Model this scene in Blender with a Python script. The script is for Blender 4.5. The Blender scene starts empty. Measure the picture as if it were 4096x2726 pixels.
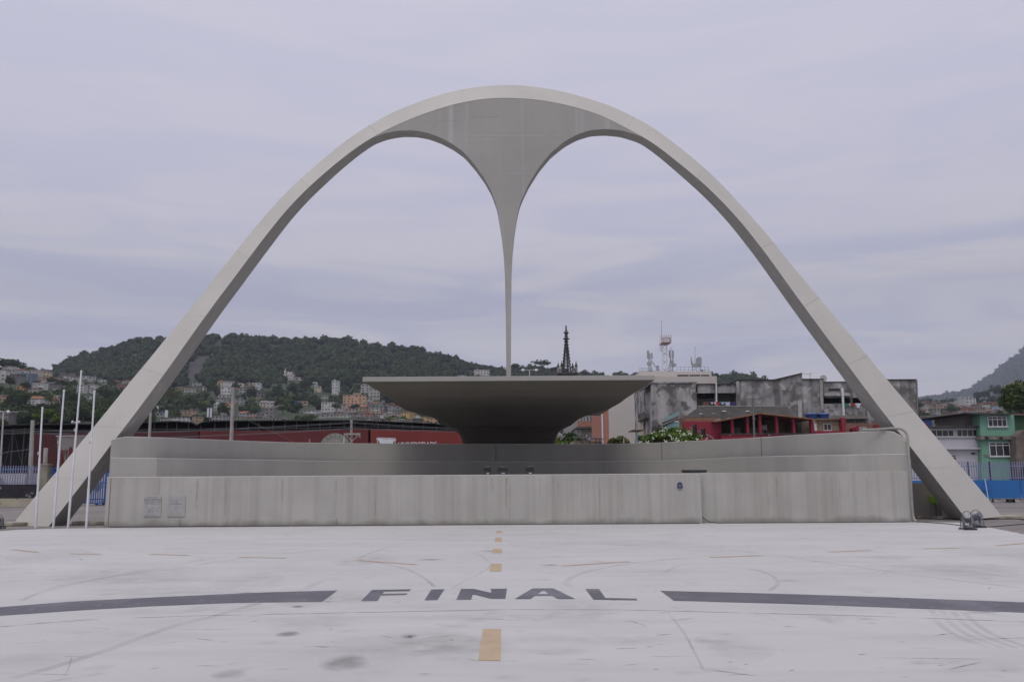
import bpy, math, random
import numpy as np
from mathutils import Vector, noise as mnoise
R = math.radians
rng = random.Random(7)
nrg = np.random.default_rng(11)
sc = bpy.context.scene
col = sc.collection
# ------------------------------------------------------------------ camera
HAZE = 0.00014
CAMH, PITCH, ROLL, FPX = 2.4, R(8.6), R(0.35), 3450.0
W0, H0 = 4096.0, 2726.0
fw = Vector((0, math.cos(PITCH), math.sin(PITCH)))
rt0 = Vector((1, 0, 0)); up0 = Vector((0, -math.sin(PITCH), math.cos(PITCH)))
rt = rt0*math.cos(ROLL) - up0*math.sin(ROLL)
up = up0*math.cos(ROLL) + rt0*math.sin(ROLL)
cam = bpy.data.cameras.new('camera'); camo = bpy.data.objects.new('camera', cam); col.objects.link(camo)
from mathutils import Matrix
camo.matrix_world = Matrix(((rt.x, up.x, -fw.x, 0), (rt.y, up.y, -fw.y, 0), (rt.z, up.z, -fw.z, CAMH), (0, 0, 0, 1)))
cam.sensor_width = 36; cam.lens = 36*FPX/W0; cam.clip_start = 0.1; cam.clip_end = 9000
sc.camera = camo
# ------------------------------------------------------------------ sky
SUN_EL, SUN_AZ = R(66), R(195)          # azimuth from +Y clockwise
w = bpy.data.worlds.new('World'); sc.world = w; w.use_nodes = True
nt = w.node_tree; nt.nodes.clear()
def nd(nt, t, **k):
    n = nt.nodes.new(t)
    for a, b in k.items(): setattr(n, a, b)
    return n
out = nd(nt, 'ShaderNodeOutputWorld'); bg = nd(nt, 'ShaderNodeBackground'); bg.inputs[1].default_value = 0.1
sky = nd(nt, 'ShaderNodeTexSky', sky_type='NISHITA'); sky.sun_disc = False
sky.sun_elevation = SUN_EL; sky.sun_rotation = SUN_AZ
tc = nd(nt, 'ShaderNodeTexCoord')
def L(a, b): nt.links.new(a, b)
sep = nd(nt, 'ShaderNodeSeparateXYZ'); L(tc.outputs['Generated'], sep.inputs[0])
mp = nd(nt, 'ShaderNodeMapping'); mp.inputs['Scale'].default_value = (1.0, 1.0, 7.5); L(tc.outputs['Generated'], mp.inputs[0])
n1 = nd(nt, 'ShaderNodeTexNoise'); n1.inputs['Scale'].default_value = 3.0; n1.inputs['Detail'].default_value = 9; n1.inputs['Roughness'].default_value = .55
n1.inputs['Distortion'].default_value = .9
L(mp.outputs[0], n1.inputs['Vector'])
r1 = nd(nt, 'ShaderNodeValToRGB'); L(n1.outputs['Fac'], r1.inputs[0])
r1.color_ramp.elements[0].position = .40; r1.color_ramp.elements[1].position = .60
SKYLO = (5.4, 5.45, 6.85, 1); SKYHI = (7.3, 7.0, 7.4, 1)
r1.color_ramp.elements[0].color = SKYLO; r1.color_ramp.elements[1].color = SKYHI
# elevation: soft even cloud high up, banded cloud low down
r2 = nd(nt, 'ShaderNodeValToRGB'); L(sep.outputs['Z'], r2.inputs[0])
e = r2.color_ramp.elements
e[0].position = 0.0; e[0].color = (.88, .88, .88, 1); e[1].position = 1.0; e[1].color = (1.1, 1.1, 1.1, 1)
for p_, v_ in ((.10, .96), (.145, .97), (.19, .88), (.27, .97), (.42, 1.02), (.6, 1.06)):
    q = e.new(p_); q.color = (v_, v_, v_, 1)
r3 = nd(nt, 'ShaderNodeValToRGB'); L(sep.outputs['Z'], r3.inputs[0])
e = r3.color_ramp.elements
e[0].position = .0; e[0].color = (.25, .25, .25, 1); e[1].position = .42; e[1].color = (.82, .82, .82, 1)
q = e.new(.10); q.color = (.0, .0, .0, 1); q = e.new(.22); q.color = (.15, .15, .15, 1); q = e.new(.30); q.color = (.7, .7, .7, 1)
m1 = nd(nt, 'ShaderNodeMixRGB'); L(r3.outputs[0], m1.inputs[0]); L(r1.outputs[0], m1.inputs[1]); m1.inputs[2].default_value = (6.3, 6.15, 7.4, 1)
m2 = nd(nt, 'ShaderNodeMixRGB', blend_type='MULTIPLY'); m2.inputs[0].default_value = 1; L(m1.outputs[0], m2.inputs[1]); L(r2.outputs[0], m2.inputs[2])
m3 = nd(nt, 'ShaderNodeMixRGB'); m3.inputs[0].default_value = .95; L(sky.outputs[0], m3.inputs[1]); L(m2.outputs[0], m3.inputs[2])
L(m3.outputs[0], bg.inputs[0]); L(bg.outputs[0], out.inputs[0])
sl = bpy.data.lights.new('sun', 'SUN'); sl.energy = 1.6; sl.angle = R(40); sl.color = (1, .96, .9)
so = bpy.data.objects.new('sun', sl); col.objects.link(so)
sd = Vector((math.sin(SUN_AZ)*math.cos(SUN_EL), math.cos(SUN_AZ)*math.cos(SUN_EL), math.sin(SUN_EL)))
so.rotation_euler = sd.to_track_quat('Z', 'Y').to_euler(); so.location = (0, 0, 60)
sc.view_settings.view_transform = 'Standard'; sc.view_settings.look = 'None'
sc.view_settings.exposure = 0.0; sc.view_settings.gamma = 1
sc.render.engine = 'CYCLES'
# ------------------------------------------------------------------ pixel helpers (photo pixels -> world at a real depth)
def ray(px, py): return fw + rt*((px-W0/2)/FPX) + up*((H0/2-py)/FPX)
def P(px, py, Y):
    d = ray(px, py); t = Y/d.y
    return Vector((d.x*t, Y, CAMH + d.z*t))
def G(px, py, z=0.0):
    d = ray(px, py); t = (z-CAMH)/d.z
    return Vector((d.x*t, d.y*t, z))
def proj(v):
    d = Vector(v) - Vector((0, 0, CAMH)); k = d.dot(fw)
    return W0/2 + FPX*d.dot(rt)/k, H0/2 - FPX*d.dot(up)/k
# ------------------------------------------------------------------ materials
MATS = {}
def surf(name, c, var=.1, scale=1.0, rough=.85, bump=.15, bscale=None, streak=0, scol=(.08, .07, .06), sscale=(1.2, 1.2, .05), slo=.5, shi=.75,
         blot=0, bcol=(.1, .1, .1), blscale=.4, blo=.5, bhi=.65, blot2=0, bcol2=(.5, .5, .5), bl2=2.0, b2lo=.55, b2hi=.62, metal=0, stretch=(1, 1, 1), emit=None, grime_shade=0, gz=(0, 1), gcol=(.1, .09, .08)):
    if name in MATS: return MATS[name]
    m = bpy.data.materials.new(name); m.use_nodes = True; MATS[name] = m
    t = m.node_tree; b = t.nodes['Principled BSDF']; lk = t.links.new
    b.inputs['Roughness'].default_value = rough; b.inputs['Metallic'].default_value = metal
    g = nd(t, 'ShaderNodeTexCoord'); co = g.outputs['Object']
    mpp = nd(t, 'ShaderNodeMapping'); mpp.inputs['Scale'].default_value = stretch; lk(co, mpp.inputs[0])
    n = nd(t, 'ShaderNodeTexNoise'); n.inputs['Scale'].default_value = scale; n.inputs['Detail'].default_value = 8; n.inputs['Roughness'].default_value = .6
    lk(mpp.outputs[0], n.inputs['Vector'])
    rp = nd(t, 'ShaderNodeValToRGB'); lk(n.outputs['Fac'], rp.inputs[0])
    rp.color_ramp.elements[0].position = .3; rp.color_ramp.elements[1].position = .7
    rp.color_ramp.elements[0].color = tuple(max(0, x*(1-var)) for x in c[:3])+(1,)
    rp.color_ramp.elements[1].color = tuple(min(1, x*(1+var)) for x in c[:3])+(1,)
    cur = rp.outputs[0]
    def layer(cur, vec_scale, sc_, lo, hi, amt, colr, detail=7):
        mq = nd(t, 'ShaderNodeMapping'); mq.inputs['Scale'].default_value = vec_scale; mq.inputs['Location'].default_value = (3.1+len(t.nodes), 1.7, .3); lk(co, mq.inputs[0])
        nn = nd(t, 'ShaderNodeTexNoise'); nn.inputs['Scale'].default_value = sc_; nn.inputs['Detail'].default_value = detail; lk(mq.outputs[0], nn.inputs['Vector'])
        mr = nd(t, 'ShaderNodeMapRange'); mr.inputs[1].default_value = lo; mr.inputs[2].default_value = hi; mr.inputs[4].default_value = amt; lk(nn.outputs['Fac'], mr.inputs[0])
        mx = nd(t, 'ShaderNodeMixRGB'); lk(mr.outputs[0], mx.inputs[0]); lk(cur, mx.inputs[1]); mx.inputs[2].default_value = tuple(colr)+(1,)
        return mx.outputs[0]
    if blot: cur = layer(cur, (1, 1, 1), blscale, blo, bhi, blot, bcol)
    if blot2: cur = layer(cur, (1, 1, 1), bl2, b2lo, b2hi, blot2, bcol2, 10)
    if streak: cur = layer(cur, sscale, 1.0, slo, shi, streak, scol, 5)
    if grime_shade:
        sz = nd(t, 'ShaderNodeSeparateXYZ'); gg = nd(t, 'ShaderNodeNewGeometry'); lk(gg.outputs['Position'], sz.inputs[0])
        nn = nd(t, 'ShaderNodeTexNoise'); nn.inputs['Scale'].default_value = 1.3; nn.inputs['Detail'].default_value = 8; lk(co, nn.inputs['Vector'])
        ad = nd(t, 'ShaderNodeMath', operation='MULTIPLY_ADD'); lk(nn.outputs['Fac'], ad.inputs[0]); ad.inputs[1].default_value = (gz[1]-gz[0])*2.0; lk(sz.outputs['Z'], ad.inputs[2])
        mr = nd(t, 'ShaderNodeMapRange'); mr.inputs[1].default_value = gz[0]+(gz[1]-gz[0])*.7; mr.inputs[2].default_value = gz[0]+(gz[1]-gz[0])*1.9
        mr.inputs[3].default_value = grime_shade; mr.inputs[4].default_value = 0; lk(ad.outputs[0], mr.inputs[0])
        mx = nd(t, 'ShaderNodeMixRGB'); lk(mr.outputs[0], mx.inputs[0]); lk(cur, mx.inputs[1]); mx.inputs[2].default_value = tuple(gcol)+(1,); cur = mx.outputs[0]
    lk(cur, b.inputs['Base Color'])
    if bump:
        n3 = nd(t, 'ShaderNodeTexNoise'); n3.inputs['Scale'].default_value = bscale or scale*8; n3.inputs['Detail'].default_value = 6; lk(mpp.outputs[0], n3.inputs['Vector'])
        bp = nd(t, 'ShaderNodeBump'); bp.inputs['Strength'].default_value = bump; bp.inputs['Distance'].default_value = .02; lk(n3.outputs['Fac'], bp.inputs['Height']); lk(bp.outputs[0], b.inputs['Normal'])
    if emit:
        b.inputs['Emission Color'].default_value = tuple(emit)+(1,); b.inputs['Emission Strength'].default_value = 1
    return m
def flat(name, c, rough=.7, metal=0):
    return surf(name, c, var=.12, scale=3, rough=rough, bump=.05, metal=metal)
def leafmat(name, c, c2, trans=.25, per=.5):
    if name in MATS: return MATS[name]
    m = bpy.data.materials.new(name); m.use_nodes = True; MATS[name] = m
    t = m.node_tree; b = t.nodes['Principled BSDF']; lk = t.links.new
    b.inputs['Roughness'].default_value = .75
    b.inputs['Specular IOR Level'].default_value = .25
    at = nd(t, 'ShaderNodeAttribute', attribute_name='shade')
    n = nd(t, 'ShaderNodeTexNoise'); n.inputs['Scale'].default_value = per; n.inputs['Detail'].default_value = 4
    g = nd(t, 'ShaderNodeNewGeometry'); lk(g.outputs['Position'], n.inputs['Vector'])
    ad = nd(t, 'ShaderNodeMath', operation='MULTIPLY_ADD'); lk(n.outputs['Fac'], ad.inputs[0]); ad.inputs[1].default_value = .9; lk(at.outputs['Fac'], ad.inputs[2])
    mr = nd(t, 'ShaderNodeMapRange'); lk(ad.outputs[0], mr.inputs[0]); mr.inputs[1].default_value = .25; mr.inputs[2].default_value = 1.35
    mx = nd(t, 'ShaderNodeMixRGB'); lk(mr.outputs[0], mx.inputs[0]); mx.inputs[1].default_value = tuple(c)+(1,); mx.inputs[2].default_value = tuple(c2)+(1,)
    lk(mx.outputs[0], b.inputs['Base Color'])
    return m
# ------------------------------------------------------------------ mesh builder
class MB:
    def __init__(s): s.v = []; s.f = []; s.m = []; s.cm = 0
    def add(s, vs, fs):
        o = len(s.v); s.v += [tuple(x) for x in vs]
        for q in fs: s.f.append(tuple(o+i for i in q)); s.m.append(s.cm)
        return s
    def box(s, x0, x1, y0, y1, z0, z1):
        vs = [(x, y, z) for z in (z0, z1) for y in (y0, y1) for x in (x0, x1)]
        return s.add(vs, [(0, 2, 3, 1), (4, 5, 7, 6), (0, 1, 5, 4), (2, 6, 7, 3), (0, 4, 6, 2), (1, 3, 7, 5)])
    def hexa(s, a, b):            # two quads (lists of 4 points) joined into a solid
        return s.add(list(a)+list(b), [(3, 2, 1, 0), (4, 5, 6, 7), (0, 1, 5, 4), (1, 2, 6, 5), (2, 3, 7, 6), (3, 0, 4, 7)])
    def prism(s, pts, d):         # polygon points (3d) extruded by vector d
        n = len(pts); d = Vector(d); a = [Vector(p) for p in pts]
        vs = a+[p+d for p in a]
        return s.add(vs, [tuple(range(n-1, -1, -1)), tuple(range(n, 2*n))]+[(i, (i+1) % n, n+(i+1) % n, n+i) for i in range(n)])
    def poly(s, pts): return s.add(pts, [tuple(range(len(pts)))])
    def tube(s, pts, r, n=8, cap=True):
        pts = [Vector(p) for p in pts]; rs = r if isinstance(r, (list, tuple)) else [r]*len(pts)
        vs = []; u = None
        for i, p in enumerate(pts):
            d = (pts[min(i+1, len(pts)-1)]-pts[max(i-1, 0)]); d = d.normalized() if d.length > 1e-9 else Vector((0, 0, 1))
            if u is None: u = d.orthogonal().normalized()
            u = (u-d*u.dot(d)); u = u.normalized() if u.length > 1e-6 else d.orthogonal().normalized()
            v = d.cross(u)
            for k in range(n):
                a = 2*math.pi*k/n; vs.append(p+(u*math.cos(a)+v*math.sin(a))*rs[i])
        fs = []
        for i in range(len(pts)-1):
            for k in range(n):
                k2 = (k+1) % n; fs.append((i*n+k, i*n+k2, (i+1)*n+k2, (i+1)*n+k))
        if cap: fs += [tuple(range(n-1, -1, -1)), tuple((len(pts)-1)*n+k for k in range(n))]
        return s.add(vs, fs)
    def lathe(s, c, prof, n=20, sx=1, sy=1):      # profile [(r,z)...]
        c = Vector(c); vs = []
        for r, z in prof:
            for k in range(n):
                a = 2*math.pi*k/n; vs.append((c.x+r*math.cos(a)*sx, c.y+r*math.sin(a)*sy, c.z+z))
        fs = []
        for i in range(len(prof)-1):
            for k in range(n):
                k2 = (k+1) % n; fs.append((i*n+k, i*n+k2, (i+1)*n+k2, (i+1)*n+k))
        fs += [tuple(range(n-1, -1, -1)), tuple((len(prof)-1)*n+k for k in range(n))]
        return s.add(vs, fs)
    def loft(s, secs, cap=True, closed=True):
        n = len(secs[0]); vs = [p for q in secs for p in q]; fs = []
        for i in range(len(secs)-1):
            for k in range(n if closed else n-1):
                k2 = (k+1) % n; fs.append((i*n+k, i*n+k2, (i+1)*n+k2, (i+1)*n+k))
        if cap: fs += [tuple(range(n-1, -1, -1)), tuple((len(secs)-1)*n+k for k in range(n))]
        return s.add(vs, fs)
    def build(s, name, mat, parent=None, smooth=False, angle=None, bevel=0):
        me = bpy.data.meshes.new(name)
        V = np.array(s.v, dtype=float)
        if parent is not None: o3 = np.array(parent.get('_org', tuple(parent.location)) if False else ORG.get(parent.name, tuple(parent.location)))
        else: o3 = np.array([(V[:, 0].min()+V[:, 0].max())/2, (V[:, 1].min()+V[:, 1].max())/2, V[:, 2].min()])
        V = V-o3
        me.from_pydata(V.tolist(), [], s.f)
        for x in (mat if isinstance(mat, (list, tuple)) else [mat]): me.materials.append(x)
        if isinstance(mat, (list, tuple)): me.polygons.foreach_set('material_index', s.m)
        if smooth:
            me.polygons.foreach_set('use_smooth', [True]*len(me.polygons))
            if angle: 
                try: me.set_sharp_from_angle(angle=R(angle))
                except Exception: pass
        o = bpy.data.objects.new(name, me); col.objects.link(o)
        ORG[o.name] = tuple(o3)
        if parent is not None: o.parent = parent
        else: o.location = o3
        if bevel:
            b = o.modifiers.new('bevel', 'BEVEL'); b.width = bevel; b.segments = 2; b.limit_method = 'ANGLE'; b.angle_limit = R(40)
        return o
ORG = {}
def tag(o, label=None, cat=None, group=None, kind=None):
    if label: o['label'] = label
    if cat: o['category'] = cat
    if group: o['group'] = group
    if kind: o['kind'] = kind
    return o
def thing(name, label, cat, loc, group=None):
    o = bpy.data.objects.new(name, None); o.empty_display_size = .5; col.objects.link(o); o.location = Vector(loc); ORG[o.name] = tuple(loc)
    return tag(o, label, cat, group)
def sub(part):   # a mesh part used as parent keeps its own vertex origin
    return part
def copy_tree(o, parent=None):
    c = o.copy(); col.objects.link(c); c.parent = parent
    for ch in list(o.children): copy_tree(ch, c)
    return c
def textmesh(s, size, extrude=0.0, align='CENTER', bold=0.0):
    cu = bpy.data.curves.new('t', 'FONT'); cu.body = s; cu.size = size; cu.extrude = extrude; cu.align_x = align; cu.offset = bold
    ob = bpy.data.objects.new('t', cu); col.objects.link(ob)
    bpy.context.view_layer.update()
    dg = bpy.context.evaluated_depsgraph_get()
    me = bpy.data.meshes.new_from_object(ob.evaluated_get(dg))
    vs = [v.co.copy() for v in me.vertices]; fs = [tuple(p.vertices) for p in me.polygons]
    bpy.data.objects.remove(ob); bpy.data.curves.remove(cu); bpy.data.meshes.remove(me)
    return vs, fs
def fit_text(mb, s, x0, x1, zt, zb, y, bold=0.0):       # upright text filling a box, facing -Y
    vs, fs = textmesh(s, 1.0, 0, 'LEFT', bold); xs = [v.x for v in vs]; ys = [v.y for v in vs]
    kx = (x1-x0)/(max(xs)-min(xs)); kz = (zt-zb)/(max(ys)-min(ys))
    mb.add([(x0+(v.x-min(xs))*kx, y, zb+(v.y-min(ys))*kz) for v in vs], fs)
def add_text(mb, s, size, org, ux, uy, extrude=0, align='CENTER', sx=1.0, bold=0.0):
    vs, fs = textmesh(s, size, extrude, align, bold); org = Vector(org); ux = Vector(ux); uy = Vector(uy); un = ux.cross(uy)
    mb.add([org+ux*v.x*sx+uy*v.y+un*v.z for v in vs], fs)
def lerp(a, b, t): return a+(b-a)*t
def interp(x, pts):
    return float(np.interp(x, [p[0] for p in pts], [p[1] for p in pts]))
# ------------------------------------------------------------------ main concrete materials
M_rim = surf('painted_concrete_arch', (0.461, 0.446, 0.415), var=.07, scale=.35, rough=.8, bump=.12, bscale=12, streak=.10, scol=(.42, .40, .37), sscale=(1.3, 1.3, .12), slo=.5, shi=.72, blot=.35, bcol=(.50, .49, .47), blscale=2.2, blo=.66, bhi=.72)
M_web = surf('concrete_web_shade_soffit', (0.313, 0.304, 0.287), var=.06, scale=.4, rough=.85, bump=.1, bscale=12, streak=.45, scol=(.46, .46, .45), sscale=(2.2, 2.2, .035), slo=.54, shi=.74)
M_canopy = surf('painted_concrete_canopy', (.115, .105, .088), var=.08, scale=.5, rough=.85, bump=.1, bscale=10, blot=.25, bcol=(.15, .135, .11), blscale=.5, blo=.5, bhi=.7)  # belly colour set darker than the fascia, underside shade put into it
M_fascia = surf('painted_concrete_fascia', (.28, .272, .255), var=.05, scale=.6, rough=.85, bump=.1, streak=.2, scol=(.4, .38, .35), sscale=(2, 2, .1))
M_fwall = surf('stained_concrete_front', (.37, .36, .335), var=.07, scale=.5, rough=.9, bump=.25, bscale=14, streak=.55, scol=(.27, .25, .225), sscale=(2.8, 2.8, .035), slo=.46, shi=.70,
               blot=.35, bcol=(.47, .455, .44), blscale=.45, blo=.5, bhi=.66, blot2=.5, bcol2=(.30, .28, .25), bl2=2.5, b2lo=.66, b2hi=.76, grime_shade=.75, gz=(0, .30), gcol=(.12, .11, .09))  # grime at the foot, deepened to paint in contact shade
M_tier = surf('grey_concrete_tier', (.36, .35, .325), var=.07, scale=.3, rough=.9, bump=.15, bscale=14, streak=.30, scol=(.21, .205, .2), sscale=(.5, .5, .03), slo=.46, shi=.66)
M_lip = flat('pale_worn_edge', (.58, .57, .55))
# ------------------------------------------------------------------ arch
YM = 42.2
ridge = [(58.7,2086),(140,1984),(229.6,1882),(301,1795.4),(377.6,1703.6),(446.4,1619.4),(524,1522),(622.4,1405),(665.8,1348.5),(724.5,1279.6),(773,1221),(857,1113.8),(943.9,1004),(1051,871.4),(1118,796),(1202,713),(1263,661),(1375.5,566.3),(1472.4,502.6),(1569.4,448),(1681.6,404.6),(1793.9,367.9),(1890,349.5),(1958,341.8),(2024.5,338.3),(2096,340.8),(2223.5,358.7),(2340.8,389.3),(2442.9,422.4),(2556,476.5),(2609.7,507),(2719.4,588.8),(2826.5,678),(2920.9,771.4),(3015.3,877),(3076.5,945),(3125,1010),(3216.3,1119.4),(3298,1216.3),(3405,1343.9),(3461,1412),(3540,1507),(3595,1573),(3666,1655),(3719.6,1717.5),(3781.8,1793),(3888,1917),(3963.8,2008),(4008,2066)]
inner = [(196,2102),(275.5,2002),(352,1902.6),(438.8,1782.7),(472,1741.8),(546,1645),(602,1570),(688.8,1451),(780.6,1320.4),(862,1208),(923.5,1128),(1010,1011.7),(1080,920),(1151,833),(1222.4,759),(1304,686),(1385.7,618.9),(1457,567.9),(1487.8,549),(1569.4,506.6),(1646,473.5),(1742.9,437.8),(1829.6,413),(1900,399.5),(1948,392.9),(2024.5,390.8),(2126.5,395.4),(2208,407),(2310,430.6),(2381.6,451),(2437.8,476),(2509,514.3),(2565,543),(2609.7,568.4),(2678.6,622),(2785.7,708.7),(2857,772.4),(2949,869.4),(3035.7,976.5),(3086.7,1045.4),(3144.9,1127),(3226.5,1239.3),(3298,1336),(3384.7,1451),(3466.3,1560.7),(3575,1703),(3637.5,1780),(3701.9,1862),(3781.8,1966),(3866,2076)]
def resample(pts, n, smooth=2):
    a = np.array(pts, float); d = np.r_[0, np.cumsum(np.hypot(*np.diff(a, axis=0).T))]
    m = 400; s = np.linspace(0, d[-1], m); b = np.c_[np.interp(s, d, a[:, 0]), np.interp(s, d, a[:, 1])]
    for _ in range(smooth*8): b[1:-1] = b[1:-1]*.5+(b[:-2]+b[2:])*.25
    t = np.linspace(0, m-1, n); return np.c_[np.interp(t, range(m), b[:, 0]), np.interp(t, range(m), b[:, 1])]
def wrib(z): return float(np.interp(z, [0, 8, 14, 17, 19.2], [1.65, 1.48, 1.38, 1.2, .92]))
def wweb(z): return float(np.interp(z, [6.5, 18.5], [.34, .9]))
NS = 180
rr = resample(ridge, NS, 3); ii = resample(inner, NS, 3)
def inz(px, py, wf):
    z = P(px, py, YM-.5).z
    for _ in range(3): q = P(px, py, YM-wf(z)/2); z = q.z
    return q
secs = []
for k in range(NS):
    a = P(rr[k][0], rr[k][1], YM); f = inz(ii[k][0], ii[k][1], wrib)
    b = Vector((f.x, 2*YM-f.y, f.z)); secs.append([a, f, b])
for k in (0, NS-1):        # extend the feet into the ground
    d = 1 if k == 0 else -1
    e = [p-(secs[k+d][j]-p)*1.0 for j, p in enumerate(secs[k])]
    if k == 0: secs = [e]+secs
    else: secs = secs+[e]
arch = thing('concrete_arch', 'giant parabolic concrete arch with a thin central spike, spanning the stage', 'arch', (0, YM, 0))
mb = MB(); mb.loft(secs); mb.m = [1 if (i % 3 == 1 and i < 3*(len(secs)-1)) else 0 for i in range(len(mb.f))]; mb.build('arch_rib', [M_rim, M_web], arch, bevel=.015)  # rib underside takes the darker web concrete, its shade put into colour
M_jt = flat('joint_trace', (.35, .34, .315))
for k in (9, 18, 27, 37, 47, 60, 72, 108, 120, 133, 143, 153, 162, 171):
    A, F, B = (Vector(q) for q in secs[k]); A2, F2, _ = (Vector(q) for q in secs[k+1]); nn = (A2-A).cross(F-A).normalized(); nn = nn if nn.y < 0 else -nn; t_ = (A2-A).normalized()*.02; sk = (F2-F).normalized()*.02; m_ = F.lerp(A, .985)+nn*.004
    j_ = rng.uniform(-.3, .3)*(F2-F).normalized()
    mb = MB(); mb.add([F+nn*.004, F+sk+nn*.004, m_+t_+j_, m_+j_], [(0, 1, 2, 3)]); mb.build('construction_joint', M_jt, arch)
inL = [(1440,581),(1462,566),(1487.8,552),(1533.7,534.7),(1575,525.5),(1610,521.5),(1661,522.4),(1712,532),(1763,551),(1808,574.6),(1856,609),(1902,663),(1937.8,713.8),(1965.8,764.3),(1986,820.4),(1996.4,876.5),(2006.6,942.9),(2014.3,1014.3),(2019.4,1100),(2023,1280),(2025.6,1520)]
inR = [(2640,592),(2605,566),(2575,550),(2539.8,537),(2488.8,522),(2427.6,515.8),(2366,519.4),(2310,537),(2259,565),(2203,611),(2157,667),(2116,733.7),(2095.9,775),(2080.6,812),(2067.9,865),(2057.7,934),(2050,1014),(2046,1100),(2044.6,1280),(2043.6,1520)]
def crz(x):                # z of the crease at world x
    xs = [p[1].x for p in secs]; zs = [p[1].z for p in secs]
    return float(np.interp(x, xs, zs))
def webcols(c, n):
    q = resample(c, n, 1); return [inz(a, b, wweb) for a, b in q]
cl_ = webcols(inL, 90); cr_ = webcols(inR, 90)[::-1]
cols = cl_+cr_
NR = 14; grid = []
for p in cols:
    top = crz(p.x); rowz = [lerp(top, min(p.z, top-.01), t/(NR-1)) for t in range(NR)]
    grid.append([(p.x, YM-lerp(wweb(z), wrib(z), max(0, min(1, (abs(p.x)-6.2)/2.0)))/2, z) for z in rowz]+[(p.x, YM+lerp(wweb(z), wrib(z), max(0, min(1, (abs(p.x)-6.2)/2.0)))/2, z) for z in rowz[::-1]])
mb = MB(); mb.loft(grid, cap=False, closed=True)
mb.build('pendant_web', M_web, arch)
for x0_, x1_, py_ in ((1855, 2010, 544), (2015, 2245, 542), (2030, 2110, 694), (1690, 1850, 482), (2310, 2340, 472), (1880, 2000, 465)):
    q0, q1 = P(x0_, py_, YM-.5), P(x1_, py_-.006*(x1_-x0_), YM-.5); yf = YM-lerp(wweb(q0.z), wrib(q0.z), max(0, min(1, (abs(q0.x)-6.2)/2.0)))/2
    mb = MB(); mb.box(q0.x, q1.x, yf-.006, yf+.02, q0.z-.012, q0.z+.012); mb.build('form_line', flat('form_line_pale', (.42, .41, .40)) if py_ > 500 else M_jt, arch)
# ------------------------------------------------------------------ canopy (bowl shaped band shell)
cano = thing('stage_canopy', 'dark-bellied bowl shaped concrete canopy behind the stage wall, under the arch spike', 'canopy', (0, 57, 0))
lev = [((1452,1525),(2616.7,1520.6),41.4), ((1503,1555),(2560,1560),42.5), ((1560,1588),(2509,1584),43.7), ((1587.6,1615.5),(2487,1607),46.0), ((1620.7,1638),(2459.5,1623.8),48.4), ((1676,1652),(2400,1647),50.0), ((1720,1662.4),(2335,1665),51.4),
       ((1745,1668),(2318,1672),52.4), ((1788,1704),(2283,1701),54.0), ((1822,1709),(2240,1712),55.6), ((1836,1730),(2230,1737),56.4), ((1855,1770),(2216.7,1770),57.2)]
def sect(xl, xr, y0, y1, z, n=9, m=48):
    cx, cy, a, b = (xl+xr)/2, (y0+y1)/2, (xr-xl)/2, (y1-y0)/2; o = []
    for k in range(m):
        t = 2*math.pi*(k+.5)/m; c, s_ = math.cos(t), math.sin(t)
        o.append((cx+a*math.copysign(abs(c)**(2/n), c), cy+b*math.copysign(abs(s_)**(2/n), s_), z))
    return o
SL = [(1400,1452)]+[(l[1], l[0]) for l, r_, y in lev]; SR = [(1400,2616.7)]+[(r_[1], r_[0]) for l, r_, y in lev]
SL.sort(); SR.sort(); S = []
for i, (l, r_, y) in enumerate(lev):
    z = (P(l[0], l[1], y).z+P(r_[0], r_[1], y).z)/2; Lp, Rp = [], []; Yb_ = 66.0; K_ = 16
    for k in range(K_+1):
        Yk = y+(Yb_-y)*(k/K_)**1.6; pyl = proj((-4, Yk, z))[1]; pyr = proj((4, Yk, z))[1]
        xl, xr = interp(pyl, SL), interp(pyr, SR); cf = (1 if i == 0 else .97 if i < 4 else .93) if k == 0 else (1 if k > 1 or i < 4 else .99)
        xa, xb = P(xl, pyl, Yk).x, P(xr, pyr, Yk).x; m_ = (xa+xb)/2; Lp.append((m_+(xa-m_)*cf, Yk, z)); Rp.append((m_+(xb-m_)*cf, Yk, z))
    S.append(Rp+Lp[::-1])
S.append([(x, y, 0) for x, y, z in S[-1]])
S = S[::-1]
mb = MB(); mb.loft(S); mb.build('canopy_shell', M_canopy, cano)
a = P(1452, 1505.7, 41.4); b = P(2616.7, 1501, 41.4); zb = (P(1452, 1525, 41.4).z+P(2616.7, 1520.6, 41.4).z)/2+.002
mb = MB(); mb.box(a.x-.02, b.x+.02, 41.38, 68.2, zb, (a.z+b.z)/2); mb.build('roof_slab', M_fascia, cano, bevel=.02)
ZROOF = (a.z+b.z)/2
for px, py0, w_, nm in ((2092, 1493, 22, 'roof_hatch'),):
    q = P(px, py0, 52); mb = MB(); mb.box(q.x-.35, q.x+.35, 52, 52.8, ZROOF-.01, ZROOF+.55); mb.build('roof_hatch', flat('brown_metal', (.14, .11, .09)), cano)
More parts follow.
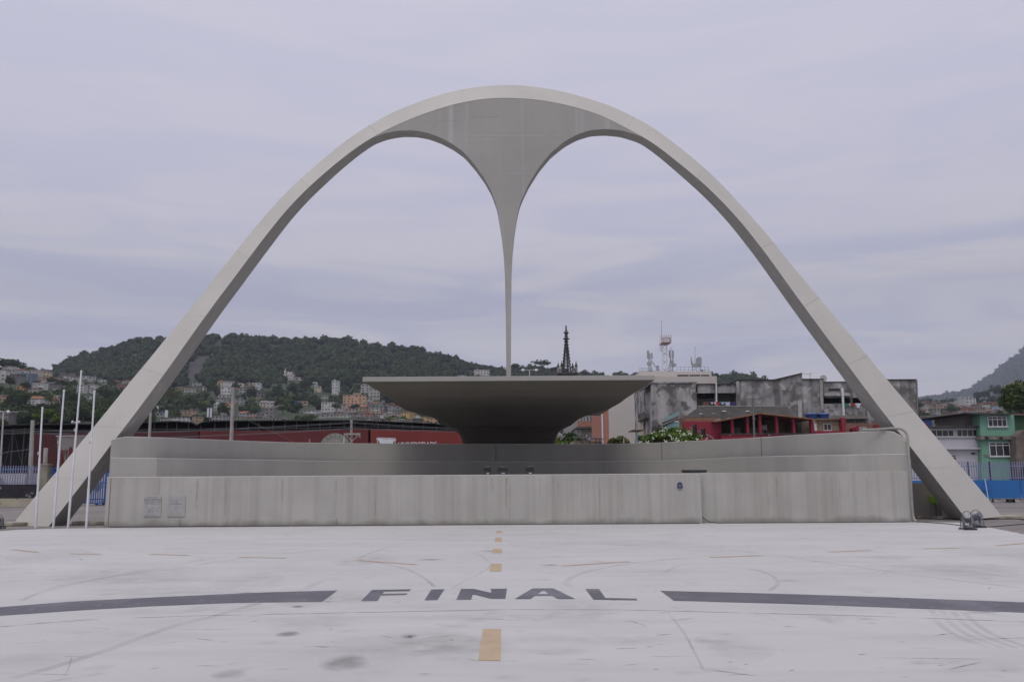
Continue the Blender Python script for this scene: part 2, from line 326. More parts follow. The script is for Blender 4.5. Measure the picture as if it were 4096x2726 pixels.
# ------------------------------------------------------------------ stage walls
def line_pts(pts, Yf, n=60):
    x0, x1 = pts[0][0], pts[-1][0]; o = []
    for k in range(n+1):
        px = lerp(x0, x1, k/n); o.append(P(px, interp(px, pts), Yf(px)))
    return o
def curvedwall(name, label, pts, Yf, thick, mat, bottom=0.0, lip=True, seams=()):
    t = line_pts(pts, Yf, 120); z = [p.z for p in t]
    zs = z[:]
    for _ in range(2): zs = [zs[0]]+[(zs[i-1]+2*zs[i]+zs[i+1])/4 for i in range(1, len(zs)-1)]+[zs[-1]]
    root = thing(name, label, 'wall', (0, Yf(2048), 0))
    secs_ = [[(p.x, p.y, bottom), (p.x, p.y, q), (p.x, p.y+thick, q), (p.x, p.y+thick, bottom)] for p, q in zip(t, zs)]
    mb = MB(); mb.loft(secs_); mb.build('wall_face', mat, root)
    if lip:
        r_ = random.Random(len(pts)); mb = MB(); pr = []
        for k, (p, q) in enumerate(zip(t, zs)):
            h = .018+.022*mnoise.noise(Vector((p.x*.9, 0, 3)))+.008
            pr.append([(p.x, p.y-.006, q-max(.006, h)), (p.x, p.y-.006, q+.006), (p.x, p.y+.12, q+.006), (p.x, p.y+.12, q-.004)])
        mb.loft(pr); mb.build('worn_edge', M_lip, root)
    for px in seams:
        k = min(range(len(t)), key=lambda i: abs(t[i].x-P(px, 1800, Yf(px)).x)); p = t[k]
        mb = MB(); mb.box(p.x-.018, p.x+.018, p.y-.004, p.y+.02, 1.0, zs[k]-.03); mb.build('expansion_joint', flat('joint_dark', (.05, .05, .05)), root)
    return root
def yc(mid, end, a=600, b=3300):
    def f(px):
        t = (px-2048)/1600.0; return lerp(mid, end, min(1, abs(t))**2.4)
    return f
YPROF = [(445,41.0),(600,41.6),(800,44.6),(1000,48.0),(1200,50.8),(1400,52.9),(1860,55.6),(2100,56.3),(2440,55.8),(2800,51.9),(3000,48.3),(3208,44.3),(3446,41.6),(3640,40.95)]
YPs = np.array(YPROF, float); _x = np.arange(445, 3641, 5.0); _y = np.interp(_x, YPs[:, 0], YPs[:, 1])
for _ in range(300): _y[1:-1] = (_y[:-2]+_y[2:])/2
YU = lambda px: float(np.interp(px, _x, _y)); YL = lambda px: max(40.93, YU(px)-1.3)
upts = [(445,1758),(480,1744),(600,1747),(800,1755),(1000,1763),(1150,1768),(1400,1772),(1860,1775),(2100,1775.5),(2440,1774),(2600,1771),(2800,1761),(3000,1751),(3208,1737),(3446,1726),(3590,1721),(3615,1735),(3628,1770)]
lpts = [(443,1829),(1150,1839),(1341,1843.5),(1812,1844.6),(2336,1844.7),(2500,1843),(2697,1840),(2935,1828),(3113,1822.5),(3633,1813.6)]
curvedwall('upper_stage_wall', 'highest and rearmost of the grey curved stage walls, right under the canopy', upts, YU, .3, M_tier, seams=(1980, 2640, 3058))
curvedwall('middle_stage_wall', 'middle grey curved stage wall between the pale front wall and the upper wall', lpts, YL, 1.28, M_tier)
t_ = line_pts(lpts, YL, 60); mb = MB(); mb.prism([(t_[0].x, 41.1, 2.0)]+[(p.x, p.y+.2, 2.0) for p in t_]+[(t_[-1].x, 41.1, 2.0)], (0, 0, .2)); r = mb.build('stage_floor', M_tier); tag(r, kind='structure')
fw_ = thing('front_stage_wall', 'long pale streaked concrete front wall of the stage, on the white floor', 'wall', (0, 40.3, 0))
aL, aR = P(428, 1907, 40.25), P(2802, 1893, 40.25)
bR = P(3650, 1886, 40.5)
zf = (aL.z+aR.z)/2
mb = MB(); mb.loft([[(aL.x, 40.25, -.1), (aL.x, 40.25, zf), (aL.x, 41.2, zf), (aL.x, 41.2, -.1)], [(aR.x, 40.25, -.1), (aR.x, 40.25, zf), (aR.x, 41.2, zf), (aR.x, 41.2, -.1)]])
mb.build('wall_section', M_fwall, fw_, bevel=.012)
mb = MB(); a2 = P(2802, 1891, 40.55)
bl = P(3650, 2084, 40.5).x; bt = P(3628, 1886, 40.5).x
mb.loft([[(a2.x+.002, 40.62, -.1), (a2.x+.002, 40.62, zf+.03), (a2.x+.002, 41.25, zf+.03), (a2.x+.002, 41.25, -.1)], [(bl, 40.45, -.1), (bt, 40.45, zf+.05), (bt, 41.25, zf+.05), (bl, 41.25, -.1)]])
mb.build('wall_section', M_fwall, fw_, bevel=.012)
mb = MB(); mb.box(aL.x-.004, aR.x+.004, 40.246, 40.36, zf-.02, zf+.008); mb.build('worn_edge', M_lip, fw_)
mb = MB(); mb.box(aL.x+.18, aL.x+.205, 40.246, 40.27, 0, zf-.05); mb.build('corner_joint', flat('joint_dark', (.05, .05, .05)), fw_)
# individual rust and drip stains that have their own shape on the front wall
M_stain = surf('rust_drip', (.30, .235, .165), var=.3, scale=6, rough=.95, bump=0)
def alpha_mat(name, c, dens=.5, scale=4, stretch=(1, 1, 1), lo=.35, hi=.7):
    m = bpy.data.materials.new(name); m.use_nodes = True; t = m.node_tree; b = t.nodes['Principled BSDF']
    b.inputs['Base Color'].default_value = tuple(c)+(1,); b.inputs['Roughness'].default_value = .9
    g = nd(t, 'ShaderNodeTexCoord'); mq = nd(t, 'ShaderNodeMapping'); mq.inputs['Scale'].default_value = stretch; t.links.new(g.outputs['Object'], mq.inputs[0])
    n = nd(t, 'ShaderNodeTexNoise'); n.inputs['Scale'].default_value = scale; n.inputs['Detail'].default_value = 7; t.links.new(mq.outputs[0], n.inputs['Vector'])
    mr = nd(t, 'ShaderNodeMapRange'); mr.inputs[1].default_value = lo; mr.inputs[2].default_value = hi; mr.inputs[4].default_value = dens; t.links.new(n.outputs['Fac'], mr.inputs[0])
    t.links.new(mr.outputs[0], b.inputs['Alpha']); MATS[name] = m; return m
M_drip = alpha_mat('drip_stain', (.25, .22, .18), .22, 3, (6, 1, .6), .35, .65)
M_drip2 = alpha_mat('dark_drip', (.13, .125, .12), .30, 3, (8, 1, .8), .38, .66)
mb = MB(); mb2 = MB()
def drip(b, px, py0, py1, w_, yy):
    p = P(px, py0, yy); q = P(px, py1, yy); n = 8; vs = []
    for i in range(n+1):
        t = i/n; z = lerp(p.z, q.z, t); ww = w_*(1-.55*t)*(1 if 0 < i < n else .3); x = p.x+.01*math.sin(i*2.1+px)
        vs += [(x-ww/2, yy, z), (x+ww/2, yy, z)]
    b.add(vs, [(2*i, 2*i+1, 2*i+3, 2*i+2) for i in range(n)])
for px, y0, y1, w_ in ((1503,1912,2080,.09),(2024,1912,2030,.10),(2040,1912,2080,.07),(1966,1908,1970,.06),(2396,1912,2075,.10),(2160,1908,1990,.07),(2232,1910,1990,.05),(2485,1915,2080,.05),(790,1912,2040,.10),(640,1912,2000,.08),(1345,1915,2070,.08),(1130,1912,2060,.1),(905,1912,2060,.12),(3103,1910,1990,.07),(3070,1950,2040,.05)):
    drip(mb, px, y0, y1, w_*1.3, 40.245)
for px, y0, y1, w_ in ((1974,1908,1965,.05),(2026,1910,1945,.05),(2212,1908,1935,.05),(1730,2098,2062,.10),(1345,2100,2070,.10),(720,2102,2070,.08),(2260,2094,2070,.05)):
    drip(mb2, px, y0, y1, w_, 40.243)
mb.build('rust_streak', M_drip, fw_); mb2.build('mould_streak', M_drip2, fw_)
mb = MB()
for px, y0, y1, w_ in ((3466,1905,2060,.12),(3325,1905,2055,.08),(3355,1905,2055,.09),(3076,1970,2040,.06),(2945,1945,1985,.06),(2962,1945,2010,.05),(3105,1905,1985,.09),(3018,1905,1950,.06),(2812,1905,2010,.1)):
    drip(mb, px, y0, y1, w_, 40.44 if px > 3200 else 40.5)
mb.build('rust_streak', M_drip, fw_)
# small white blob patches on the right end of the front wall
# ------------------------------------------------------------------ ground
M_asph = surf('old_asphalt', (.17, .155, .145), var=.25, scale=.25, rough=.95, bump=.3, bscale=20, stretch=(.35, 1.6, 1), blot=.5, bcol=(.24, .22, .20), blscale=.18, blo=.48, bhi=.62)
M_floor = surf('white_painted_floor', (.445, .438, .434), var=.07, scale=.22, rough=.75, bump=.10, bscale=25, stretch=(.5, 1.4, 1), blot=.35, bcol=(.31, .30, .295), blscale=.35, blo=.52, bhi=.80, blot2=.5, bcol2=(.26, .25, .24), bl2=1.6, b2lo=.60, b2hi=.78, streak=.35, scol=(.33, .325, .34), sscale=(.25, 1.6, 1), slo=.5, shi=.72)
mb = MB(); mb.box(-5500, 5500, -60, 5500, -1, -.012); g_ = mb.build('ground', M_asph); tag(g_, kind='structure')
bnd = [(-1500, 2125), (0, 2122), (60, 2118), (200, 2113), (430, 2110), (2040, 2097), (2800, 2090), (2810, 2081), (3655, 2086), (3850, 2088), (3960, 2106), (4096, 2133), (4500, 2235), (5200, 2420)]
poly = [G(a, b) for a, b in bnd]
poly = [(p.x, p.y+(.15 if 1 < i < 9 else 0), 0) for i, p in enumerate(poly)]
poly = [(-70, -12, 0), (-70, poly[0][1], 0)]+poly+[(70, 2, 0), (70, -12, 0)]
mb = MB(); mb.prism(poly[::-1], (0, 0, -.012)); fl = mb.build('pavement', M_floor); tag(fl, kind='structure')
ORGF = ORG[fl.name]
M_mark = surf('dark_line_paint', (.085, .085, .10), var=.2, scale=1.5, rough=.6, bump=.1, blot=.45, bcol=(.19, .19, .21), blscale=.8, blo=.48, bhi=.70, blot2=.6, bcol2=(.33, .33, .34), bl2=6, b2lo=.66, b2hi=.70)
M_tape = surf('beige_tape', (.40, .30, .20), var=.1, scale=3, rough=.7, bump=.05, blot=.3, bcol=(.46, .40, .33), blscale=5, blo=.6, bhi=.7)
M_tapeo = surf('tan_tape', (.34, .26, .18), var=.2, scale=3, rough=.7, bump=.05)
def gl(x, y): return (x*.8693, 2050+y*.8693)
def gr(x, y): return (2048+x*.8693, 2050+y*.8693)
def gpoly(name, pts, mat, z=.004, holes=None):
    mb = MB(); v = [G(a, b, z) for a, b in pts]
    if (v[1]-v[0]).cross(v[2]-v[1]).z < 0: v = v[::-1]
    mb.poly(v); return mb.build(name, mat, fl)
from mathutils.geometry import tessellate_polygon
def gtess(name, loops, mat, z=.004):
    L3 = [[G(a, b, z) for a, b in lp] for lp in loops]; tr = tessellate_polygon(L3); fl_ = [v for l in L3 for v in l]
    fs = []
    for t in tr:
        a, b, c = (fl_[i] for i in t); fs.append(t if (b-a).cross(c-b).z > 0 else t[::-1])
    mb = MB(); mb.add(fl_, fs); return mb.build(name, mat, fl)
gtess('painted_letter', [[gl(*p) for p in ((1660,405),(1712,353),(1890,350),(1884,358.5),(1768,361),(1759,371),(1876,369),(1869,376),(1752,379),(1737,404))]], M_mark)
gtess('painted_letter', [[gl(*p) for p in ((1953,401),(1985,351),(2046,350),(2012,400))]], M_mark)
gtess('painted_letter', [[gl(*p) for p in ((2100,398),(2122,349),(2180,348),(2222,358),(2261,366),(2258,348),(2333,347),(2325,394),(2258,394),(2215,383),(2185,375),(2174,377),(2168,398))]], M_mark)
gtess('painted_letter', [[gr(*p) for p in ((12,395),(95,346),(190,346),(292,395),(210,395),(185,381),(105,381),(85,395))], [gr(*p) for p in ((118,372),(168,371),(150,357),(140,357))]], M_mark)
gtess('painted_letter', [[gr(*p) for p in ((338,349),(400,349),(430,390),(572,393),(577,401),(375,398))]], M_mark)
def band(top, bot, name='finish_band'):
    n = 24; xs0, xs1 = top[0][0], top[-1][0]; xb0, xb1 = bot[0][0], bot[-1][0]; vs = []
    for i in range(n+1):
        t = i/n; a = lerp(xs0, xs1, t); b = lerp(xb0, xb1, t)
        vs += [G(a, interp(a, top)+.8*mnoise.noise(Vector((a*.03, 0, 0))), .004), G(b, interp(b, bot)+.8*mnoise.noise(Vector((b*.03, 5, 0))), .004)]
    mb = MB(); mb.add(vs, [(2*i, 2*i+1, 2*i+3, 2*i+2) for i in range(n)]); mb.build(name, M_mark, fl)
band([gl(*p) for p in ((-900,520),(-400,468),(0,432),(350,405),(800,383),(1200,365),(1553,356))], [gl(*p) for p in ((-900,572),(-400,515),(0,472),(350,448),(700,428),(1100,412),(1482,408))])
band([gr(*p) for p in ((682,357),(1200,370),(1700,386),(2356,410),(3200,455))], [gr(*p) for p in ((745,403),(1300,418),(1900,440),(2356,457),(3200,505))])
M_crack = alpha_mat('floor_crack', (.10, .10, .10), .9, 1.2, (1, 1, 1), .36, .5)
def gline(pts, w_, mat, name='crack_line', z=.003, n=60):
    v = []; P_ = [G(lerp(pts[0][0], pts[-1][0], i/n), 0 if False else interp(lerp(pts[0][0], pts[-1][0], i/n), pts), z) for i in range(n+1)] if pts[-1][0] > pts[0][0] else [G(a, b, z) for a, b in pts]
    for i, p in enumerate(P_):
        d = (P_[min(i+1, len(P_)-1)]-P_[max(i-1, 0)]).normalized(); nn = Vector((-d.y, d.x, 0))*w_/2; v += [p-nn, p+nn]
    mb = MB(); mb.add(v, [(2*i, 2*i+2, 2*i+3, 2*i+1) for i in range(len(P_)-1)]); return mb.build(name, mat, fl)
gline([gl(*p) for p in ((-600,580),(0,522),(400,490),(900,472),(1500,460),(2356,443),(2900,445),(3356,457),(4000,473),(4712,500),(5300,525))], .022, M_crack, z=.003)
for q in (((2222,533),(2305,532),(2303,678),(2201,678)), ((2258,233),(2309,232),(2308,268),(2253,268)), ((2268,163),(2310,163),(2310,184),(2264,184)), ((2279,113),(2309,113),(2309,132),(2276,132)), ((2285,82),(2312,82),(2311,91),(2283,91))):
    pts = []
    for i in range(4):
        a, b = q[i], q[(i+1) % 4]
        for k in range(6): pts.append((lerp(a[0], b[0], k/6)+rng.uniform(-.8, .8), lerp(a[1], b[1], k/6)+rng.uniform(-.2, .2)))
    gtess('centre_dash', [[gl(*p) for p in pts]], M_tape)
def gstrip(a, b, w_, mat, name):
    a, b = G(*a, .004), G(*b, .004); d = (b-a).normalized(); n = Vector((-d.y, d.x, 0))*w_/2
    mb = MB(); mb.poly([a-n, b-n, b+n, a+n]); mb.build(name, mat, fl)
for a, b in (((60,168),(175,181)), ((325,187),(465,189)), ((695,189),(870,195)), ((1100,203),(1318,207)), ((1635,217),(1915,237))): gstrip(gl(*a), gl(*b), .17, M_tapeo, 'tape_strip')
for a, b in (((230,243),(540,223)), ((912,204),(1155,195)), ((1460,179),(1650,171)), ((1890,164),(2055,161)), ((2230,150),(2420,134))): gstrip(gr(*a), gr(*b), .17, M_tapeo, 'tape_strip')
M_tyre = alpha_mat('tyre_mark', (.25, .25, .265), .24, .9, (1, 1, 1), .3, .7)
M_tyre2 = alpha_mat('faint_scuff', (.30, .30, .315), .22, .7, (1, 1, 1), .3, .7)
def curve_marks(pts, w_, mat, name='tyre_mark', z=.002, s=12):
    v = [G(a, b, z) for a, b in pts]; o = []
    for i in range(len(v)-1):
        p0, p1, p2, p3 = v[max(i-1, 0)], v[i], v[i+1], v[min(i+2, len(v)-1)]
        for k in range(s):
            t = k/s; o.append(.5*((2*p1)+(p2-p0)*t+(2*p0-5*p1+4*p2-p3)*t*t+(3*p1-p0-3*p2+p3)*t**3))
    o.append(v[-1]); vs = []
    for i, p in enumerate(o):
        d = (o[min(i+1, len(o)-1)]-o[max(i-1, 0)]).normalized(); n = Vector((-d.y, d.x, 0))*w_/2; vs += [p-n, p+n]
    mb = MB(); mb.add(vs, [(2*i, 2*i+2, 2*i+3, 2*i+1) for i in range(len(o)-1)]); mb.build(name, mat, fl)
curve_marks([gl(*p) for p in ((1998,340),(1960,305),(1880,262),(1760,232),(1660,214),(1690,190),(1760,166),(1840,150))], .10, M_tyre)
curve_marks([gl(*p) for p in ((100,400),(300,330),(700,260),(1100,190),(1600,145),(2000,135),(2356,132),(2900,150),(3300,180),(3700,215),(4200,285),(4712,345))], .12, M_tyre2, z=.0015)
curve_marks([gl(*p) for p in ((150,380),(420,310),(760,262),(1160,205),(1700,150),(2200,128),(2700,135),(3200,160),(3600,195),(4100,240),(4712,300))], .10, M_tyre2, z=.0017)
curve_marks([gr(*p) for p in ((1180,360),(1222,325),(1190,285),(1080,255),(930,250),(700,265),(560,275))], .09, M_tyre)
curve_marks([gr(*p) for p in ((670,310),(700,275),(760,245),(850,225))], .07, M_tyre2, z=.0021)
curve_marks([gr(*p) for p in ((250,215),(380,180),(560,150),(680,130))], .05, M_tyre2, z=.0022)
curve_marks([gr(*p) for p in ((720,460),(790,550),(840,640),(880,720))], .04, M_tyre, z=.0016)
curve_marks([gr(*p) for p in ((270,340),(250,315),(330,275),(520,235),(760,210),(1000,190))], .16, M_tyre2, z=.0018)
curve_marks([gl(*p) for p in ((2080,345),(2160,300),(2240,260),(2250,225),(2200,190),(2160,180))], .05, M_tyre2, z=.0023)
for k in range(3): curve_marks([gl(*p) for p in ((1375+k*16,358),(1420+k*14,335),(1470+k*8,312))], .035, M_tyre, z=.0024+k*.0002)
for k in range(4): curve_marks([gr(*p) for p in ((1930+k*50,445+k*4),(1960+k*55,500),(2040+k*60,560),(2200+k*60,620))], .10, M_tyre2, z=.0026+k*.0002)
curve_marks([gl(*p) for p in ((60,760),(400,660),(800,520),(1000,470),(1200,410))], .16, M_tyre2, z=.0012)
curve_marks([gl(*p) for p in ((300,750),(320,700),(330,665))], .02, M_tyre, z=.0013)
def soft_mat(name, c, dens):
    m = alpha_mat(name, c, dens, 2.2, (1, 1, 1), .25, .7); t = m.node_tree; bs = t.nodes['Principled BSDF']; src = bs.inputs['Alpha'].links[0].from_socket
    g = nd(t, 'ShaderNodeTexCoord'); v = nd(t, 'ShaderNodeVectorMath', operation='SUBTRACT'); v.inputs[1].default_value = (.5, .5, 0); t.links.new(g.outputs['Generated'], v.inputs[0])
    v2 = nd(t, 'ShaderNodeVectorMath', operation='MULTIPLY'); v2.inputs[1].default_value = (1, 1, 0); t.links.new(v.outputs[0], v2.inputs[0]); l = nd(t, 'ShaderNodeVectorMath', operation='LENGTH'); t.links.new(v2.outputs[0], l.inputs[0])
    mr = nd(t, 'ShaderNodeMapRange', interpolation_type='SMOOTHSTEP'); mr.inputs[1].default_value = .5; mr.inputs[2].default_value = .12; t.links.new(l.outputs['Value'], mr.inputs[0])
    mu = nd(t, 'ShaderNodeMath', operation='MULTIPLY'); t.links.new(mr.outputs[0], mu.inputs[0]); t.links.new(src, mu.inputs[1]); t.links.new(mu.outputs[0], bs.inputs['Alpha']); return m
M_spot = soft_mat('soft_stain', (.23, .23, .225), .62); M_gr = soft_mat('soft_grime', (.34, .33, .315), .16)
def blob(cx, cy, rx, ry, mat, name='floor_stain', z=.0028, n=22):
    pts = [(cx+rx*math.cos(2*math.pi*i/n)*rng.uniform(.9, 1.1), cy+ry*math.sin(2*math.pi*i/n)*rng.uniform(.9, 1.1)) for i in range(n)]
    gtess(name, [pts], mat, z)
blob(1382, 2650, 110, 40, M_spot); blob(915, 2697, 75, 26, M_spot, z=.0029); blob(1638, 2541, 50, 13, M_spot, z=.0030); blob(1150, 2535, 60, 14, M_spot, z=.00285); blob(1895, 2478, 55, 12, M_gr, z=.0029); blob(2200, 2258, 50, 4, M_spot, z=.003); blob(3930, 2445, 80, 7, M_spot, z=.0031); blob(1190, 2424, 36, 6, M_spot, z=.0032); blob(1960, 2202, 70, 3, M_spot, z=.0032); blob(1720, 2236, 60, 4, M_spot, z=.0032)
for k in range(24):
    yy_ = 2150+540*rng.random()**.8; s_ = (yy_-1880)/700; blob(rng.uniform(0, 4096), yy_, rng.uniform(160, 620)*s_, rng.uniform(20, 90)*s_, M_gr, 'grime_patch', .0011+k*.00002)
blob(1640, 2543, 9, 2.5, flat('hole_dark', (.05, .05, .05)), z=.0034)
r_ = random.Random(5); M_dash = alpha_mat('scratch', (.16, .15, .14), .55, 5, (1, 1, 1), .35, .6)
bigs = MB()
for _ in range(260):      # scattered short scratches and chips: one worn-surface pattern sheet
    px, py = r_.uniform(0, 4096), 2125+590*r_.random()**1.6; q = G(px, py, .0036+r_.random()*.0002); ln = r_.choice((.05, .08, .15, .3, .6))*r_.uniform(.5, 1.3); a = r_.gauss(0, .5); th = r_.uniform(.008, .03)
    d = Vector((math.cos(a), math.sin(a), 0)); n = Vector((-d.y, d.x, 0))*th; bigs.add([q-d*ln, q-n*.6, q+d*ln, q+n], [(0, 1, 2, 3)])
sc_ = bigs.build('floor_scratches', M_dash, fl); sc_['kind'] = 'stuff'
gline([(-100,2121),(60,2117),(200,2112.5),(430,2110.5),(2040,2096.5),(2798,2090)], .07, alpha_mat('base_contact_shade', (.05, .045, .04), .85, 2.5, (1, 1, 1), .3, .55), 'contact_shade_line', .0035, 90)  # contact shade at the wall foot, painted as a dark strip
gline([(2812,2081.5),(3650,2086.5),(3850,2089),(3960,2107),(4096,2134)], .07, MATS['base_contact_shade'], 'contact_shade_line', .0035, 60)  # same painted contact shade along the right wall foot
ring = MB(); c = G(2108, 2172, .0033); vs = []
for i in range(32):
    a = 2*math.pi*i/32
    for r1_ in (.55, .585): vs.append(c+Vector((r1_*math.cos(a), r1_*math.sin(a), 0)))
ring.add(vs, [(2*i, 2*i+1, (2*i+3) % 64, (2*i+2) % 64) for i in range(32)]); ring.build('manhole_rim', M_tyre, fl)
# ------------------------------------------------------------------ stage details
M_black = flat('black_plastic', (.018, .018, .02), .5)
M_white = flat('white_pole_paint', (.60, .61, .64), .5)
M_galv = flat('galvanised_metal', (.42, .42, .43), .5, .3)
M_conc = surf('weathered_pole_concrete', (.33, .31, .29), var=.2, scale=2, rough=.95, streak=.3, sscale=(4, 4, .3))
M_wire = flat('wire_black', (.05, .05, .055))
for i, (pxb, pyb, pxt, pyt, lab) in enumerate(((142.6,2109,169.7,1632,'shortest white flagpole, leftmost of the four in front of the left arch foot'),
        (213,2109,256,1563,'second white flagpole from the left, before the left arch foot'),
        (272,2109,325,1486,'tallest white flagpole, third from the left before the left arch foot'),
        (345,2109,378,1566,'rightmost white flagpole, nearest the end of the stage wall'))):
    b = G(pxb, pyb); t = P(pxt, pyt, b.y); r = thing('flagpole', lab, 'flagpole', b, 'white flagpoles beside the stage')
    top = Vector((lerp(b.x, t.x, 1.0), b.y, t.z)); m_ = b.lerp(top, .55)
    mb = MB(); mb.tube([b-Vector((0, 0, .05)), b.lerp(top, .28)], .054, 12); mb.tube([b.lerp(top, .28), b.lerp(top, .57)], .047, 12); mb.tube([b.lerp(top, .57), top], [.041, .037], 12); mb.build('pole', M_white, r, smooth=True, angle=40)
    mb = MB(); mb.tube([top-Vector((0, 0, .02)), top+Vector((0, 0, .06))], .048, 12); mb.build('pole_cap', M_white, r)
    for f in (.28, .57):
        q = b.lerp(top, f); mb = MB(); mb.tube([q-Vector((0, 0, .03)), q+Vector((0, 0, .03))], 0.06 if f < .3 else .052, 12); mb.build('collar', M_white, r)
    q = b.lerp(top, .62); mb = MB(); mb.box(q.x-.1, q.x-.05, q.y-.03, q.y+.03, q.z-.06, q.z+.06); mb.build('cleat', M_galv, r)
# plaques
M_plq = surf('tarnished_metal_plaque', (.36, .355, .35), var=.12, scale=4, rough=.55, bump=.1, streak=.35, scol=(.25, .24, .23), sscale=(5, 5, .5), metal=.2)
M_let = flat('dark_lettering', (.07, .07, .07)); M_let2 = flat('faded_lettering', (.17, .165, .16))
yw = 40.24
def sp(px, py): return P(px, py, yw-.015)
def plaque(x0, y0, x1, y1, label, lines):
    a, b = sp(x0, y1), sp(x1, y0); r = thing('wall_plaque', label, 'plaque', ((a.x+b.x)/2, yw, a.z), 'metal plaques on the front stage wall')
    mb = MB(); mb.box(a.x, b.x, yw-.02, yw+.012, a.z, b.z); mb.build('plate', M_plq, r, bevel=.006)
    w_ = b.x-a.x; h_ = b.z-a.z; cx = (a.x+b.x)/2
    for kind, s, yy, size, sx, dx in lines:
        z = b.z-h_*yy; mb = MB()
        if kind in 'tf': add_text(mb, s, size, (cx+dx*w_, yw-.0225, z), (1, 0, 0), (0, 0, 1), sx=sx)
        elif kind == 'l': mb.box(cx-w_*.42, cx+w_*.42, yw-.0225, yw-.021, z-.004, z+.004)
        elif kind == 'o': mb.tube([Vector((cx+dx*w_+.06*math.cos(t/12*2*math.pi), yw-.023, z+.06*math.sin(t/12*2*math.pi))) for t in range(13)], .006, 4)
        mb.build('rule_line' if kind == 'l' else 'emblem' if kind == 'o' else 'text_line', M_let2 if kind == 'f' else M_let, r)
    for u in (.06, .94):
        for v in (.05, .95):
            q = Vector((a.x+w_*u, yw-.02, a.z+h_*v)); mb = MB(); mb.tube([q, q-Vector((0, .012, 0))], .016, 8); mb.build('bolt', M_galv, r)
plaque(574, 1981, 647, 2065, 'left metal plaque headed DOS DESFILES on the front stage wall', [('f', 'AVENIDA', .12, .09, 1.3, 0), ('t', 'DOS DESFILES', .25, .13, .98, 0), ('t', 'Arquiteto OSCAR NIEMEYER', .345, .065, .95, 0), ('l', '', .40, 0, 0, 0), ('f', 'Construida entre outubro e fevereiro de 1984', .62, .036, .95, 0), ('t', '-', .76, .12, 1, -.36), ('o', '', .72, 0, 0, -.16), ('f', '1984', .78, .07, 1, .05), ('t', 'RIO', .72, .06, 1.6, .28), ('l', '', .95, 0, 0, 0)])
plaque(669, 1981, 743, 2065, 'right metal plaque with faded lettering and a vertical stain on the front stage wall', [('f', 'Governo do Estado do Rio de Janeiro', .19, .045, .9, 0), ('f', 'Prefeitura da Cidade do Rio de Janeiro', .26, .045, .85, 0), ('f', 'AVENIDA', .35, .06, 1, 0), ('t', 'DOS DESFILES', .43, .085, 1, 0), ('f', 'marco de 1984', .56, .04, 1, .05), ('f', 'RIO', .90, .04, 1, -.28), ('f', '1984', .90, .04, 1, .2)])
c = P(2719, 1941, yw); r = thing('oval_sign', 'small dark blue oval sign with white rim on the front stage wall', 'sign', (c.x, yw, c.z-.2))
def disc(mb, c, rx, rz, y, n=32, d=.02):
    mb.prism([(c.x+rx*math.cos(2*math.pi*k/n), y, c.z+rz*math.sin(2*math.pi*k/n)) for k in range(n)], (0, -d, 0))
mb = MB(); disc(mb, c, .158, .197, yw+.002); mb.build('white_rim', M_white, r)
mb = MB(); disc(mb, c, .142, .180, yw-.010, d=.016); mb.build('blue_face', flat('navy_enamel', (.012, .014, .05), .35), r)
for s, dz, sz in (('PATRIMONIO', .02, .038), ('CARIOCA', -.01, .03), ('PRACA DA APOTEOSE', -.05, .022), ('obra do arquiteto', -.08, .02), ('inaugurada em 1984', -.11, .02)):
    mb = MB(); add_text(mb, s, sz, (c.x, yw-.028, c.z+dz), (1, 0, 0), (0, 0, 1)); mb.build('text_line', flat('pale_text', (.45, .47, .55)), r)
mb = MB(); mb.tube([Vector((c.x+.022*math.cos(t), yw-.028, c.z+.11+.022*math.sin(t))) for t in np.linspace(0, 6.283, 13)], .003, 4); mb.build('small_crest', MATS['pale_text'], r)
mb = MB(); mb.box(c.x-.025, c.x+.025, yw-.028, yw-.026, c.z-.155, c.z-.135); mb.build('small_badge', MATS['pale_text'], r)
# floodlights on the wall top
def flood(px, y0, y1, wpx, lab, tilt):
    a = P(px, y1, 40.7); b = P(px+wpx, y1, 40.7); w_ = (b.x-a.x); h_ = P(px, y0, 40.7).z-zf-.008; x = a.x+w_/2
    r = thing('floodlight', lab, 'floodlight', (x, 40.7, zf+.008), 'black floodlights on top of the front stage wall')
    z = zf+.008
    mb = MB(); mb.box(x-w_*.46, x+w_*.46, 40.6, 40.85, z+h_*.38, z+h_*.97); mb.build('lamp_body', M_black, r, bevel=.02)
    mb = MB()
    for k in range(7): mb.box(x-w_*.44+k*w_*.88/7, x-w_*.44+k*w_*.88/7+.008, 40.56, 40.6, z+h_*.42, z+h_*.93)
    mb.build('cooling_fins', flat('dark_grey_metal', (.05, .05, .055), .4), r)
    mb = MB(); mb.box(x-w_*.5, x+w_*.5, 40.58, 40.82, z, z+h_*.24); mb.build('ballast_box', M_black, r, bevel=.01)
    for s_ in (-1, 1):
        mb = MB(); mb.box(x+s_*w_*.48-.012, x+s_*w_*.48+.012, 40.66, 40.74, z+h_*.2, z+h_*.75); mb.build('yoke_arm', M_black, r)
    mb = MB(); mb.box(x-w_*.12, x+w_*.22, 40.575, 40.58, z+h_*.10, z+h_*.2); mb.build('rating_label', flat('label_grey', (.5, .5, .48)), r)
    mb = MB(); mb.box(x-w_*.3, x+w_*.3, 40.63, 40.72, z+h_*.97, z+h_); mb.build('top_clip', flat('tan_clip', (.35, .3, .12)), r)
flood(1935, 1865, 1896, 30, 'leftmost small black floodlight on the front stage wall top', 0)
flood(1991, 1865, 1896, 40, 'widest black floodlight, middle of the three on the wall top', 0)
flood(2103, 1864, 1895, 33, 'right small black floodlight on the wall top, apart from the others', 0)
a, b = P(2727, 1892, 41.0), P(2821, 1892, 41.0)
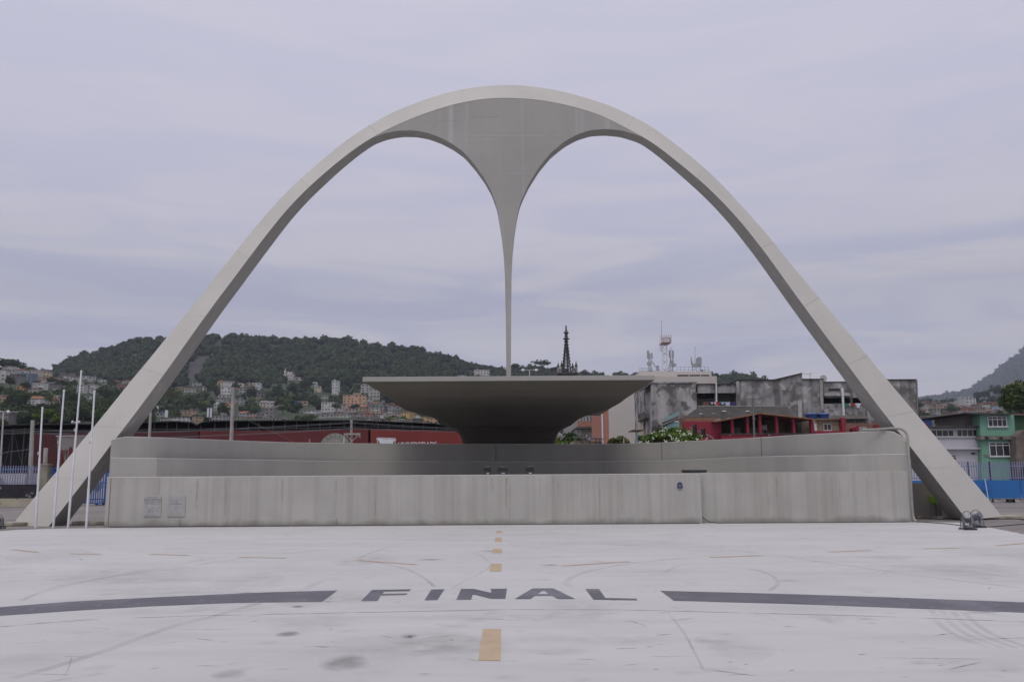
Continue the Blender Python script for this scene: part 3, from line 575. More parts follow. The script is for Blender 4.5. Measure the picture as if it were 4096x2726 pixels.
mb = MB(); mb.box(a.x, b.x, 40.75, 40.95, zf+.04, zf+.15); mb.box(a.x-.02, a.x+.35, 40.72, 40.98, zf+.1, zf+.17)
mb.tube([(a.x-.03, 40.8, zf+.13), (b.x+.03, 40.8, zf+.13)], .05, 8)
tag(mb.build('light_bar', M_black, bevel=.01), 'long low black light bar lying on the front wall top near the oval sign', 'light bar')
def cable(name, pts, r, mat, lab, cat='cable', n=6):
    mb = MB(); o = []
    for i in range(len(pts)-1):
        p0, p1, p2, p3 = [Vector(pts[j]) for j in (max(i-1, 0), i, i+1, min(i+2, len(pts)-1))]
        for k in range(8):
            t = k/8; o.append(.5*((2*p1)+(p2-p0)*t+(2*p0-5*p1+4*p2-p3)*t*t+(3*p1-p0-3*p2+p3)*t**3))
    o.append(Vector(pts[-1])); mb.tube(o, r, n); q = mb.build(name, mat, smooth=True)
    if lab: tag(q, lab, cat)
    return q, o
cable('black_cable', [(P(x, y, 40.0).x, 40.18+.03*math.sin(x*.01), .015) for x, y in ((432,2112),(800,2108),(1250,2105),(1800,2098),(2300,2096),(2800,2092))], .022, M_wire, 'black cable lying along the foot of the front stage wall')
cable('black_cable', [Vector((P(2803, 2060, 40.2).x, 40.5, .45)), Vector((P(2830, 2075, 40.2).x, 40.4, .14)), Vector((P(2880, 2084, 40.2).x, 40.3, .02)), Vector((P(3100, 2085, 40.2).x, 40.25, .015)), Vector((P(3640, 2085, 40.2).x, 40.3, .015))], .02, M_wire, 'black cable drooping from the step in the front wall and running right')
cable('black_cable', [G(3660, 2085, .015), G(3760, 2091, .015), G(3840, 2100, .015), G(3895, 2112, .015)], .02, M_wire, 'black cable running from the wall end to the dome covers')
cable('black_cable', [G(3930, 2108, .015), G(4020, 2100, .015), G(4100, 2093, .015)], .018, M_wire, 'black cable crossing the asphalt right of the dome covers')
cable('black_cable', [G(4010, 2059, .06), G(4060, 2072, .02), G(4130, 2084, .02)], .018, M_wire, 'black cable on the asphalt behind the right arch foot')
# ribbed conduit at the wall end
hp = [(3452, 1719, 41.3), (3520, 1716, 41.3), (3570, 1712, 41.3), (3603, 1714, 41.25), (3622, 1727, 41.15), (3630, 1750, 41.0), (3635, 1820, 40.6), (3641, 1886, 40.4), (3646, 1980, 40.35), (3652, 2060, 40.35), (3664, 2084, 40.2)]
q, o = cable('ribbed_conduit', [P(x, y, Y) for x, y, Y in hp], .055, surf('old_grey_conduit', (.30, .29, .265), var=.15, scale=4), None)
mb = MB(); ln = 0
for i in range(1, len(o)):
    ln += (o[i]-o[i-1]).length
vs = []; acc = 0; step = .1; nxt = 0
for i in range(1, len(o)):
    sg = (o[i]-o[i-1]).length
    while nxt <= acc+sg and sg > 0:
        t = (nxt-acc)/sg; c = o[i-1].lerp(o[i], t); d = (o[i]-o[i-1]).normalized()*.018; mb.tube([c-d, c+d], .068, 8); nxt += step
    acc += sg
tag(q, 'thick grey ribbed conduit over the top right corner and down the stage wall end', 'conduit')
ORG[q.name] = tuple(q.location); mb.build('conduit_ribs', MATS['old_grey_conduit'], q)
# dome covered spotlights
def domelight(px, py, wpx, hpx, lab, head=1):
    c = G(px, py); s_ = wpx/FPX*c.y*.92; h_ = .96*hpx/FPX*c.y; r = thing('covered_spotlight', lab, 'spotlight', c, 'moving spotlights under clear rain domes')
    mb = MB(); mb.box(c.x-s_*.42, c.x+s_*.42, c.y-.28, c.y+.28, .0, .07); mb.build('base_board', M_black, r, bevel=.01)
    mb = MB(); mb.box(c.x-s_*.2, c.x+s_*.2, c.y-.18, c.y+.18, .07, .07+h_*.16); mb.build('light_base', flat('grey_housing', (.17, .17, .18), .4), r, bevel=.03)
    for k in (-1, 1):
        mb = MB(); mb.hexa([(c.x+k*.14-.025, c.y-.07, h_*.22), (c.x+k*.14+.025, c.y-.07, h_*.22), (c.x+k*.14+.025, c.y+.07, h_*.22), (c.x+k*.14-.025, c.y+.07, h_*.22)], [(c.x+k*.17-.025, c.y-.05, h_*.66), (c.x+k*.17+.025, c.y-.05, h_*.66), (c.x+k*.17+.025, c.y+.05, h_*.66), (c.x+k*.17-.025, c.y+.05, h_*.66)]); mb.build('yoke_arm', flat('grey_housing', (.12, .12, .13), .4), r)
    mb = MB(); d = Vector((-.25*head, -.55, .35)).normalized(); q = Vector((c.x, c.y, h_*.62)); mb.tube([q-d*.2, q-d*.12, q+d*.1, q+d*.2], [.10, .14, .13, .12], 14); mb.build('lamp_head', flat('dark_head', (.13, .13, .14), .3), r, smooth=True, angle=40)
    mb = MB(); mb.tube([q+d*.2, q+d*.21], .105, 14); mb.build('lens', flat('lens_glass', (.12, .13, .15), .1), r)
    g = bpy.data.materials.get('clear_plastic')
    if not g:
        g = bpy.data.materials.new('clear_plastic'); g.use_nodes = True; t = g.node_tree; t.nodes.clear()
        o_ = nd(t, 'ShaderNodeOutputMaterial'); mx = nd(t, 'ShaderNodeMixShader'); tr = nd(t, 'ShaderNodeBsdfTransparent'); gl_ = nd(t, 'ShaderNodeBsdfGlossy'); lw = nd(t, 'ShaderNodeLayerWeight'); lw.inputs[0].default_value = .35
        tr.inputs[0].default_value = (.93, .94, .96, 1); gl_.inputs['Roughness'].default_value = .22; gl_.inputs[0].default_value = (.75, .76, .8, 1)
        ma = nd(t, 'ShaderNodeMath', operation='MULTIPLY_ADD'); ma.inputs[1].default_value = .22; ma.inputs[2].default_value = .02
        t.links.new(lw.outputs['Facing'], ma.inputs[0]); t.links.new(ma.outputs[0], mx.inputs[0]); t.links.new(tr.outputs[0], mx.inputs[1]); t.links.new(gl_.outputs[0], mx.inputs[2]); t.links.new(mx.outputs[0], o_.inputs[0])
    pr = [(s_*.5, 0.02), (s_*.5, h_*.30), (s_*.485, h_*.50), (s_*.44, h_*.68), (s_*.36, h_*.82), (s_*.25, h_*.92), (s_*.12, h_*.985), (.01, h_)]
    mb = MB(); mb.lathe(c, pr, 32, 1, .85); mb.build('clear_dome', g, r, smooth=True)
    mb = MB(); mb.lathe(c, [(s_*.5, .0), (s_*.54, .02), (s_*.54, .045), (s_*.5, .05)], 32, 1, .85); mb.build('dome_rim', flat('rim_grey', (.2, .2, .21), .3), r)
    for k in (-1, 1):
        pts = [Vector((c.x+k*pr[i][0]*.985, c.y, pr[i][1])) for i in range(len(pr))]; mb = MB(); mb.tube(pts, .012, 6); mb.build('dome_seam', M_black, r)
domelight(3908, 2108, 62, 70, 'rear clear dome covered spotlight at the foot of the right arch leg', -1)
domelight(3872, 2117, 60, 74, 'front clear dome covered spotlight at the foot of the right arch leg', 1)
domelight(-8, 2112, 46, 55, 'clear dome covered spotlight cut by the left edge of the photo', 1)
# foot blocks and kerbs
M_kerb = surf('mossy_kerb', (.30, .27, .22), var=.3, scale=2.5, rough=.95, bump=.4, blot=.6, bcol=(.09, .08, .06), blscale=1.5, blo=.45, bhi=.6)
def wedge(name, lab, x0, x1, ypx0, ypx1, h, depth, cat='kerb'):
    a = G(x0, ypx0); b = G(x1, ypx1); mb = MB(); mb.hexa([(a.x, a.y, 0), (b.x, b.y, 0), (b.x, b.y+depth, 0), (a.x, a.y+depth, 0)], [(a.x, a.y, h), (b.x, b.y, h), (b.x, b.y+depth, h), (a.x, a.y+depth, h)])
    return tag(mb.build(name, M_kerb, bevel=.03), lab, cat)
wedge('kerb', 'short mossy concrete kerb at the outer side of the left arch foot', -60, 98, 2104, 2102, .17, .6)
wedge('kerb', 'dark mossy kerb between the left arch foot and the end of the front wall', 285, 430, 2098, 2098, .16, .5)
wedge('kerb', 'low kerb between the stage wall end and the right arch foot', 3655, 3850, 2072, 2074, .12, .4)
a = G(3930, 2076); b = G(4006, 2062); mb = MB(); mb.hexa([(a.x, a.y, 0), (b.x+.2, a.y+.1, 0), (b.x+.4, a.y+2, 0), (a.x, a.y+2, 0)], [(a.x+.3, a.y, .13), (b.x+.02, a.y+.1, .13), (b.x+.02, a.y+2, .13), (a.x+.3, a.y+2, .13)])
tag(mb.build('foot_block', M_kerb, bevel=.03), 'low concrete block at the outer side of the right arch foot', 'block')
M_dwall = surf('dark_rendered_wall', (.20, .19, .175), var=.12, scale=1.2, rough=.95, blot=.4, bcol=(.26, .22, .15), blscale=.8, grime_shade=.5, gz=(0, .2), gcol=(.10, .08, .05))
a, b = P(3645, 2064, 43.3), P(3850, 2064, 43.3); top = P(3645, 1930, 43.3).z; t2 = P(3762, 1970, 43.3)
mb = MB(); mb.hexa([(a.x, 43.3, 0), (P(3762, 2064, 43.3).x, 43.3, 0), (P(3762, 2064, 43.3).x, 43.6, 0), (a.x, 43.6, 0)], [(a.x, 43.3, top), (P(3762, 1930, 43.3).x-.5, 43.3, top), (P(3762, 1930, 43.3).x-.5, 43.6, top), (a.x, 43.6, top)])
x1 = P(3762, 2064, 43.3).x; mb.prism([(x1+.002, 43.15, 0), (x1+1.55, 43.15, 0), (x1+.1, 43.15, P(3780, 1972, 43.3).z), (x1+.002, 43.15, P(3770, 1968, 43.3).z)], (0, .5, 0))
tag(mb.build('low_wall', M_dwall), 'low dark grey wall under the right arch leg carrying the green box', 'wall')
a, b = P(3726, 2011, 43.1), P(3757, 1983, 43.1); r = thing('green_box', 'bright lime green metal box on the low wall under the right arch leg', 'box', ((a.x+b.x)/2, 43.1, a.z))
M_lime = flat('lime_green_metal', (.19, .40, .02), .45)
mb = MB(); mb.box(a.x, b.x, 43.0, 43.29, a.z, b.z); mb.build('box_body', M_lime, r, bevel=.01)
mb = MB(); mb.box(a.x+.02, b.x-.03, 42.975, 43.0, a.z+.02, b.z-.02); mb.build('box_door', M_lime, r, bevel=.005)
mb = MB(); mb.tube([((a.x+b.x)/2+.05, 43.2, a.z), ((a.x+b.x)/2+.05, 43.2, .1)], .02, 6); mb.build('feed_pipe', M_wire, r)
mb = MB(); q = G(3767, 2071, .02); mb.lathe(q, [(.28, 0), (.2, .03), (.05, .05)], 10, 1, .5); tag(mb.build('crumpled_paper', M_white), 'crumpled white paper on the ground right of the wall end', 'litter')
# ------------------------------------------------------------------ left side: fence, gate, pillar
M_purple = flat('faded_violet_paint', (.18, .215, .36), .6); M_blue = flat('blue_gate_paint', (0.024, 0.096, 0.336), .5); M_bluep = surf('blue_panel', (0.014, 0.124, 0.368), var=.1, scale=.6, rough=.45, bump=.1)
YF = 66.0
def fence_bars(root, x0, x1, Y, z0, z1, step, mat, wbar=.045, rails=(.1, .8), post=2.6, postm=None):
    n = int((x1-x0)/step); mb = MB()
    for k in range(n+1):
        x = x0+k*step; mb.box(x-wbar/2, x+wbar/2, Y-.02, Y+.02, z0, z1+rng.uniform(-.02, .02))
    o = mb.build('bars', mat, root); 
    for f in rails:
        z = lerp(z0, z1, f); mb = MB(); mb.box(x0, x1, Y+.021, Y+.06, z-.03, z+.03); mb.build('rail', mat, root)
    x = x0+post*.4
    while x < x1:
        mb = MB(); mb.box(x-.05, x+.05, Y+.061, Y+.15, 0, z1+.02); mb.build('post', postm or mat, root); x += post
a = P(-260, 1900, YF); b = P(155, 1900, YF); z0, z1 = P(60, 1936, YF).z, P(60, 1862, YF).z
r = thing('bar_fence', 'faded violet bar fence on the mural wall at the far left', 'fence', ((a.x+b.x)/2, YF, 0)); fence_bars(r, a.x, b.x, YF, z0, z1, .19, M_purple, .06, (.08, .82), 2.9, flat('dark_post', (.05, .05, .06)))
M_mural = surf('grimy_mural_wall', (.02, .018, .025), var=.4, scale=2, rough=.9, blot=.8, bcol=(.28, .28, .33), blscale=1.2, blo=.60, bhi=.66)
zk = P(60, 1992, YF).z
mb = MB(); mb.box(a.x, b.x, YF-.05, YF+.3, zk, z0-.003); r = tag(mb.build('graffiti_wall', M_mural), 'black grimy painted low wall under the violet fence', 'wall')
mb = MB(); mb.box(a.x, b.x+1, YF-.35, YF+.3, 0, zk-.002); tag(mb.build('plinth', surf('cream_kerb', (.36, .33, .26), var=.15, scale=1.5, blot=.6, bcol=(.05, .045, .04), blscale=1.5, blo=.58, bhi=.66)), 'cream concrete plinth under the black mural wall at the left', 'kerb')
a, b = P(158, 1990, YF-.5), P(190, 1990, YF-.5); zt = P(170, 1860, YF-.5).z
mb = MB(); mb.box(a.x, b.x, YF-.8, YF-.2, 0, zt); mb.box(a.x-.05, b.x+.05, YF-.85, YF-.15, zt, zt+.12)
tag(mb.build('gate_pillar', surf('mouldy_pillar', (.23, .215, .17), var=.2, scale=1.5, blot=.7, bcol=(.06, .055, .05), blscale=1.2, blo=.45, bhi=.62)), 'mouldy square concrete pillar between the violet fence and the blue gate', 'pillar')
a, b = P(183, 1860, YF+.3), P(181, 1790, YF+.3); mb = MB(); mb.tube([(a.x, YF+.3, 0), (P(184, 1790, YF+.3).x, YF+.3, P(184, 1790, YF+.3).z)], .16, 10)
tag(mb.build('concrete_post', M_conc, smooth=True, angle=40), 'short round concrete post standing behind the gate pillar', 'post')
def gate(x0, x1, ytop, ybot, Y, lab, wheels=True):
    a, b = P(x0, ybot, Y), P(x1, ybot, Y); zt = P((x0+x1)/2, ytop, Y).z; zb = .18
    r = thing('blue_gate', lab, 'gate', ((a.x+b.x)/2, Y, 0)); n = int((b.x-a.x)/.17)
    mb = MB()
    for k in range(n+1): x = lerp(a.x, b.x, k/n); mb.box(x-.03, x+.03, Y-.03, Y+.03, zb, zt)
    mb.build('bars', M_blue, r)
    for z in (zb, zb+.28, lerp(zb, zt, .6), zt-.05):
        mb = MB(); mb.box(a.x, b.x, Y-.07, Y-.031, z-.04, z+.04); mb.build('rail', M_blue, r)
    for k in range(3):
        x = lerp(a.x, b.x, .25+.25*k); mb = MB(); mb.tube([(x, Y-.05, zb), (x+.9, Y-.9, 0.05)] if k == 1 else [(x, Y-.06, zb), (x, Y-.06, zt)], .05, 6); mb.build('brace', M_blue, r)
    if wheels:
        for f in (.55, .72):
            x = lerp(a.x, b.x, f); mb = MB(); mb.tube([(x, Y-.12, .1), (x, Y-.02, .1)], .1, 12); mb.build('wheel', M_black, r)
gate(300, 460, 1876, 2014, 68.5, 'blue barred rolling gate behind the left arch leg, beside the stage wall end')
gate(192, 262, 1869, 1990, 67.2, 'blue barred gate leaf just right of the mouldy pillar', False)
M_cars = surf('parked_clutter', (.28, .27, .27), var=.5, scale=.8, blot=.8, bcol=(.06, .07, .12), blscale=1.1, blo=.45, bhi=.55)
a, b = P(-200, 2000, 74), P(470, 2000, 74)
mb = MB(); mb.box(a.x, b.x, 73.5, 74, 0, P(100, 1892, 74).z); tag(mb.build('yard_wall', surf('graffiti_yard_wall', (.42, .40, .40), var=.15, scale=1, streak=.35, scol=(.28, .17, .15), sscale=(.5, .5, .1), blot=.75, bcol=(.06, .06, .10), blscale=.9, blo=.56, bhi=.62)), 'pale graffitied yard wall seen through the bars at the left', 'wall')
# ------------------------------------------------------------------ grandstand shelter with banners
YB = 78.0
M_net = flat('black_netting', (.012, .012, .014), .95); M_sroof = surf('black_corrugated_roof', (.022, .022, .024), var=.3, scale=1)
st = thing('grandstand_shelter', 'very long black corrugated shelter behind the banners, left of the canopy', 'shelter', (P(900, 1885, YB).x, YB+2, 0))
tops = [(-120,1704),(0,1702),(60,1697),(168,1695),(400,1694),(470,1693),(608,1686),(700,1683),(770,1688),(787,1700),(805,1688),(850,1682),(1150,1680),(1402,1679),(1609,1686),(1743,1692),(1800,1706),(1830,1722)]
x0, x1 = P(-120, 1800, YB).x, P(1862, 1800, YB).x
mb = MB(); bn = [P(px, interp(px, tops)+2, YB+1.4) for px in range(-120, 1863, 12)]; mb.add([(p.x, p.y, q) for p in bn for q in (0, p.z)], [(2*i, 2*i+2, 2*i+3, 2*i+1) for i in range(len(bn)-1)]); mb.build('back_netting', M_net, st)
vs = []; n = 900
for k in range(n+1):
    px = lerp(-120, 1830, k/n); p = P(px, interp(px, tops), YB); dz = .05*math.sin(k*2.0)
    vs += [(p.x, YB-.1, p.z+dz), (p.x, YB+6, p.z+dz-.5), (p.x, YB-.1, p.z+dz-.06)]
mb = MB(); mb.add(vs, [(3*i, 3*i+3, 3*i+4, 3*i+1) for i in range(n)]+[(3*i+2, 3*i+5, 3*i+3, 3*i) for i in range(n)]); mb.build('corrugated_roof', M_sroof, st)
M_struc = flat('scaffold_grey', (.07, .07, .072), .6)
for px in list(range(-80, 130, 45)):
    t = P(px, 1700, YB+.6); mb = MB(); mb.tube([(t.x, YB+.6, 0), (t.x, YB+.6, t.z-.2)], .05, 6); mb.build('scaffold_post', M_struc, st)
for i in range(7):
    a = P(-100+i*38, 1880, YB+1); b = P(-60+i*38, 1712, YB+1); mb = MB(); mb.tube([a, b] if i % 2 else [P(-100+i*38, 1712, YB+1), P(-60+i*38, 1880, YB+1)], .03, 5); mb.build('scaffold_brace', M_struc, st)
for px in list(range(620, 1830, 47)):
    px += rng.randint(-6, 6); t = P(px, interp(px, tops)+4, YB+.3); mb = MB(); mb.tube([(t.x, YB+.3, P(px, 1760, YB).z), (t.x, YB+.3, t.z)], .045, 5); mb.build('roof_post', M_struc, st)
bt = [(-120,1735),(130,1733),(470,1729),(608,1726),(900,1722),(1150,1722),(1475,1714),(1743,1722),(1830,1726)]
for off in (0, -9):
    mb = MB(); mb.tube([P(px, interp(px, bt)+off, YB+.25) for px in range(130, 1831, 40)], .04, 5); mb.build('edge_rail', M_struc, st)
for px in range(1205, 1320, 11):
    p = P(px, interp(px, bt), YB+.2); mb = MB(); mb.tube([p, p+Vector((0, 0, .25))], .03, 4); mb.build('short_baluster', M_struc, st)
def banner(name, lab, xa, xb, ybot, mat, topf, cat='banner', Y=YB, grp='maroon banners hung on the shelter', parent=None, fold=.06):
    n = max(6, int((xb-xa)/6)); m = 10; vs = []
    for j in range(m+1):
        for i in range(n+1):
            px = lerp(xa, xb, i/n); t = P(px, topf(px), Y); bb = P(px, ybot, Y); x = t.x; z = lerp(t.z, bb.z, j/m)
            y = Y-.02-fold*(.6+.6*mnoise.noise(Vector((x*.8, z*.25, 1)))+.25*math.sin(x*3.1)*(j/m))
            vs.append((x, y, z+(.04*math.sin(x*2.2) if j == 0 else 0)))
    w_ = n+1; mb = MB(); mb.add(vs, [(j*w_+i, (j+1)*w_+i, (j+1)*w_+i+1, j*w_+i+1) for j in range(m) for i in range(n)])
    o = mb.build(name, mat, parent, smooth=True)
    if lab: tag(o, lab, cat, grp)
    return o
M_mar = surf('maroon_fabric', (0.101, 0.015, 0.018), var=.18, scale=.5, rough=.8, bump=.35, bscale=1.5); M_mar2 = surf('maroon_fabric_deep', (0.057, 0.010, 0.012), var=.15, scale=.5, rough=.8, bump=.3, bscale=1.5)
M_red = surf('red_fabric', (0.169, 0.024, 0.020), var=.15, scale=.5, rough=.75, bump=.35, bscale=1.2)
tf = lambda px: interp(px, bt)
bl_ = thing('long_banner', 'dark maroon banner with a painted castle panel, left of and behind the left arch leg', 'banner', (P(270, 1870, YB).x, YB, 0), 'maroon banners hung on the shelter')
banner('banner_cloth', None, 131, 480, 1890, M_mar2, tf, parent=bl_)
Ya = YB-.16
mb = MB(); mb.poly([P(228, 1745, Ya), P(231, 1870, Ya), P(420, 1870, Ya), P(420, 1743, Ya)]); mb.build('grey_panel', surf('grey_panel', (.20, .185, .18), var=.15, scale=1), bl_)
mb = MB()
mb.poly([P(242, 1872, Ya-.02), P(265, 1872, Ya-.02), P(246, 1790, Ya-.02)])
for k in range(9): mb.box(P(243, 1800, Ya).x, P(252+k*1.6, 1800, Ya).x, Ya-.03, Ya-.025, P(243, 1868-k*8, Ya).z, P(243, 1864-k*8, Ya).z)
# small drawn castle: towers and gate
for cx, w_, h0 in ((283, 14, 1795), (268, 5, 1805), (298, 5, 1805)):
    mb.box(P(cx-w_/2, 1800, Ya).x, P(cx+w_/2, 1800, Ya).x, Ya-.03, Ya-.025, P(cx, 1835, Ya).z, P(cx, h0, Ya).z); mb.poly([P(cx-w_/2-1, h0, Ya-.03), P(cx+w_/2+1, h0, Ya-.03), P(cx, h0-12, Ya-.03)])
mb.build('castle_drawing', M_mar, bl_)
mb = MB(); mb.box(P(224, 1745, Ya).x, P(420, 1745, Ya).x, Ya-.05, Ya-.01, P(224, 1745, Ya).z, P(224, 1741, Ya).z); mb.build('panel_trim', flat('trim_pale', (.35, .32, .3)), bl_)
b2 = thing('long_banner', 'long plain maroon banner directly right of the left arch leg', 'banner', (P(640, 1870, YB).x, YB, 0), 'maroon banners hung on the shelter')
banner('banner_cloth', None, 482, 795, 1840, M_mar2, tf, parent=b2)
b3 = thing('long_banner', 'long maroon banner with a round grey club emblem', 'banner', (P(1100, 1870, YB).x, YB, 0), 'maroon banners hung on the shelter')
banner('banner_cloth', None, 801, 1474, 1840, M_mar, tf, parent=b3)
ce = P(1340, 1789, Ya); re = P(1403, 1789, Ya).x-ce.x; ez = re*.97; ce.z = P(1340, 1732, Ya).z-ez
mb = MB(); n = 48
def ring2(mb, r0, r1_, y, a0=0, a1=360, n=48):
    vs = []
    for k in range(n+1):
        t = R(lerp(a0, a1, k/n)); vs += [(ce.x+r0*math.cos(t), y, ce.z+r0*math.sin(t)), (ce.x+r1_*math.cos(t), y, ce.z+r1_*math.sin(t))]
    mb.add(vs, [(2*i, 2*i+2, 2*i+3, 2*i+1) for i in range(n)])
ring2(mb, 0.01, re, Ya-.02); mb.build('emblem_disc', surf('emblem_grey', (.26, .25, .24), var=.08, scale=1), b3)
mb = MB(); ring2(mb, re*.97, re, Ya-.03); ring2(mb, re*.66, re*.68, Ya-.03)
for k, chx in enumerate('G.R.E.S.E'):
    an = R(128-k*9.6); rr_ = re*.74; c = (ce.x+rr_*math.cos(an), Ya-.035, ce.z+rr_*math.sin(an)); ux = Vector((math.sin(an), 0, -math.cos(an))); uy = Vector((math.cos(an), 0, math.sin(an)))
    add_text(mb, chx, re*.26, c, ux, uy, bold=.004)
for sgn in (-1, 1):
    for k in range(6):
        an = R(90+sgn*(58+k*5)); c = Vector((ce.x+re*.80*math.cos(an), Ya-.035, ce.z+re*.80*math.sin(an))); 
        for q in (-1, 1):
            d = Vector((math.cos(an+q*.9+1.57*sgn), 0, math.sin(an+q*.9+1.57*sgn)))*re*.10; nn = Vector((-d.z, 0, d.x))*.28; mb.add([c, c+d*.5+nn, c+d, c+d*.5-nn], [(0, 1, 2, 3)])
mb.build('emblem_lettering', flat('olive_ink', (.13, .14, .06)), b3)
mb = MB(); z = ce.z+re*.12
mb.box(ce.x-.06, ce.x+.06, Ya-.045, Ya-.04, z-.6, z+.46); mb.box(ce.x-.26, ce.x+.26, Ya-.05, Ya-.046, z+.2, z+.3)
for sgn in (-1, 1): mb.poly([(ce.x+sgn*.1, Ya-.045, z-.1), (ce.x+sgn*.9, Ya-.045, z-.28), (ce.x+sgn*.8, Ya-.045, z-.1), (ce.x+sgn*.3, Ya-.045, z+.06)])
mb.build('gold_cross', flat('gold_ink', (.30, .27, .03)), b3)
b4 = thing('long_banner', 'red banner with a white open book logo and UNIVERSIDADE lettering beside the canopy', 'banner', (P(1650, 1870, YB).x, YB, 0), 'maroon banners hung on the shelter')
banner('banner_cloth', None, 1483, 1852, 1840, M_red, lambda px: interp(px, [(1483,1715),(1700,1721),(1815,1724),(1838,1736),(1850,1765),(1852,1780)]), parent=b4, fold=.1)
Yl = YB-.24; lx = lambda x: 1150+x*.38272; ly = lambda y: 1280+y*.38272
mb = MB()
tess = lambda pts: mb.prism([P(lx(a), ly(b), Yl) for a, b in pts], (0, -.01, 0))
tess([(937,1224),(1030,1226),(1038,1232),(1046,1226),(1131,1228),(1131,1232),(1048,1233),(1038,1240),(1028,1233),(937,1230)])
tess([(930,1233),(1026,1237),(1038,1246),(1050,1237),(1136,1241),(1136,1252),(1118,1256),(1106,1270),(1098,1320),(975,1320),(968,1290),(958,1262),(945,1250),(930,1248)])
for s_ in (0, 1):
    for k in range(4):
        y = 1262+k*12; x = 938 if s_ == 0 else 1112
        tess([(x, y), (x+22-k*3 if s_ == 0 else x+18, y), (x+22-k*3 if s_ == 0 else x+18, y+4), (x, y+4)])
    x = 936 if s_ == 0 else 1126; tess([(x, 1255), (x+5, 1255), (x+5, 1330), (x, 1330)])
mb.build('book_logo', M_white, b4); mb = MB()
fit_text(mb, 'UNIVERSIDADE', P(lx(1160), 1700, Yl).x, P(lx(1562), 1700, Yl).x, P(1670, 1766.5, Yl).z, P(1670, 1786, Yl).z, Yl-.012, .01)
mb.build('banner_lettering', M_white, b4)
# utility poles and wires
def upole(lab, x0, yb, x1, yt, Y, r0=.14, arm=None, box=False, name='utility_pole', mat=None):
    b = P(x0, yb, Y); t = P(x1, yt, Y); r = thing(name, lab, 'pole', (b.x, Y, 0), 'utility poles')
    mb = MB(); mb.tube([(b.x, Y, 0), t], [r0*1.15, r0*.8], 10); mb.build('shaft', mat or M_conc, r, smooth=True, angle=40)
    if arm:
        xa, xb, ya = arm; a = P(xa, ya, Y-.25); c = P(xb, ya, Y-.25); mb = MB(); mb.box(a.x, c.x, Y-.32, Y-.2, a.z-.07, a.z+.07); mb.build('crossarm', mat or M_conc, r)
        for f in (.03, .22, .78, .97):
            x = lerp(a.x, c.x, f); mb = MB(); mb.lathe((x, Y-.26, a.z-.32), [(.05, 0), (.09, .05), (.05, .09), (.08, .13), (.04, .25)], 8); mb.build('insulator', flat('insulator_glaze', (.25, .24, .23), .3), r)
        for s_ in (-1, 1):
            x = (a.x+c.x)/2; mb = MB(); mb.tube([(x, Y-.26, a.z-.6), (x+s_*.6, Y-.26, a.z-.05)], .025, 5); mb.build('brace', M_galv, r)
    return r, t
upole('concrete utility pole with crossarm in front of the emblem banner', 1407, 1780, 1406, 1679, 74, .13, (1376, 1441, 1735))
upole('leaning plain concrete pole before the long maroon banner', 925, 1790, 932, 1582, 73, .17)
upole('grey concrete pole just right of the left arch leg', 598, 1770, 603, 1640, 73, .13)
upole('dark grey utility pole left of the maroon castle banner', 124, 1900, 131, 1680, 73, .19)
upole('short thin pole stub above the stage wall, left of the emblem', 1238, 1790, 1238, 1754, 73, .05)
upole('thin white pole stub crossing the emblem banner', 1376, 1790, 1376, 1748, 72.5, .05, None, False, 'utility_pole', M_white)
def wire(lab, pts, Y, r=.018, sag=0, grp=None):
    p = [P(a, b, y) for (a, b), y in zip(pts, Y if isinstance(Y, (list, tuple)) else [Y]*len(pts))]; o = []
    for i in range(len(p)-1):
        L_ = (p[i+1]-p[i]).length
        for k in range(12): t = k/12; q = p[i].lerp(p[i+1], t); q.z -= 4*t*(1-t)*L_*sag; o.append(q)
    o.append(p[-1]); mb = MB(); mb.tube(o, r, 4); return tag(mb.build('overhead_wire', flat('wire_grey', (.13, .13, .14))), lab, 'wire', grp)
for k, (ya, yb_, yc_) in enumerate(((1697,1687,1712),(1703,1691,1716),(1709,1711,1721),(1713,1714,1727))):
    wire(['topmost', 'second', 'third', 'lowest'][k]+' overhead wire of the bundle before the black shelter', ((-20, ya+22), (128, ya+18), (604, yb_+38), (1406, yb_), (1845, yc_)), [73, 73, 73, 73.8, 76], .02, .004, 'wires before the shelter')
wire('loose slanting wire down from the leaning concrete pole', ((931, 1648), (1170, 1762)), 73, .015, .01)
wire('thick drooping service wire at the far left', ((-20, 1820), (30, 1806), (118, 1795)), 72, .03, .01)
# street lamps
def dlamp(lab, px, yb, yt, Y, x0, x1, ya=None):
    b = P(px, yb, Y); t = P(px, yt, Y); ya = ya or yt; r = thing('street_lamp', lab, 'street lamp', (b.x, Y, 0), 'twin headed street lamps')
    mb = MB(); mb.tube([(b.x, Y, 0), t], [.1, .06], 8); mb.build('pole', M_galv, r, smooth=True, angle=40)
    for xe in (x0, x1):
        e_ = P(xe, ya, Y); mb = MB(); mb.tube([t, t.lerp(e_, .5)+Vector((0, 0, .06)), t.lerp(e_, .6)], .035, 6); mb.build('arm', M_galv, r)
        c = t.lerp(e_, .78); d = (e_-t)*.22; d.z = 0; mb = MB(); ps = [c+d*s for s in (-1, -.7, 0, .7, 1)]; mb.tube(ps, [.04, .13, .17, .12, .03], 10); mb.build('lamp_head', flat('lamp_white', (.6, .6, .6), .4), r, smooth=True)
dlamp('twin headed street lamp seen over the canopy roof beside the spike', 2118, 1560, 1480, 95, 2084, 2153)
dlamp('twin headed street lamp between the tallest and the rightmost flagpole', 302, 1800, 1688, 82, 286, 320)
dlamp('twin headed street lamp at the left edge of the photo', 14, 1760, 1647, 76, -10, 39)
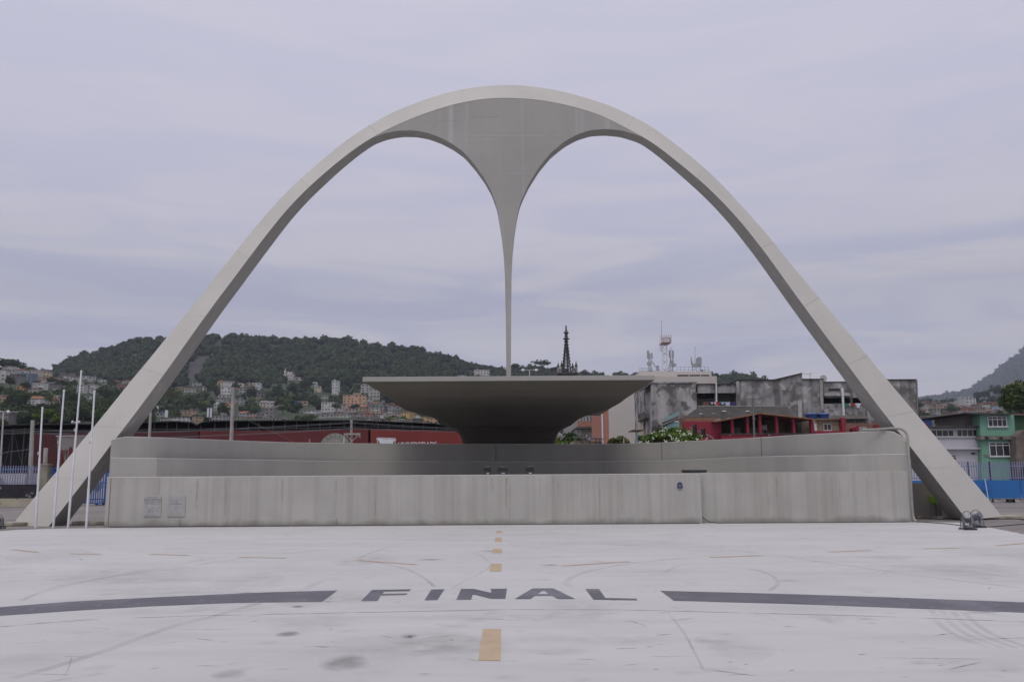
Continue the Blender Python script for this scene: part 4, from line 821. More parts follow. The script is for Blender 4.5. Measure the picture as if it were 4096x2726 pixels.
# ------------------------------------------------------------------ terrain: wooded hill, right slope, far mountain
def ang(px, py): return (P(px, py, 1000.0).z-CAMH)/1000.0
def pxof(x, Y, z=0): return proj((x, Y, z))[0]
RA = [(-900,1560),(-300,1500),(0,1490),(120,1487),(200,1478),(313,1430),(417,1404),(504,1372),(660,1362),(817,1358),(947,1350),(1078,1364),(1217,1368),(1391,1366),(1478,1388),(1565,1392),(1704,1408),(1773,1432),(1860,1458),(1930,1476),(2020,1492),(2060,1480),(2150,1484),(2230,1494),(2400,1512),(2840,1506),(2900,1512),(2960,1508),(3060,1528),(3200,1545),(3450,1600),(3700,1680),(5000,1800)]
RE = [(-1200,1400),(-300,1425),(0,1462),(60,1470),(110,1492),(160,1497),(240,1520),(330,1545),(430,1580),(520,1615),(620,1700),(800,1860)]
RF = [(3300,1800),(3500,1660),(3640,1618),(3700,1610),(3760,1612),(3830,1608),(3900,1612),(3960,1606),(4030,1592),(4096,1575),(4300,1545),(4900,1500)]
def mk(rl, Y0, Yr, p0, ex):
    pxs = np.array([q[0] for q in rl]); an = np.array([ang(a, b) for a, b in rl]); a0 = np.array([ang(a, p0) for a, b in rl])
    def f(px, Y):
        aR = np.interp(px, pxs, an); a_ = np.interp(px, pxs, a0); t = np.clip((Y-Y0)/(Yr-Y0), 0, 1); a = a_+(aR-a_)*t**ex
        z = CAMH+a*Y
        z = np.where(aR < a_, CAMH+np.minimum(a_, aR)*Y, z)
        z = np.where(Y > Yr, CAMH+aR*Yr-(Y-Yr)*.45, z)
        return np.where(Y < Y0, np.maximum(-5, (CAMH+a_*Y0)*(1-(Y0-Y)/60.0)), z)
    return f
fA = mk(RA, 230, 1100, 1706, 1.8); fE = mk(RE, 215, 560, 1712, 1.25); fF = mk(RF, 260, 950, 1712, 1.5)
def HT(x, Y):
    px = W0/2+3437.0*x/Y
    z = np.maximum(np.maximum(fA(px, Y), np.where(px < 800, fE(px, Y), -50)), np.where(px > 3300, fF(px, Y), -50))
    return z
def HTn(x, Y):
    return float(HT(np.float64(x), np.float64(Y)))
def hit(px, py, Y0=216):
    d = ray(px, py); y = Y0
    while y < 1300:
        t = y/d.y; z = CAMH+d.z*t
        if HTn(d.x*t, y) >= z: return Vector((d.x*t, y, z))
        y += 2.5
    t = 1050/d.y; return Vector((d.x*t, 1050, CAMH+d.z*t))
M_soil = surf('hill_undergrowth', (.028, .042, .016), var=.4, scale=.08, rough=1, bump=.5, bscale=.4)
M_rock = surf('bare_rock', (.045, .040, .038), var=.3, scale=.05, rough=.95, bump=.6, bscale=.3, streak=.5, scol=(.045, .045, .035), sscale=(.12, .12, .015))
def rockzone(px, py):
    def inp(pts):
        c = False; j = len(pts)-1
        for i in range(len(pts)):
            if (pts[i][1] > py) != (pts[j][1] > py) and px < (pts[j][0]-pts[i][0])*(py-pts[i][1])/(pts[j][1]-pts[i][1])+pts[i][0]: c = not c
            j = i
        return c
    n = mnoise.noise(Vector((px*.03, py*.03, 0)))
    return (inp([(745,1520),(735,1470),(770,1420),(845,1400),(862,1412),(832,1440),(818,1475),(790,1508),(770,1525)]) and n > -.35) or (inp([(498,1428),(520,1400),(600,1392),(640,1402),(590,1418),(540,1428)]) and n > -.1)
us = np.linspace(-.92, .92, 330); Ys = np.r_[np.linspace(150, 300, 16), np.geomspace(310, 1500, 90)]
UU, YY = np.meshgrid(us, Ys); XX = UU*YY; ZZ = HT(XX, YY)+0.0
for j in range(ZZ.shape[0]):
    for i in range(ZZ.shape[1]):
        if YY[j, i] > 300: ZZ[j, i] += 2.2*mnoise.noise(Vector((XX[j, i]*.03, YY[j, i]*.03, 0)))
nv = ZZ.shape[1]; fs = []; mi = []
for j in range(ZZ.shape[0]-1):
    for i in range(nv-1):
        fs.append((j*nv+i, j*nv+i+1, (j+1)*nv+i+1, (j+1)*nv+i)); q = proj((XX[j, i], YY[j, i], ZZ[j, i])); mi.append(1 if rockzone(*q) else 0)
mb = MB(); mb.v = list(zip(XX.ravel().tolist(), YY.ravel().tolist(), ZZ.ravel().tolist())); mb.f = fs; mb.m = mi
tag(mb.build('hill', [M_soil, M_rock], smooth=True), kind='structure')
# far mountain on the right
RM = [(3000,1640),(3500,1622),(3700,1610),(3762,1600),(3820,1592),(3865,1582),(3900,1562),(3950,1528),(3990,1505),(4020,1478),(4060,1448),(4096,1418),(4200,1350),(4400,1280),(4900,1240)]
fM = mk(RM, 2400, 4200, 1690, 1.3)
us2 = np.linspace(.24, .95, 150); Y2 = np.linspace(2300, 4800, 80); UU, YY = np.meshgrid(us2, Y2); XX = UU*YY; ZZ = fM(W0/2+3437*XX/YY, YY)
for j in range(ZZ.shape[0]):
    for i in range(ZZ.shape[1]): ZZ[j, i] += 22*mnoise.noise(Vector((XX[j, i]*.005, YY[j, i]*.005, 0)))+8*mnoise.noise(Vector((XX[j, i]*.02, YY[j, i]*.02, 4)))
nv = ZZ.shape[1]; mb = MB(); mb.v = list(zip(XX.ravel().tolist(), YY.ravel().tolist(), ZZ.ravel().tolist())); mb.f = [(j*nv+i, j*nv+i+1, (j+1)*nv+i+1, (j+1)*nv+i) for j in range(ZZ.shape[0]-1) for i in range(nv-1)]; mb.m = [0]*len(mb.f)
tag(mb.build('mountain', M_soil, smooth=True), kind='structure')
# ------------------------------------------------------------------ numpy meshes for foliage
def npmesh(name, V, F, mat, shade=None, parent=None, org=None, smooth=False):
    V = np.asarray(V, float); F = np.asarray(F, int); k = F.shape[1]
    if parent is not None: o3 = np.array(ORG[parent.name])
    else: o3 = np.array([V[:, 0].mean(), V[:, 1].mean(), V[:, 2].min()]) if org is None else np.array(org)
    me = bpy.data.meshes.new(name); me.vertices.add(len(V)); me.vertices.foreach_set('co', (V-o3).astype(np.float32).ravel())
    me.loops.add(F.size); me.loops.foreach_set('vertex_index', F.ravel().astype(np.int32)); me.polygons.add(len(F))
    me.polygons.foreach_set('loop_start', np.arange(0, F.size, k, dtype=np.int32)); me.polygons.foreach_set('loop_total', np.full(len(F), k, dtype=np.int32))
    if smooth: me.polygons.foreach_set('use_smooth', [True]*len(F))
    if shade is not None: me.attributes.new('shade', 'FLOAT', 'POINT').data.foreach_set('value', np.asarray(shade, np.float32))
    me.update(calc_edges=True); me.materials.append(mat)
    o = bpy.data.objects.new(name, me); col.objects.link(o); ORG[o.name] = tuple(o3)
    if parent is not None: o.parent = parent
    else: o.location = o3
    return o
def leaves(C, N, size, asp=1.6, jit=.9):     # quads at centres C, rough normals N
    n = len(C); N = N+nrg.normal(0, jit, (n, 3)); N /= np.linalg.norm(N, axis=1)[:, None]+1e-9
    A = nrg.normal(0, 1, (n, 3)); A -= (A*N).sum(1)[:, None]*N; A /= np.linalg.norm(A, axis=1)[:, None]+1e-9; B = np.cross(N, A)
    s = (size*nrg.uniform(.6, 1.3, n))[:, None]; a = A*s*asp/2; b = B*s/2
    V = np.stack([C-a*.9-b*.35, C-a*.1-b, C+a, C-a*.1+b], 1).reshape(-1, 3); F = np.arange(4*n).reshape(-1, 4); return V, F
def crown_pts(c, rx, ry, rz, n, nclump, cr=.36, flat_bottom=True):
    d = nrg.normal(0, 1, (nclump, 3)); d /= np.linalg.norm(d, axis=1)[:, None]
    if flat_bottom: d[:, 2] = np.where(d[:, 2] < -.25, -d[:, 2]*.6, d[:, 2])
    rad = nrg.uniform(.35, .86, nclump)[:, None]; cc = d*rad; csz = nrg.uniform(.65, 1.25, nclump)*cr
    k = nrg.integers(0, nclump, n); e = nrg.normal(0, 1, (n, 3)); e /= np.linalg.norm(e, axis=1)[:, None]
    e[:, 2] = np.where(e[:, 2] < -.4, -e[:, 2], e[:, 2])
    q = cc[k]+e*(csz[k]*nrg.uniform(.72, 1.0, n))[:, None]
    C = q*np.array([rx, ry, rz])+np.array(c); sh = nrg.uniform(0, 1, nclump)[k]*.45+nrg.uniform(0, .35, n)
    return C, e, sh, cc*np.array([rx, ry, rz])+np.array(c)
LM = {'dark': leafmat('foliage_dark', (.016, .030, .010), (.050, .078, .022)), 'mid': leafmat('foliage_mid', (.022, .042, .011), (.070, .105, .024)), 'bright': leafmat('foliage_bright', (.035, .070, .010), (.115, .17, .022)),
      'olive': leafmat('foliage_olive', (.04, .05, .012), (.12, .12, .03)), 'yellow': leafmat('foliage_yellowish', (.035, .052, .012), (.10, .11, .03))}
M_bark = surf('tree_bark', (.10, .075, .055), var=.3, scale=3, rough=.95)
def tree(name, lab, base, h, rx, rz, n, lsz, mat='mid', nclump=26, trunk=.3, grp=None, ry=None, cz=None, cr=.36, limbs=6):
    base = Vector(base); r = thing(name, lab, 'tree' if 'palm' not in name else 'palm', base, grp); cz = cz if cz is not None else h-rz*.9
    c = base+Vector((0, 0, cz)); C, e, sh, cc = crown_pts(c, rx, ry or rx, rz, n, nclump, cr)
    V, F = leaves(C, e, lsz); npmesh('crown', V, F, LM[mat], np.repeat(sh, 4), r)
    mb = MB(); top = c+Vector((0, 0, -rz*.3)); mb.tube([base-Vector((0, 0, 1)), base.lerp(top, .5)+Vector((trunk*.4, 0, 0)), top], [trunk*1.2, trunk, trunk*.7], 8)
    for k in range(min(limbs, nclump)): mb.tube([base.lerp(top, .75), Vector(cc[k])*.5+top*.5+Vector((0, 0, .1)), Vector(cc[k])], [trunk*.5, trunk*.32, trunk*.12], 5)
    mb.build('trunk', M_bark, r, smooth=True); return r
# ------------------------------------------------------------------ hillside houses
FOOT = []; RECT = []
def hm(nm, c): return surf('wall_'+nm, c, var=.14, scale=.35, rough=.9, bump=.1, streak=.35, scol=tuple(x*.55 for x in c), sscale=(.8, .8, .12), slo=.5, shi=.7)
WC = {'white': (.50, .495, .48), 'offwhite': (.40, .385, .35), 'cream': (.46, .40, .29), 'grey': (.20, .19, .18), 'pale_grey': (.30, .295, .29), 'dark_grey': (.11, .105, .10), 'tan': (.33, .25, .17), 'yellow': (.48, .33, .14), 'orange': (.42, .22, .10),
      'peach': (.50, .31, .20), 'pink': (.36, .27, .24), 'brick': (.25, .115, .075), 'slate_blue': (.17, .215, .26), 'light_blue': (.28, .38, .46), 'green_grey': (.12, .155, .12), 'turquoise': (.22, .40, .38), 'brown': (.17, .12, .09), 'blue': (.05, .12, .35)}
for k in WC: hm(k, WC[k])
M_rt = surf('clay_roof', (.24, .105, .06), var=.3, scale=1.5, rough=.9); M_rb = surf('old_brown_roof', (.13, .085, .065), var=.3, scale=1.5); M_rg = surf('grey_sheet_roof', (.17, .165, .16), var=.25, scale=1.5); M_rw = surf('pale_sheet_roof', (.45, .45, .45), var=.1, scale=1.5); M_rd = surf('dark_sheet_roof', (.055, .052, .05), var=.3, scale=1.5)
RF_ = {'clay': M_rt, 'brown': M_rb, 'grey': M_rg, 'white': M_rw, 'dark': M_rd}
M_pane = flat('dark_window_pane', (.022, .024, .028), .25); M_frame = flat('pale_window_frame', (.45, .45, .44))
def house(x0, x1, y0, y1, wall='white', roof='flat', lab=None, rows=None, cols=None, grp=None, at=None, rot=None, name='hillside_house', wmat=None, pane_=True, cat='house'):
    b = at or hit((x0+x1)/2, y1); k = b.y/FPX*1.0; RECT.append((x0, x1, y0, y1-(y1-y0)*.18, b.y)); w_ = (x1-x0)*k; h = (y1-y0)*k; d = w_*rng.uniform(.7, 1.0)+1
    rh = {'flat': .12, 'gable': .30, 'shed': .16, 'hip': .28}[roof if roof in ('flat', 'gable', 'shed', 'hip') else roof.split('_')[0]]*h
    rk = roof.split('_')[0]; rc = RF_[roof.split('_')[1]] if '_' in roof else (M_rg if rk != 'gable' else M_rt)
    rh = min(rh, 1.8); hw = h-rh if rk != 'flat' else h-.25
    r = thing(name, lab or '', cat, b, grp); a = rot if rot is not None else rng.uniform(-.35, .35)
    O = Vector(b)
    def add(mb, nm, mat, par=r): return mb.build(nm, mat, par)
    mb = MB(); mb.box(b.x-w_/2, b.x+w_/2, b.y, b.y+d, b.z-h*.55-1.0, b.z+hw); add(mb, 'wall', MATS['wall_'+wall])
    mb = MB(); ov = .25; z = b.z+hw; X0, X1, Y0, Y1 = b.x-w_/2-ov, b.x+w_/2+ov, b.y-ov, b.y+d+ov
    if rk == 'flat': mb.box(X0+.1, X1-.1, Y0+.1, Y1-.1, z, z+.25); nm = 'roof'
    elif rk == 'gable':
        if rng.random() < .5: mb.prism([(X0, Y0, z), (X1, Y0, z), ((X0+X1)/2, Y0, z+rh)], (0, Y1-Y0, 0))
        else: mb.prism([(X0, Y0, z), (X0, Y1, z), (X0, (Y0+Y1)/2, z+rh)], (X1-X0, 0, 0))
        nm = 'roof'
    elif rk == 'hip': 
        g = min((X1-X0), (Y1-Y0))*.3; mb.hexa([(X0, Y0, z), (X1, Y0, z), (X1, Y1, z), (X0, Y1, z)], [(X0+g, Y0+g, z+rh), (X1-g, Y0+g, z+rh), (X1-g, Y1-g, z+rh), (X0+g, Y1-g, z+rh)]); nm = 'roof'
    else: mb.prism([(X0, Y0, z), (X0, Y1, z), (X0, Y1, z+rh)], (X1-X0, 0, 0)); nm = 'roof'
    add(mb, nm, rc)
    if rk == 'flat' and rng.random() < .5:
        s_ = rng.uniform(.5, .8); tx = b.x+rng.uniform(-.3, .3)*w_; ty = b.y+d*.4; mb = MB()
        if rng.random() < .5: mb.lathe((tx, ty, b.z+hw+.25), [(s_*.8, 0), (s_*.9, s_*1.1), (s_, s_*1.15), (s_*.3, s_*1.45)], 10); add(mb, 'roof_tank', rng.choice((MATS['wall_blue'], MATS['wall_pale_grey'])))
        else: mb.box(tx-s_*1.5, tx+s_*1.5, ty, ty+2, b.z+hw+.25, b.z+hw+.25+s_*2.2); add(mb, 'roof_room', MATS[rng.choice(('wall_brick', 'wall_grey', 'wall_offwhite'))])
    px_h = y1-y0; px_w = x1-x0
    rows = rows if rows is not None else max(1, int(round(px_h/13.0))); cols = cols if cols is not None else max(1, min(4, int(round(px_w/15.0))))
    for j in range(rows):
        for i in range(cols):
            if rows*cols > 3 and rng.random() < .08: continue
            cw = w_/cols; rhh = hw/rows; cx = b.x-w_/2+cw*(i+.5)+rng.uniform(-.08, .08)*cw; cz = b.z+rhh*(j+.55); ww = min(cw*.42, 1.7)*rng.uniform(.8, 1.15); wh = min(rhh*.42, 1.5)
            mb = MB(); mb.box(cx-ww/2, cx+ww/2, b.y-.06, b.y-.004, cz-wh/2, cz+wh/2); add(mb, 'window', wmat or M_pane)
    r.rotation_euler = (0, 0, a); FOOT.append((b.x, b.y+d*.3, max(w_, d)*.55, b.z)); return r
# left cluster on the near spur
HL = [
 (-14,20,1478,1523,'white','flat','tall white house cut by the left edge on the spur'), (4,44,1460,1480,'white','gable_brown','white house with brown roof at the very top left of the spur'),
 (20,62,1476,1494,'offwhite','flat','stepped off white house below the top left one'), (50,86,1472,1493,'white','gable_clay','white house with red gable roof right of the stepped one'), (18,64,1493,1533,'grey','shed_dark','bare grey three storey house with gaping windows at the left'),
 (64,121,1491,1538,'slate_blue','flat','big windowless slate blue wall house'), (86,112,1484,1500,'offwhite','gable_clay','small pale house peeping over the slate blue one'), (108,141,1477,1520,'offwhite','flat','tall pale house with water tank right of the slate blue one'), (143,196,1482,1509,'cream','flat','long cream block near the spur top'),
 (150,190,1476,1486,'tan','gable_brown','low tan house with brown roof behind the cream block'), (138,180,1503,1524,'pink','shed_clay','low pinkish house with clay roof under the cream block'), (182,217,1505,1526,'pink','gable_brown','pinkish house with brown roof right of the cream block'),
 (92,130,1520,1543,'white','gable_dark','white house with dark roof below the tall pale one'), (128,160,1519,1541,'yellow','shed_brown','ochre yellow house in the middle of the spur'), (66,97,1540,1559,'orange','flat','low orange brown house at the tree line'),
 (97,116,1545,1565,'brown','flat','dark brown open sided house beside the orange brown one'), (113,148,1546,1571,'offwhite','gable_brown','white stepped house left of the white cube'), (149,173,1529,1560,'white','flat','bright white cube house with two windows'), (173,212,1524,1560,'grey','gable_dark','bare grey gabled house joined to the white cube'),
 (198,214,1551,1564,'white','shed_white','small white shed right of the grey gabled house'), (217,263,1511,1533,'pink','flat','pinkish terrace house with long balcony'), (236,262,1488,1506,'dark_grey','flat','unfinished dark concrete house on the ridge'), (268,300,1490,1502,'brown','shed_brown','brown shed roof house on the ridge by the tallest flagpole'),
 (263,290,1506,1532,'white','flat','white house left of the tallest flagpole'), (292,316,1508,1534,'offwhite','flat','off white house behind the tallest flagpole'), (328,356,1500,1514,'white','shed_white','white house right of the tallest flagpole'), (350,382,1504,1526,'pale_grey','flat','pale grey house above the brown roofed villa'),
 (306,334,1536,1570,'white','flat','white block at the left side of the brown roofed villa'), (330,380,1533,1556,'white','hip_brown','white villa with wide brown hip roof'), (334,372,1553,1571,'white','flat','white terrace under the brown roofed villa'), (341,363,1580,1594,'white','shed_white','small white shed in the trees below the villa'),
 (388,424,1515,1532,'white','shed_white','white shed roof house above the rightmost flagpole'), (416,438,1531,1543,'white','flat','small white house right of the rightmost flagpole'), (398,414,1520,1530,'yellow','flat','tiny yellow house among the white ones over the rightmost flagpole'), (436,470,1518,1538,'brown','gable_clay','reddish house left of the arch leg'), (486,522,1518,1533,'offwhite','gable_clay','pale house with clay gable touching the arch leg'),
 (470,500,1533,1556,'brick','shed_clay','brick red house half hidden by the left arch leg'), (110,170,1582,1620,'white','hip_clay','white villa with terracotta hip roof among the trees'), (214,242,1578,1610,'cream','flat','tall beige house between the palm and the second flagpole'), (196,216,1603,1622,'offwhite','flat','pale house low behind the palm'),
 (-20,19,1573,1616,'tan','shed_dark','beige house with purple awning at the left edge'), (-10,34,1652,1705,'grey','flat','grey concrete house at the left edge above the fence'), (30,70,1640,1700,'grey','shed_dark','grey concrete house with rooftop dishes left of the bright tree')]
for x0, x1, y0, y1, wc, rf, lab in HL: house(x0, x1, y0, y1, wc, rf, lab)
HC = [
 (738,782,1552,1572,'offwhite','gable_brown','white gabled house with brown roof nearest the left arch leg'), (770,805,1525,1545,'pale_grey','shed_grey','pale grey roofed house above the brown gabled one'), (700,738,1545,1560,'tan','flat','tan house just right of the left arch leg'), (807,854,1538,1568,'white','shed_clay','white house with long orange roof'),
 (868,884,1524,1541,'yellow','flat','narrow ochre house at the left end of the white block'), (884,937,1521,1545,'white','gable_brown','long white block with brown roof'), (880,921,1545,1588,'white','flat','white four storey tower of flats below the brown roofed block'), (874,918,1576,1592,'offwhite','flat','off white base block under the white tower of flats'),
 (927,950,1535,1550,'brown','shed_clay','brown house right of the white tower of flats'), (927,948,1549,1562,'orange','flat','small orange house right of the white tower of flats'), (952,973,1529,1548,'white','shed_grey','white shed roof house in the centre cluster'), (983,1010,1530,1546,'tan','flat','tan and brown house in the centre cluster'), (1010,1038,1529,1557,'white','flat','tall white house at the right of the centre cluster'),
 (954,986,1552,1578,'pale_grey','flat','pale grey balconied house in the centre cluster'), (986,1012,1550,1576,'dark_grey','flat','dark open concrete house in the centre cluster'), (1010,1044,1561,1580,'offwhite','shed_white','pale house with bright white awning by the smoke'), (1040,1060,1555,1590,'dark_grey','flat','narrow dark concrete house beside the smoke'), (1012,1042,1580,1594,'tan','flat','tan retaining house under the white awning'),
 (1080,1160,1527,1557,'green_grey','shed_clay','long green grey institutional building with orange roof'), (1150,1166,1518,1558,'green_grey','flat','green grey stair tower of the institutional building'), (1149,1212,1504,1521,'offwhite','gable_grey','low pale hall right of the white church'), (862,885,1596,1610,'white','flat','small white house left of the leaning pole'),
 (874,898,1605,1620,'offwhite','flat','off white house under the small white one'), (895,925,1605,1629,'peach','flat','peach balconied house left of the leaning pole'), (939,975,1594,1618,'pale_grey','flat','pale grey house with blue tank right of the leaning pole'), (855,865,1610,1642,'white','shed_white','narrow white stair house left of the peach one'),
 (1038,1065,1600,1628,'cream','gable_grey','cream gabled house on the stone terrace'), (1065,1094,1602,1631,'white','gable_grey','white gabled house on the stone terrace'), (1058,1094,1630,1672,'grey','flat','tall grey stone terrace under the gabled houses'), (1101,1134,1618,1637,'white','hip_brown','white house with brown roof right of the stone terrace'),
 (950,986,1643,1670,'light_blue','gable_clay','light blue house with orange roof'), (983,1026,1648,1672,'pink','shed_brown','pink house with brown roof right of the light blue one'), (1026,1060,1650,1676,'grey','flat','grey house right of the pink one'), (720,782,1638,1660,'tan','flat','beige two part house left of the white antenna panels'),
 (642,700,1664,1686,'offwhite','gable_brown','pale house with brown roof behind the shelter, by the arch leg'), (695,757,1664,1686,'white','shed_white','white roofed shed behind the shelter'), (768,806,1664,1690,'tan','flat','pinkish tan house behind the dip of the shelter roof'), (841,892,1660,1686,'pale_grey','flat','grey house with red windows behind the shelter'),
 (619,656,1648,1676,'pale_grey','flat','weathered pale house by the antennas right of the arch leg'), (1120,1150,1670,1685,'cream','gable_brown','small cream gabled house behind the shelter'), (1060,1118,1668,1686,'pale_grey','shed_white','pale sheds behind the shelter'),
 (1242,1268,1526,1545,'white','flat','white house under the white antennas'), (1258,1284,1543,1572,'cream','flat','stepped cream house on the steep spur'), (1285,1310,1578,1600,'offwhite','shed_grey','pale house under the steep spur'), (1326,1350,1520,1582,'white','flat','slender white tower building among trees'), (1322,1352,1520,1532,'white','flat','white top storey of the slender tower'),
 (1421,1442,1531,1541,'white','shed_white','small white house at the top edge of the right cluster'), (1441,1478,1530,1577,'offwhite','shed_brown','tall pale apartment block with brown roof by the canopy'), (1478,1519,1552,1592,'offwhite','flat','tall pale apartment block half behind the canopy'), (1462,1492,1588,1618,'pale_grey','flat','pale grey block right of the peach apartments'),
 (1284,1337,1606,1643,'white','flat','white walled house with brown upper floor'), (1296,1336,1603,1622,'brown','shed_dark','brown upper floor of the white walled house'), (1355,1383,1612,1637,'offwhite','gable_dark','pale gabled house left below the peach apartments'), (1500,1533,1617,1630,'turquoise','flat','small turquoise house below the pale blocks'),
 (1180,1194,1602,1618,'blue','flat','small bright blue shed on the slope'), (1194,1230,1602,1619,'tan','flat','low tan house right of the blue shed'), (1211,1262,1636,1660,'white','shed_white','white open veranda house above the emblem banner'), (1261,1338,1655,1678,'pale_grey','flat','long pale grey terrace above the emblem banner'),
 (1343,1402,1658,1680,'white','flat','long white house with many windows by the crossarm pole'), (1380,1421,1633,1655,'pink','flat','pinkish white house above the crossarm pole'), (1421,1465,1628,1650,'tan','flat','tan house with flat roof below the peach apartments'), (1483,1518,1627,1652,'offwhite','flat','off white two storey house under the turquoise one'),
 (1521,1545,1648,1672,'pale_grey','flat','pale rounded house left of the lilac row'), (1552,1601,1640,1663,'pink','shed_brown','lilac grey house left of the yellow block'), (1601,1640,1645,1680,'yellow','flat','tall yellow block with two windows by the canopy'), (1636,1668,1649,1668,'yellow','flat','yellow terrace right of the tall yellow block'),
 (1664,1695,1656,1684,'cream','flat','cream stepped house, first right of the yellow terrace'), (1690,1720,1664,1690,'yellow','flat','yellow stepped house, second right of the yellow terrace'), (1718,1752,1668,1694,'peach','flat','peach yellow house furthest right, under the canopy edge'), (1650,1680,1676,1692,'dark_grey','flat','dark house below the cream stepped one'),
 (1700,1722,1650,1666,'cream','flat','small cream house at the top of the yellow steps')]
for x0, x1, y0, y1, wc, rf, lab in HC: house(x0, x1, y0, y1, wc, rf, lab)
# the peach apartment block
b = hit(1417, 1630); r = house(1372, 1462, 1578, 1630, 'peach', 'flat', 'peach five storey apartment block in the middle of the slope', rows=5, cols=6, at=b, rot=.12, name='apartment_block', cat='building')
k = b.y/FPX; mb = MB(); mb.box(b.x-1.2, b.x+4.5, b.y+1, b.y+6, b.z+52*k, b.z+60*k); mb.build('roof_room', MATS['wall_tan'], r)
# fill rows of small crowded houses, each labelled by its row
ORD = ['first', 'second', 'third', 'fourth', 'fifth', 'sixth', 'seventh', 'eighth', 'ninth', 'tenth', 'eleventh', 'twelfth', 'thirteenth', 'fourteenth', 'fifteenth', 'sixteenth', 'seventeenth', 'eighteenth', 'nineteenth', 'twentieth']
def hrow(rowname, x0, x1, ya, yb, n, hgt, wid, pal, grp):
    for i in range(n):
        cx = lerp(x0, x1, (i+.5)/n)+rng.uniform(-2, 2); yy = lerp(ya, yb, (i+.5)/n)+rng.uniform(-2.5, 2.5); w_ = wid*rng.uniform(.75, 1.25); h_ = hgt*rng.uniform(.8, 1.25); wc = rng.choice(pal); rf = rng.choice(['flat', 'flat', 'shed_grey', 'shed_brown', 'gable_clay', 'shed_white'])
        rt_ = {'flat': 'flat roof', 'shed_grey': 'grey roof', 'shed_brown': 'brown roof', 'gable_clay': 'clay roof', 'shed_white': 'pale roof'}[rf]
        house(cx-w_/2, cx+w_/2, yy-h_, yy, wc, rf, '%s house, %s, %s from left, %s' % (wc.replace('_', ' '), rt_, ORD[i], rowname), grp=grp, rows=2 if h_ > 15 else 1, cols=2 if w_ > 16 else 1)
G1 = 'small houses crowded under the canopy edge'
hrow('row just under the peach apartments', 1395, 1600, 1640, 1644, 9, 20, 27, ['pink', 'grey', 'pale_grey', 'offwhite', 'brown'], G1)
hrow('lower row behind the crossarm pole', 1350, 1610, 1669, 1669, 12, 21, 26, ['grey', 'pink', 'pale_grey', 'tan', 'offwhite'], G1)
hrow('lowest row touching the shelter roof', 1400, 1700, 1686, 1697, 13, 20, 27, ['grey', 'dark_grey', 'tan', 'pale_grey', 'cream'], G1)
hrow('upper row left of the canopy underside', 1470, 1640, 1616, 1642, 8, 18, 25, ['grey', 'brown', 'pink', 'pale_grey'], G1)
hrow('pale row over the shelter roof', 880, 1180, 1676, 1680, 9, 12, 24, ['offwhite', 'grey', 'pale_grey', 'tan'], 'low houses behind the shelter')
G2 = 'small houses of the far right slope'
PB = ['brick', 'brick', 'tan', 'grey', 'pale_grey', 'offwhite', 'brown', 'pink']
hrow('topmost row of the far right slope', 3690, 3850, 1616, 1619, 12, 12, 16, PB, G2)
hrow('second row of the far right slope', 3680, 3960, 1630, 1629, 17, 14, 19, PB, G2)
hrow('third row of the far right slope', 3690, 4010, 1645, 1640, 18, 15, 21, PB, G2)
hrow('fourth row of the far right slope', 3700, 4010, 1662, 1651, 16, 16, 22, PB, G2)
hrow('lowest row of the far right slope', 3700, 3860, 1682, 1676, 7, 16, 24, PB+['white', 'offwhite'], G2)
for x0, x1, y0, y1, wc, rf, lab in ((3836,3868,1596,1622,'white','shed_grey','left wing of the big white hillside building on the right'), (3862,3908,1590,1626,'white','flat','big white four storey hillside building on the right'), (3845,3890,1583,1594,'white','flat','white top block of the big hillside building'), (3806,3842,1606,1620,'offwhite','gable_grey','low white hall left of the big hillside building'), (3855,3915,1628,1649,'brick','flat','long red brick block on the right slope'), (3930,3985,1606,1622,'brick','flat','red brick block under the dark wood on the right'), (3988,4014,1622,1642,'light_blue','flat','pale blue house left of the big right tree'), (4017,4051,1560,1588,'brick','flat','red brick house left of the cream block at the right edge'), (4046,4120,1528,1584,'cream','flat','cream block with square windows at the right edge'), (3742,3762,1674,1692,'white','flat','small bright white cube with one window right of the blue tank')):
    house(x0, x1, y0, y1, wc, rf, lab)
house(1897, 1958, 1477, 1508, 'white', 'flat', 'white block of flats on the ridge, left of the arch spike', rows=3, cols=5, rot=.1)
house(1832, 1866, 1499, 1508, 'white', 'gable_white', 'small white house peeping over the canopy roof', rows=1, cols=2)
# white hill church
b = hit(1152, 1521); k = b.y/FPX; r = thing('hill_church', 'small white church with onion topped tower on the wooded slope', 'church', b)
mb = MB(); mb.box(b.x-4*k*5+12*k, b.x+20*k, b.y, b.y+8, b.z-6, b.z+26*k); mb.build('nave', MATS['wall_white'], r)
for i in range(2): 
    mb = MB(); xx = b.x+(-2+i*12)*k; mb.prism([(xx-5*k, b.y-.3, b.z+26*k), (xx+6*k, b.y-.3, b.z+26*k), (xx+.5*k, b.y-.3, b.z+37*k)], (0, 6, 0)); mb.build('gable', MATS['wall_white'], r)
mb = MB(); mb.box(b.x+12*k, b.x+22*k, b.y+.5, b.y+7, b.z+26*k, b.z+34*k); mb.build('roof', M_rt, r)
tx = b.x-13*k; mb = MB(); mb.box(tx-6*k, tx+5*k, b.y-.5, b.y+2.6, b.z-14*k, b.z+24*k); mb.build('tower', MATS['wall_white'], r)
mb = MB(); mb.lathe((tx-.5*k, b.y+1, b.z+24*k), [(4.6*k, 0), (4.8*k, 7*k), (5.6*k, 7.5*k), (5*k, 12*k), (2.4*k, 17*k), (1.2*k, 19*k), (1.6*k, 22*k), (.8*k, 25*k), (.1*k, 31*k)], 12); mb.build('dome', MATS['wall_offwhite'], r, smooth=True, angle=40)
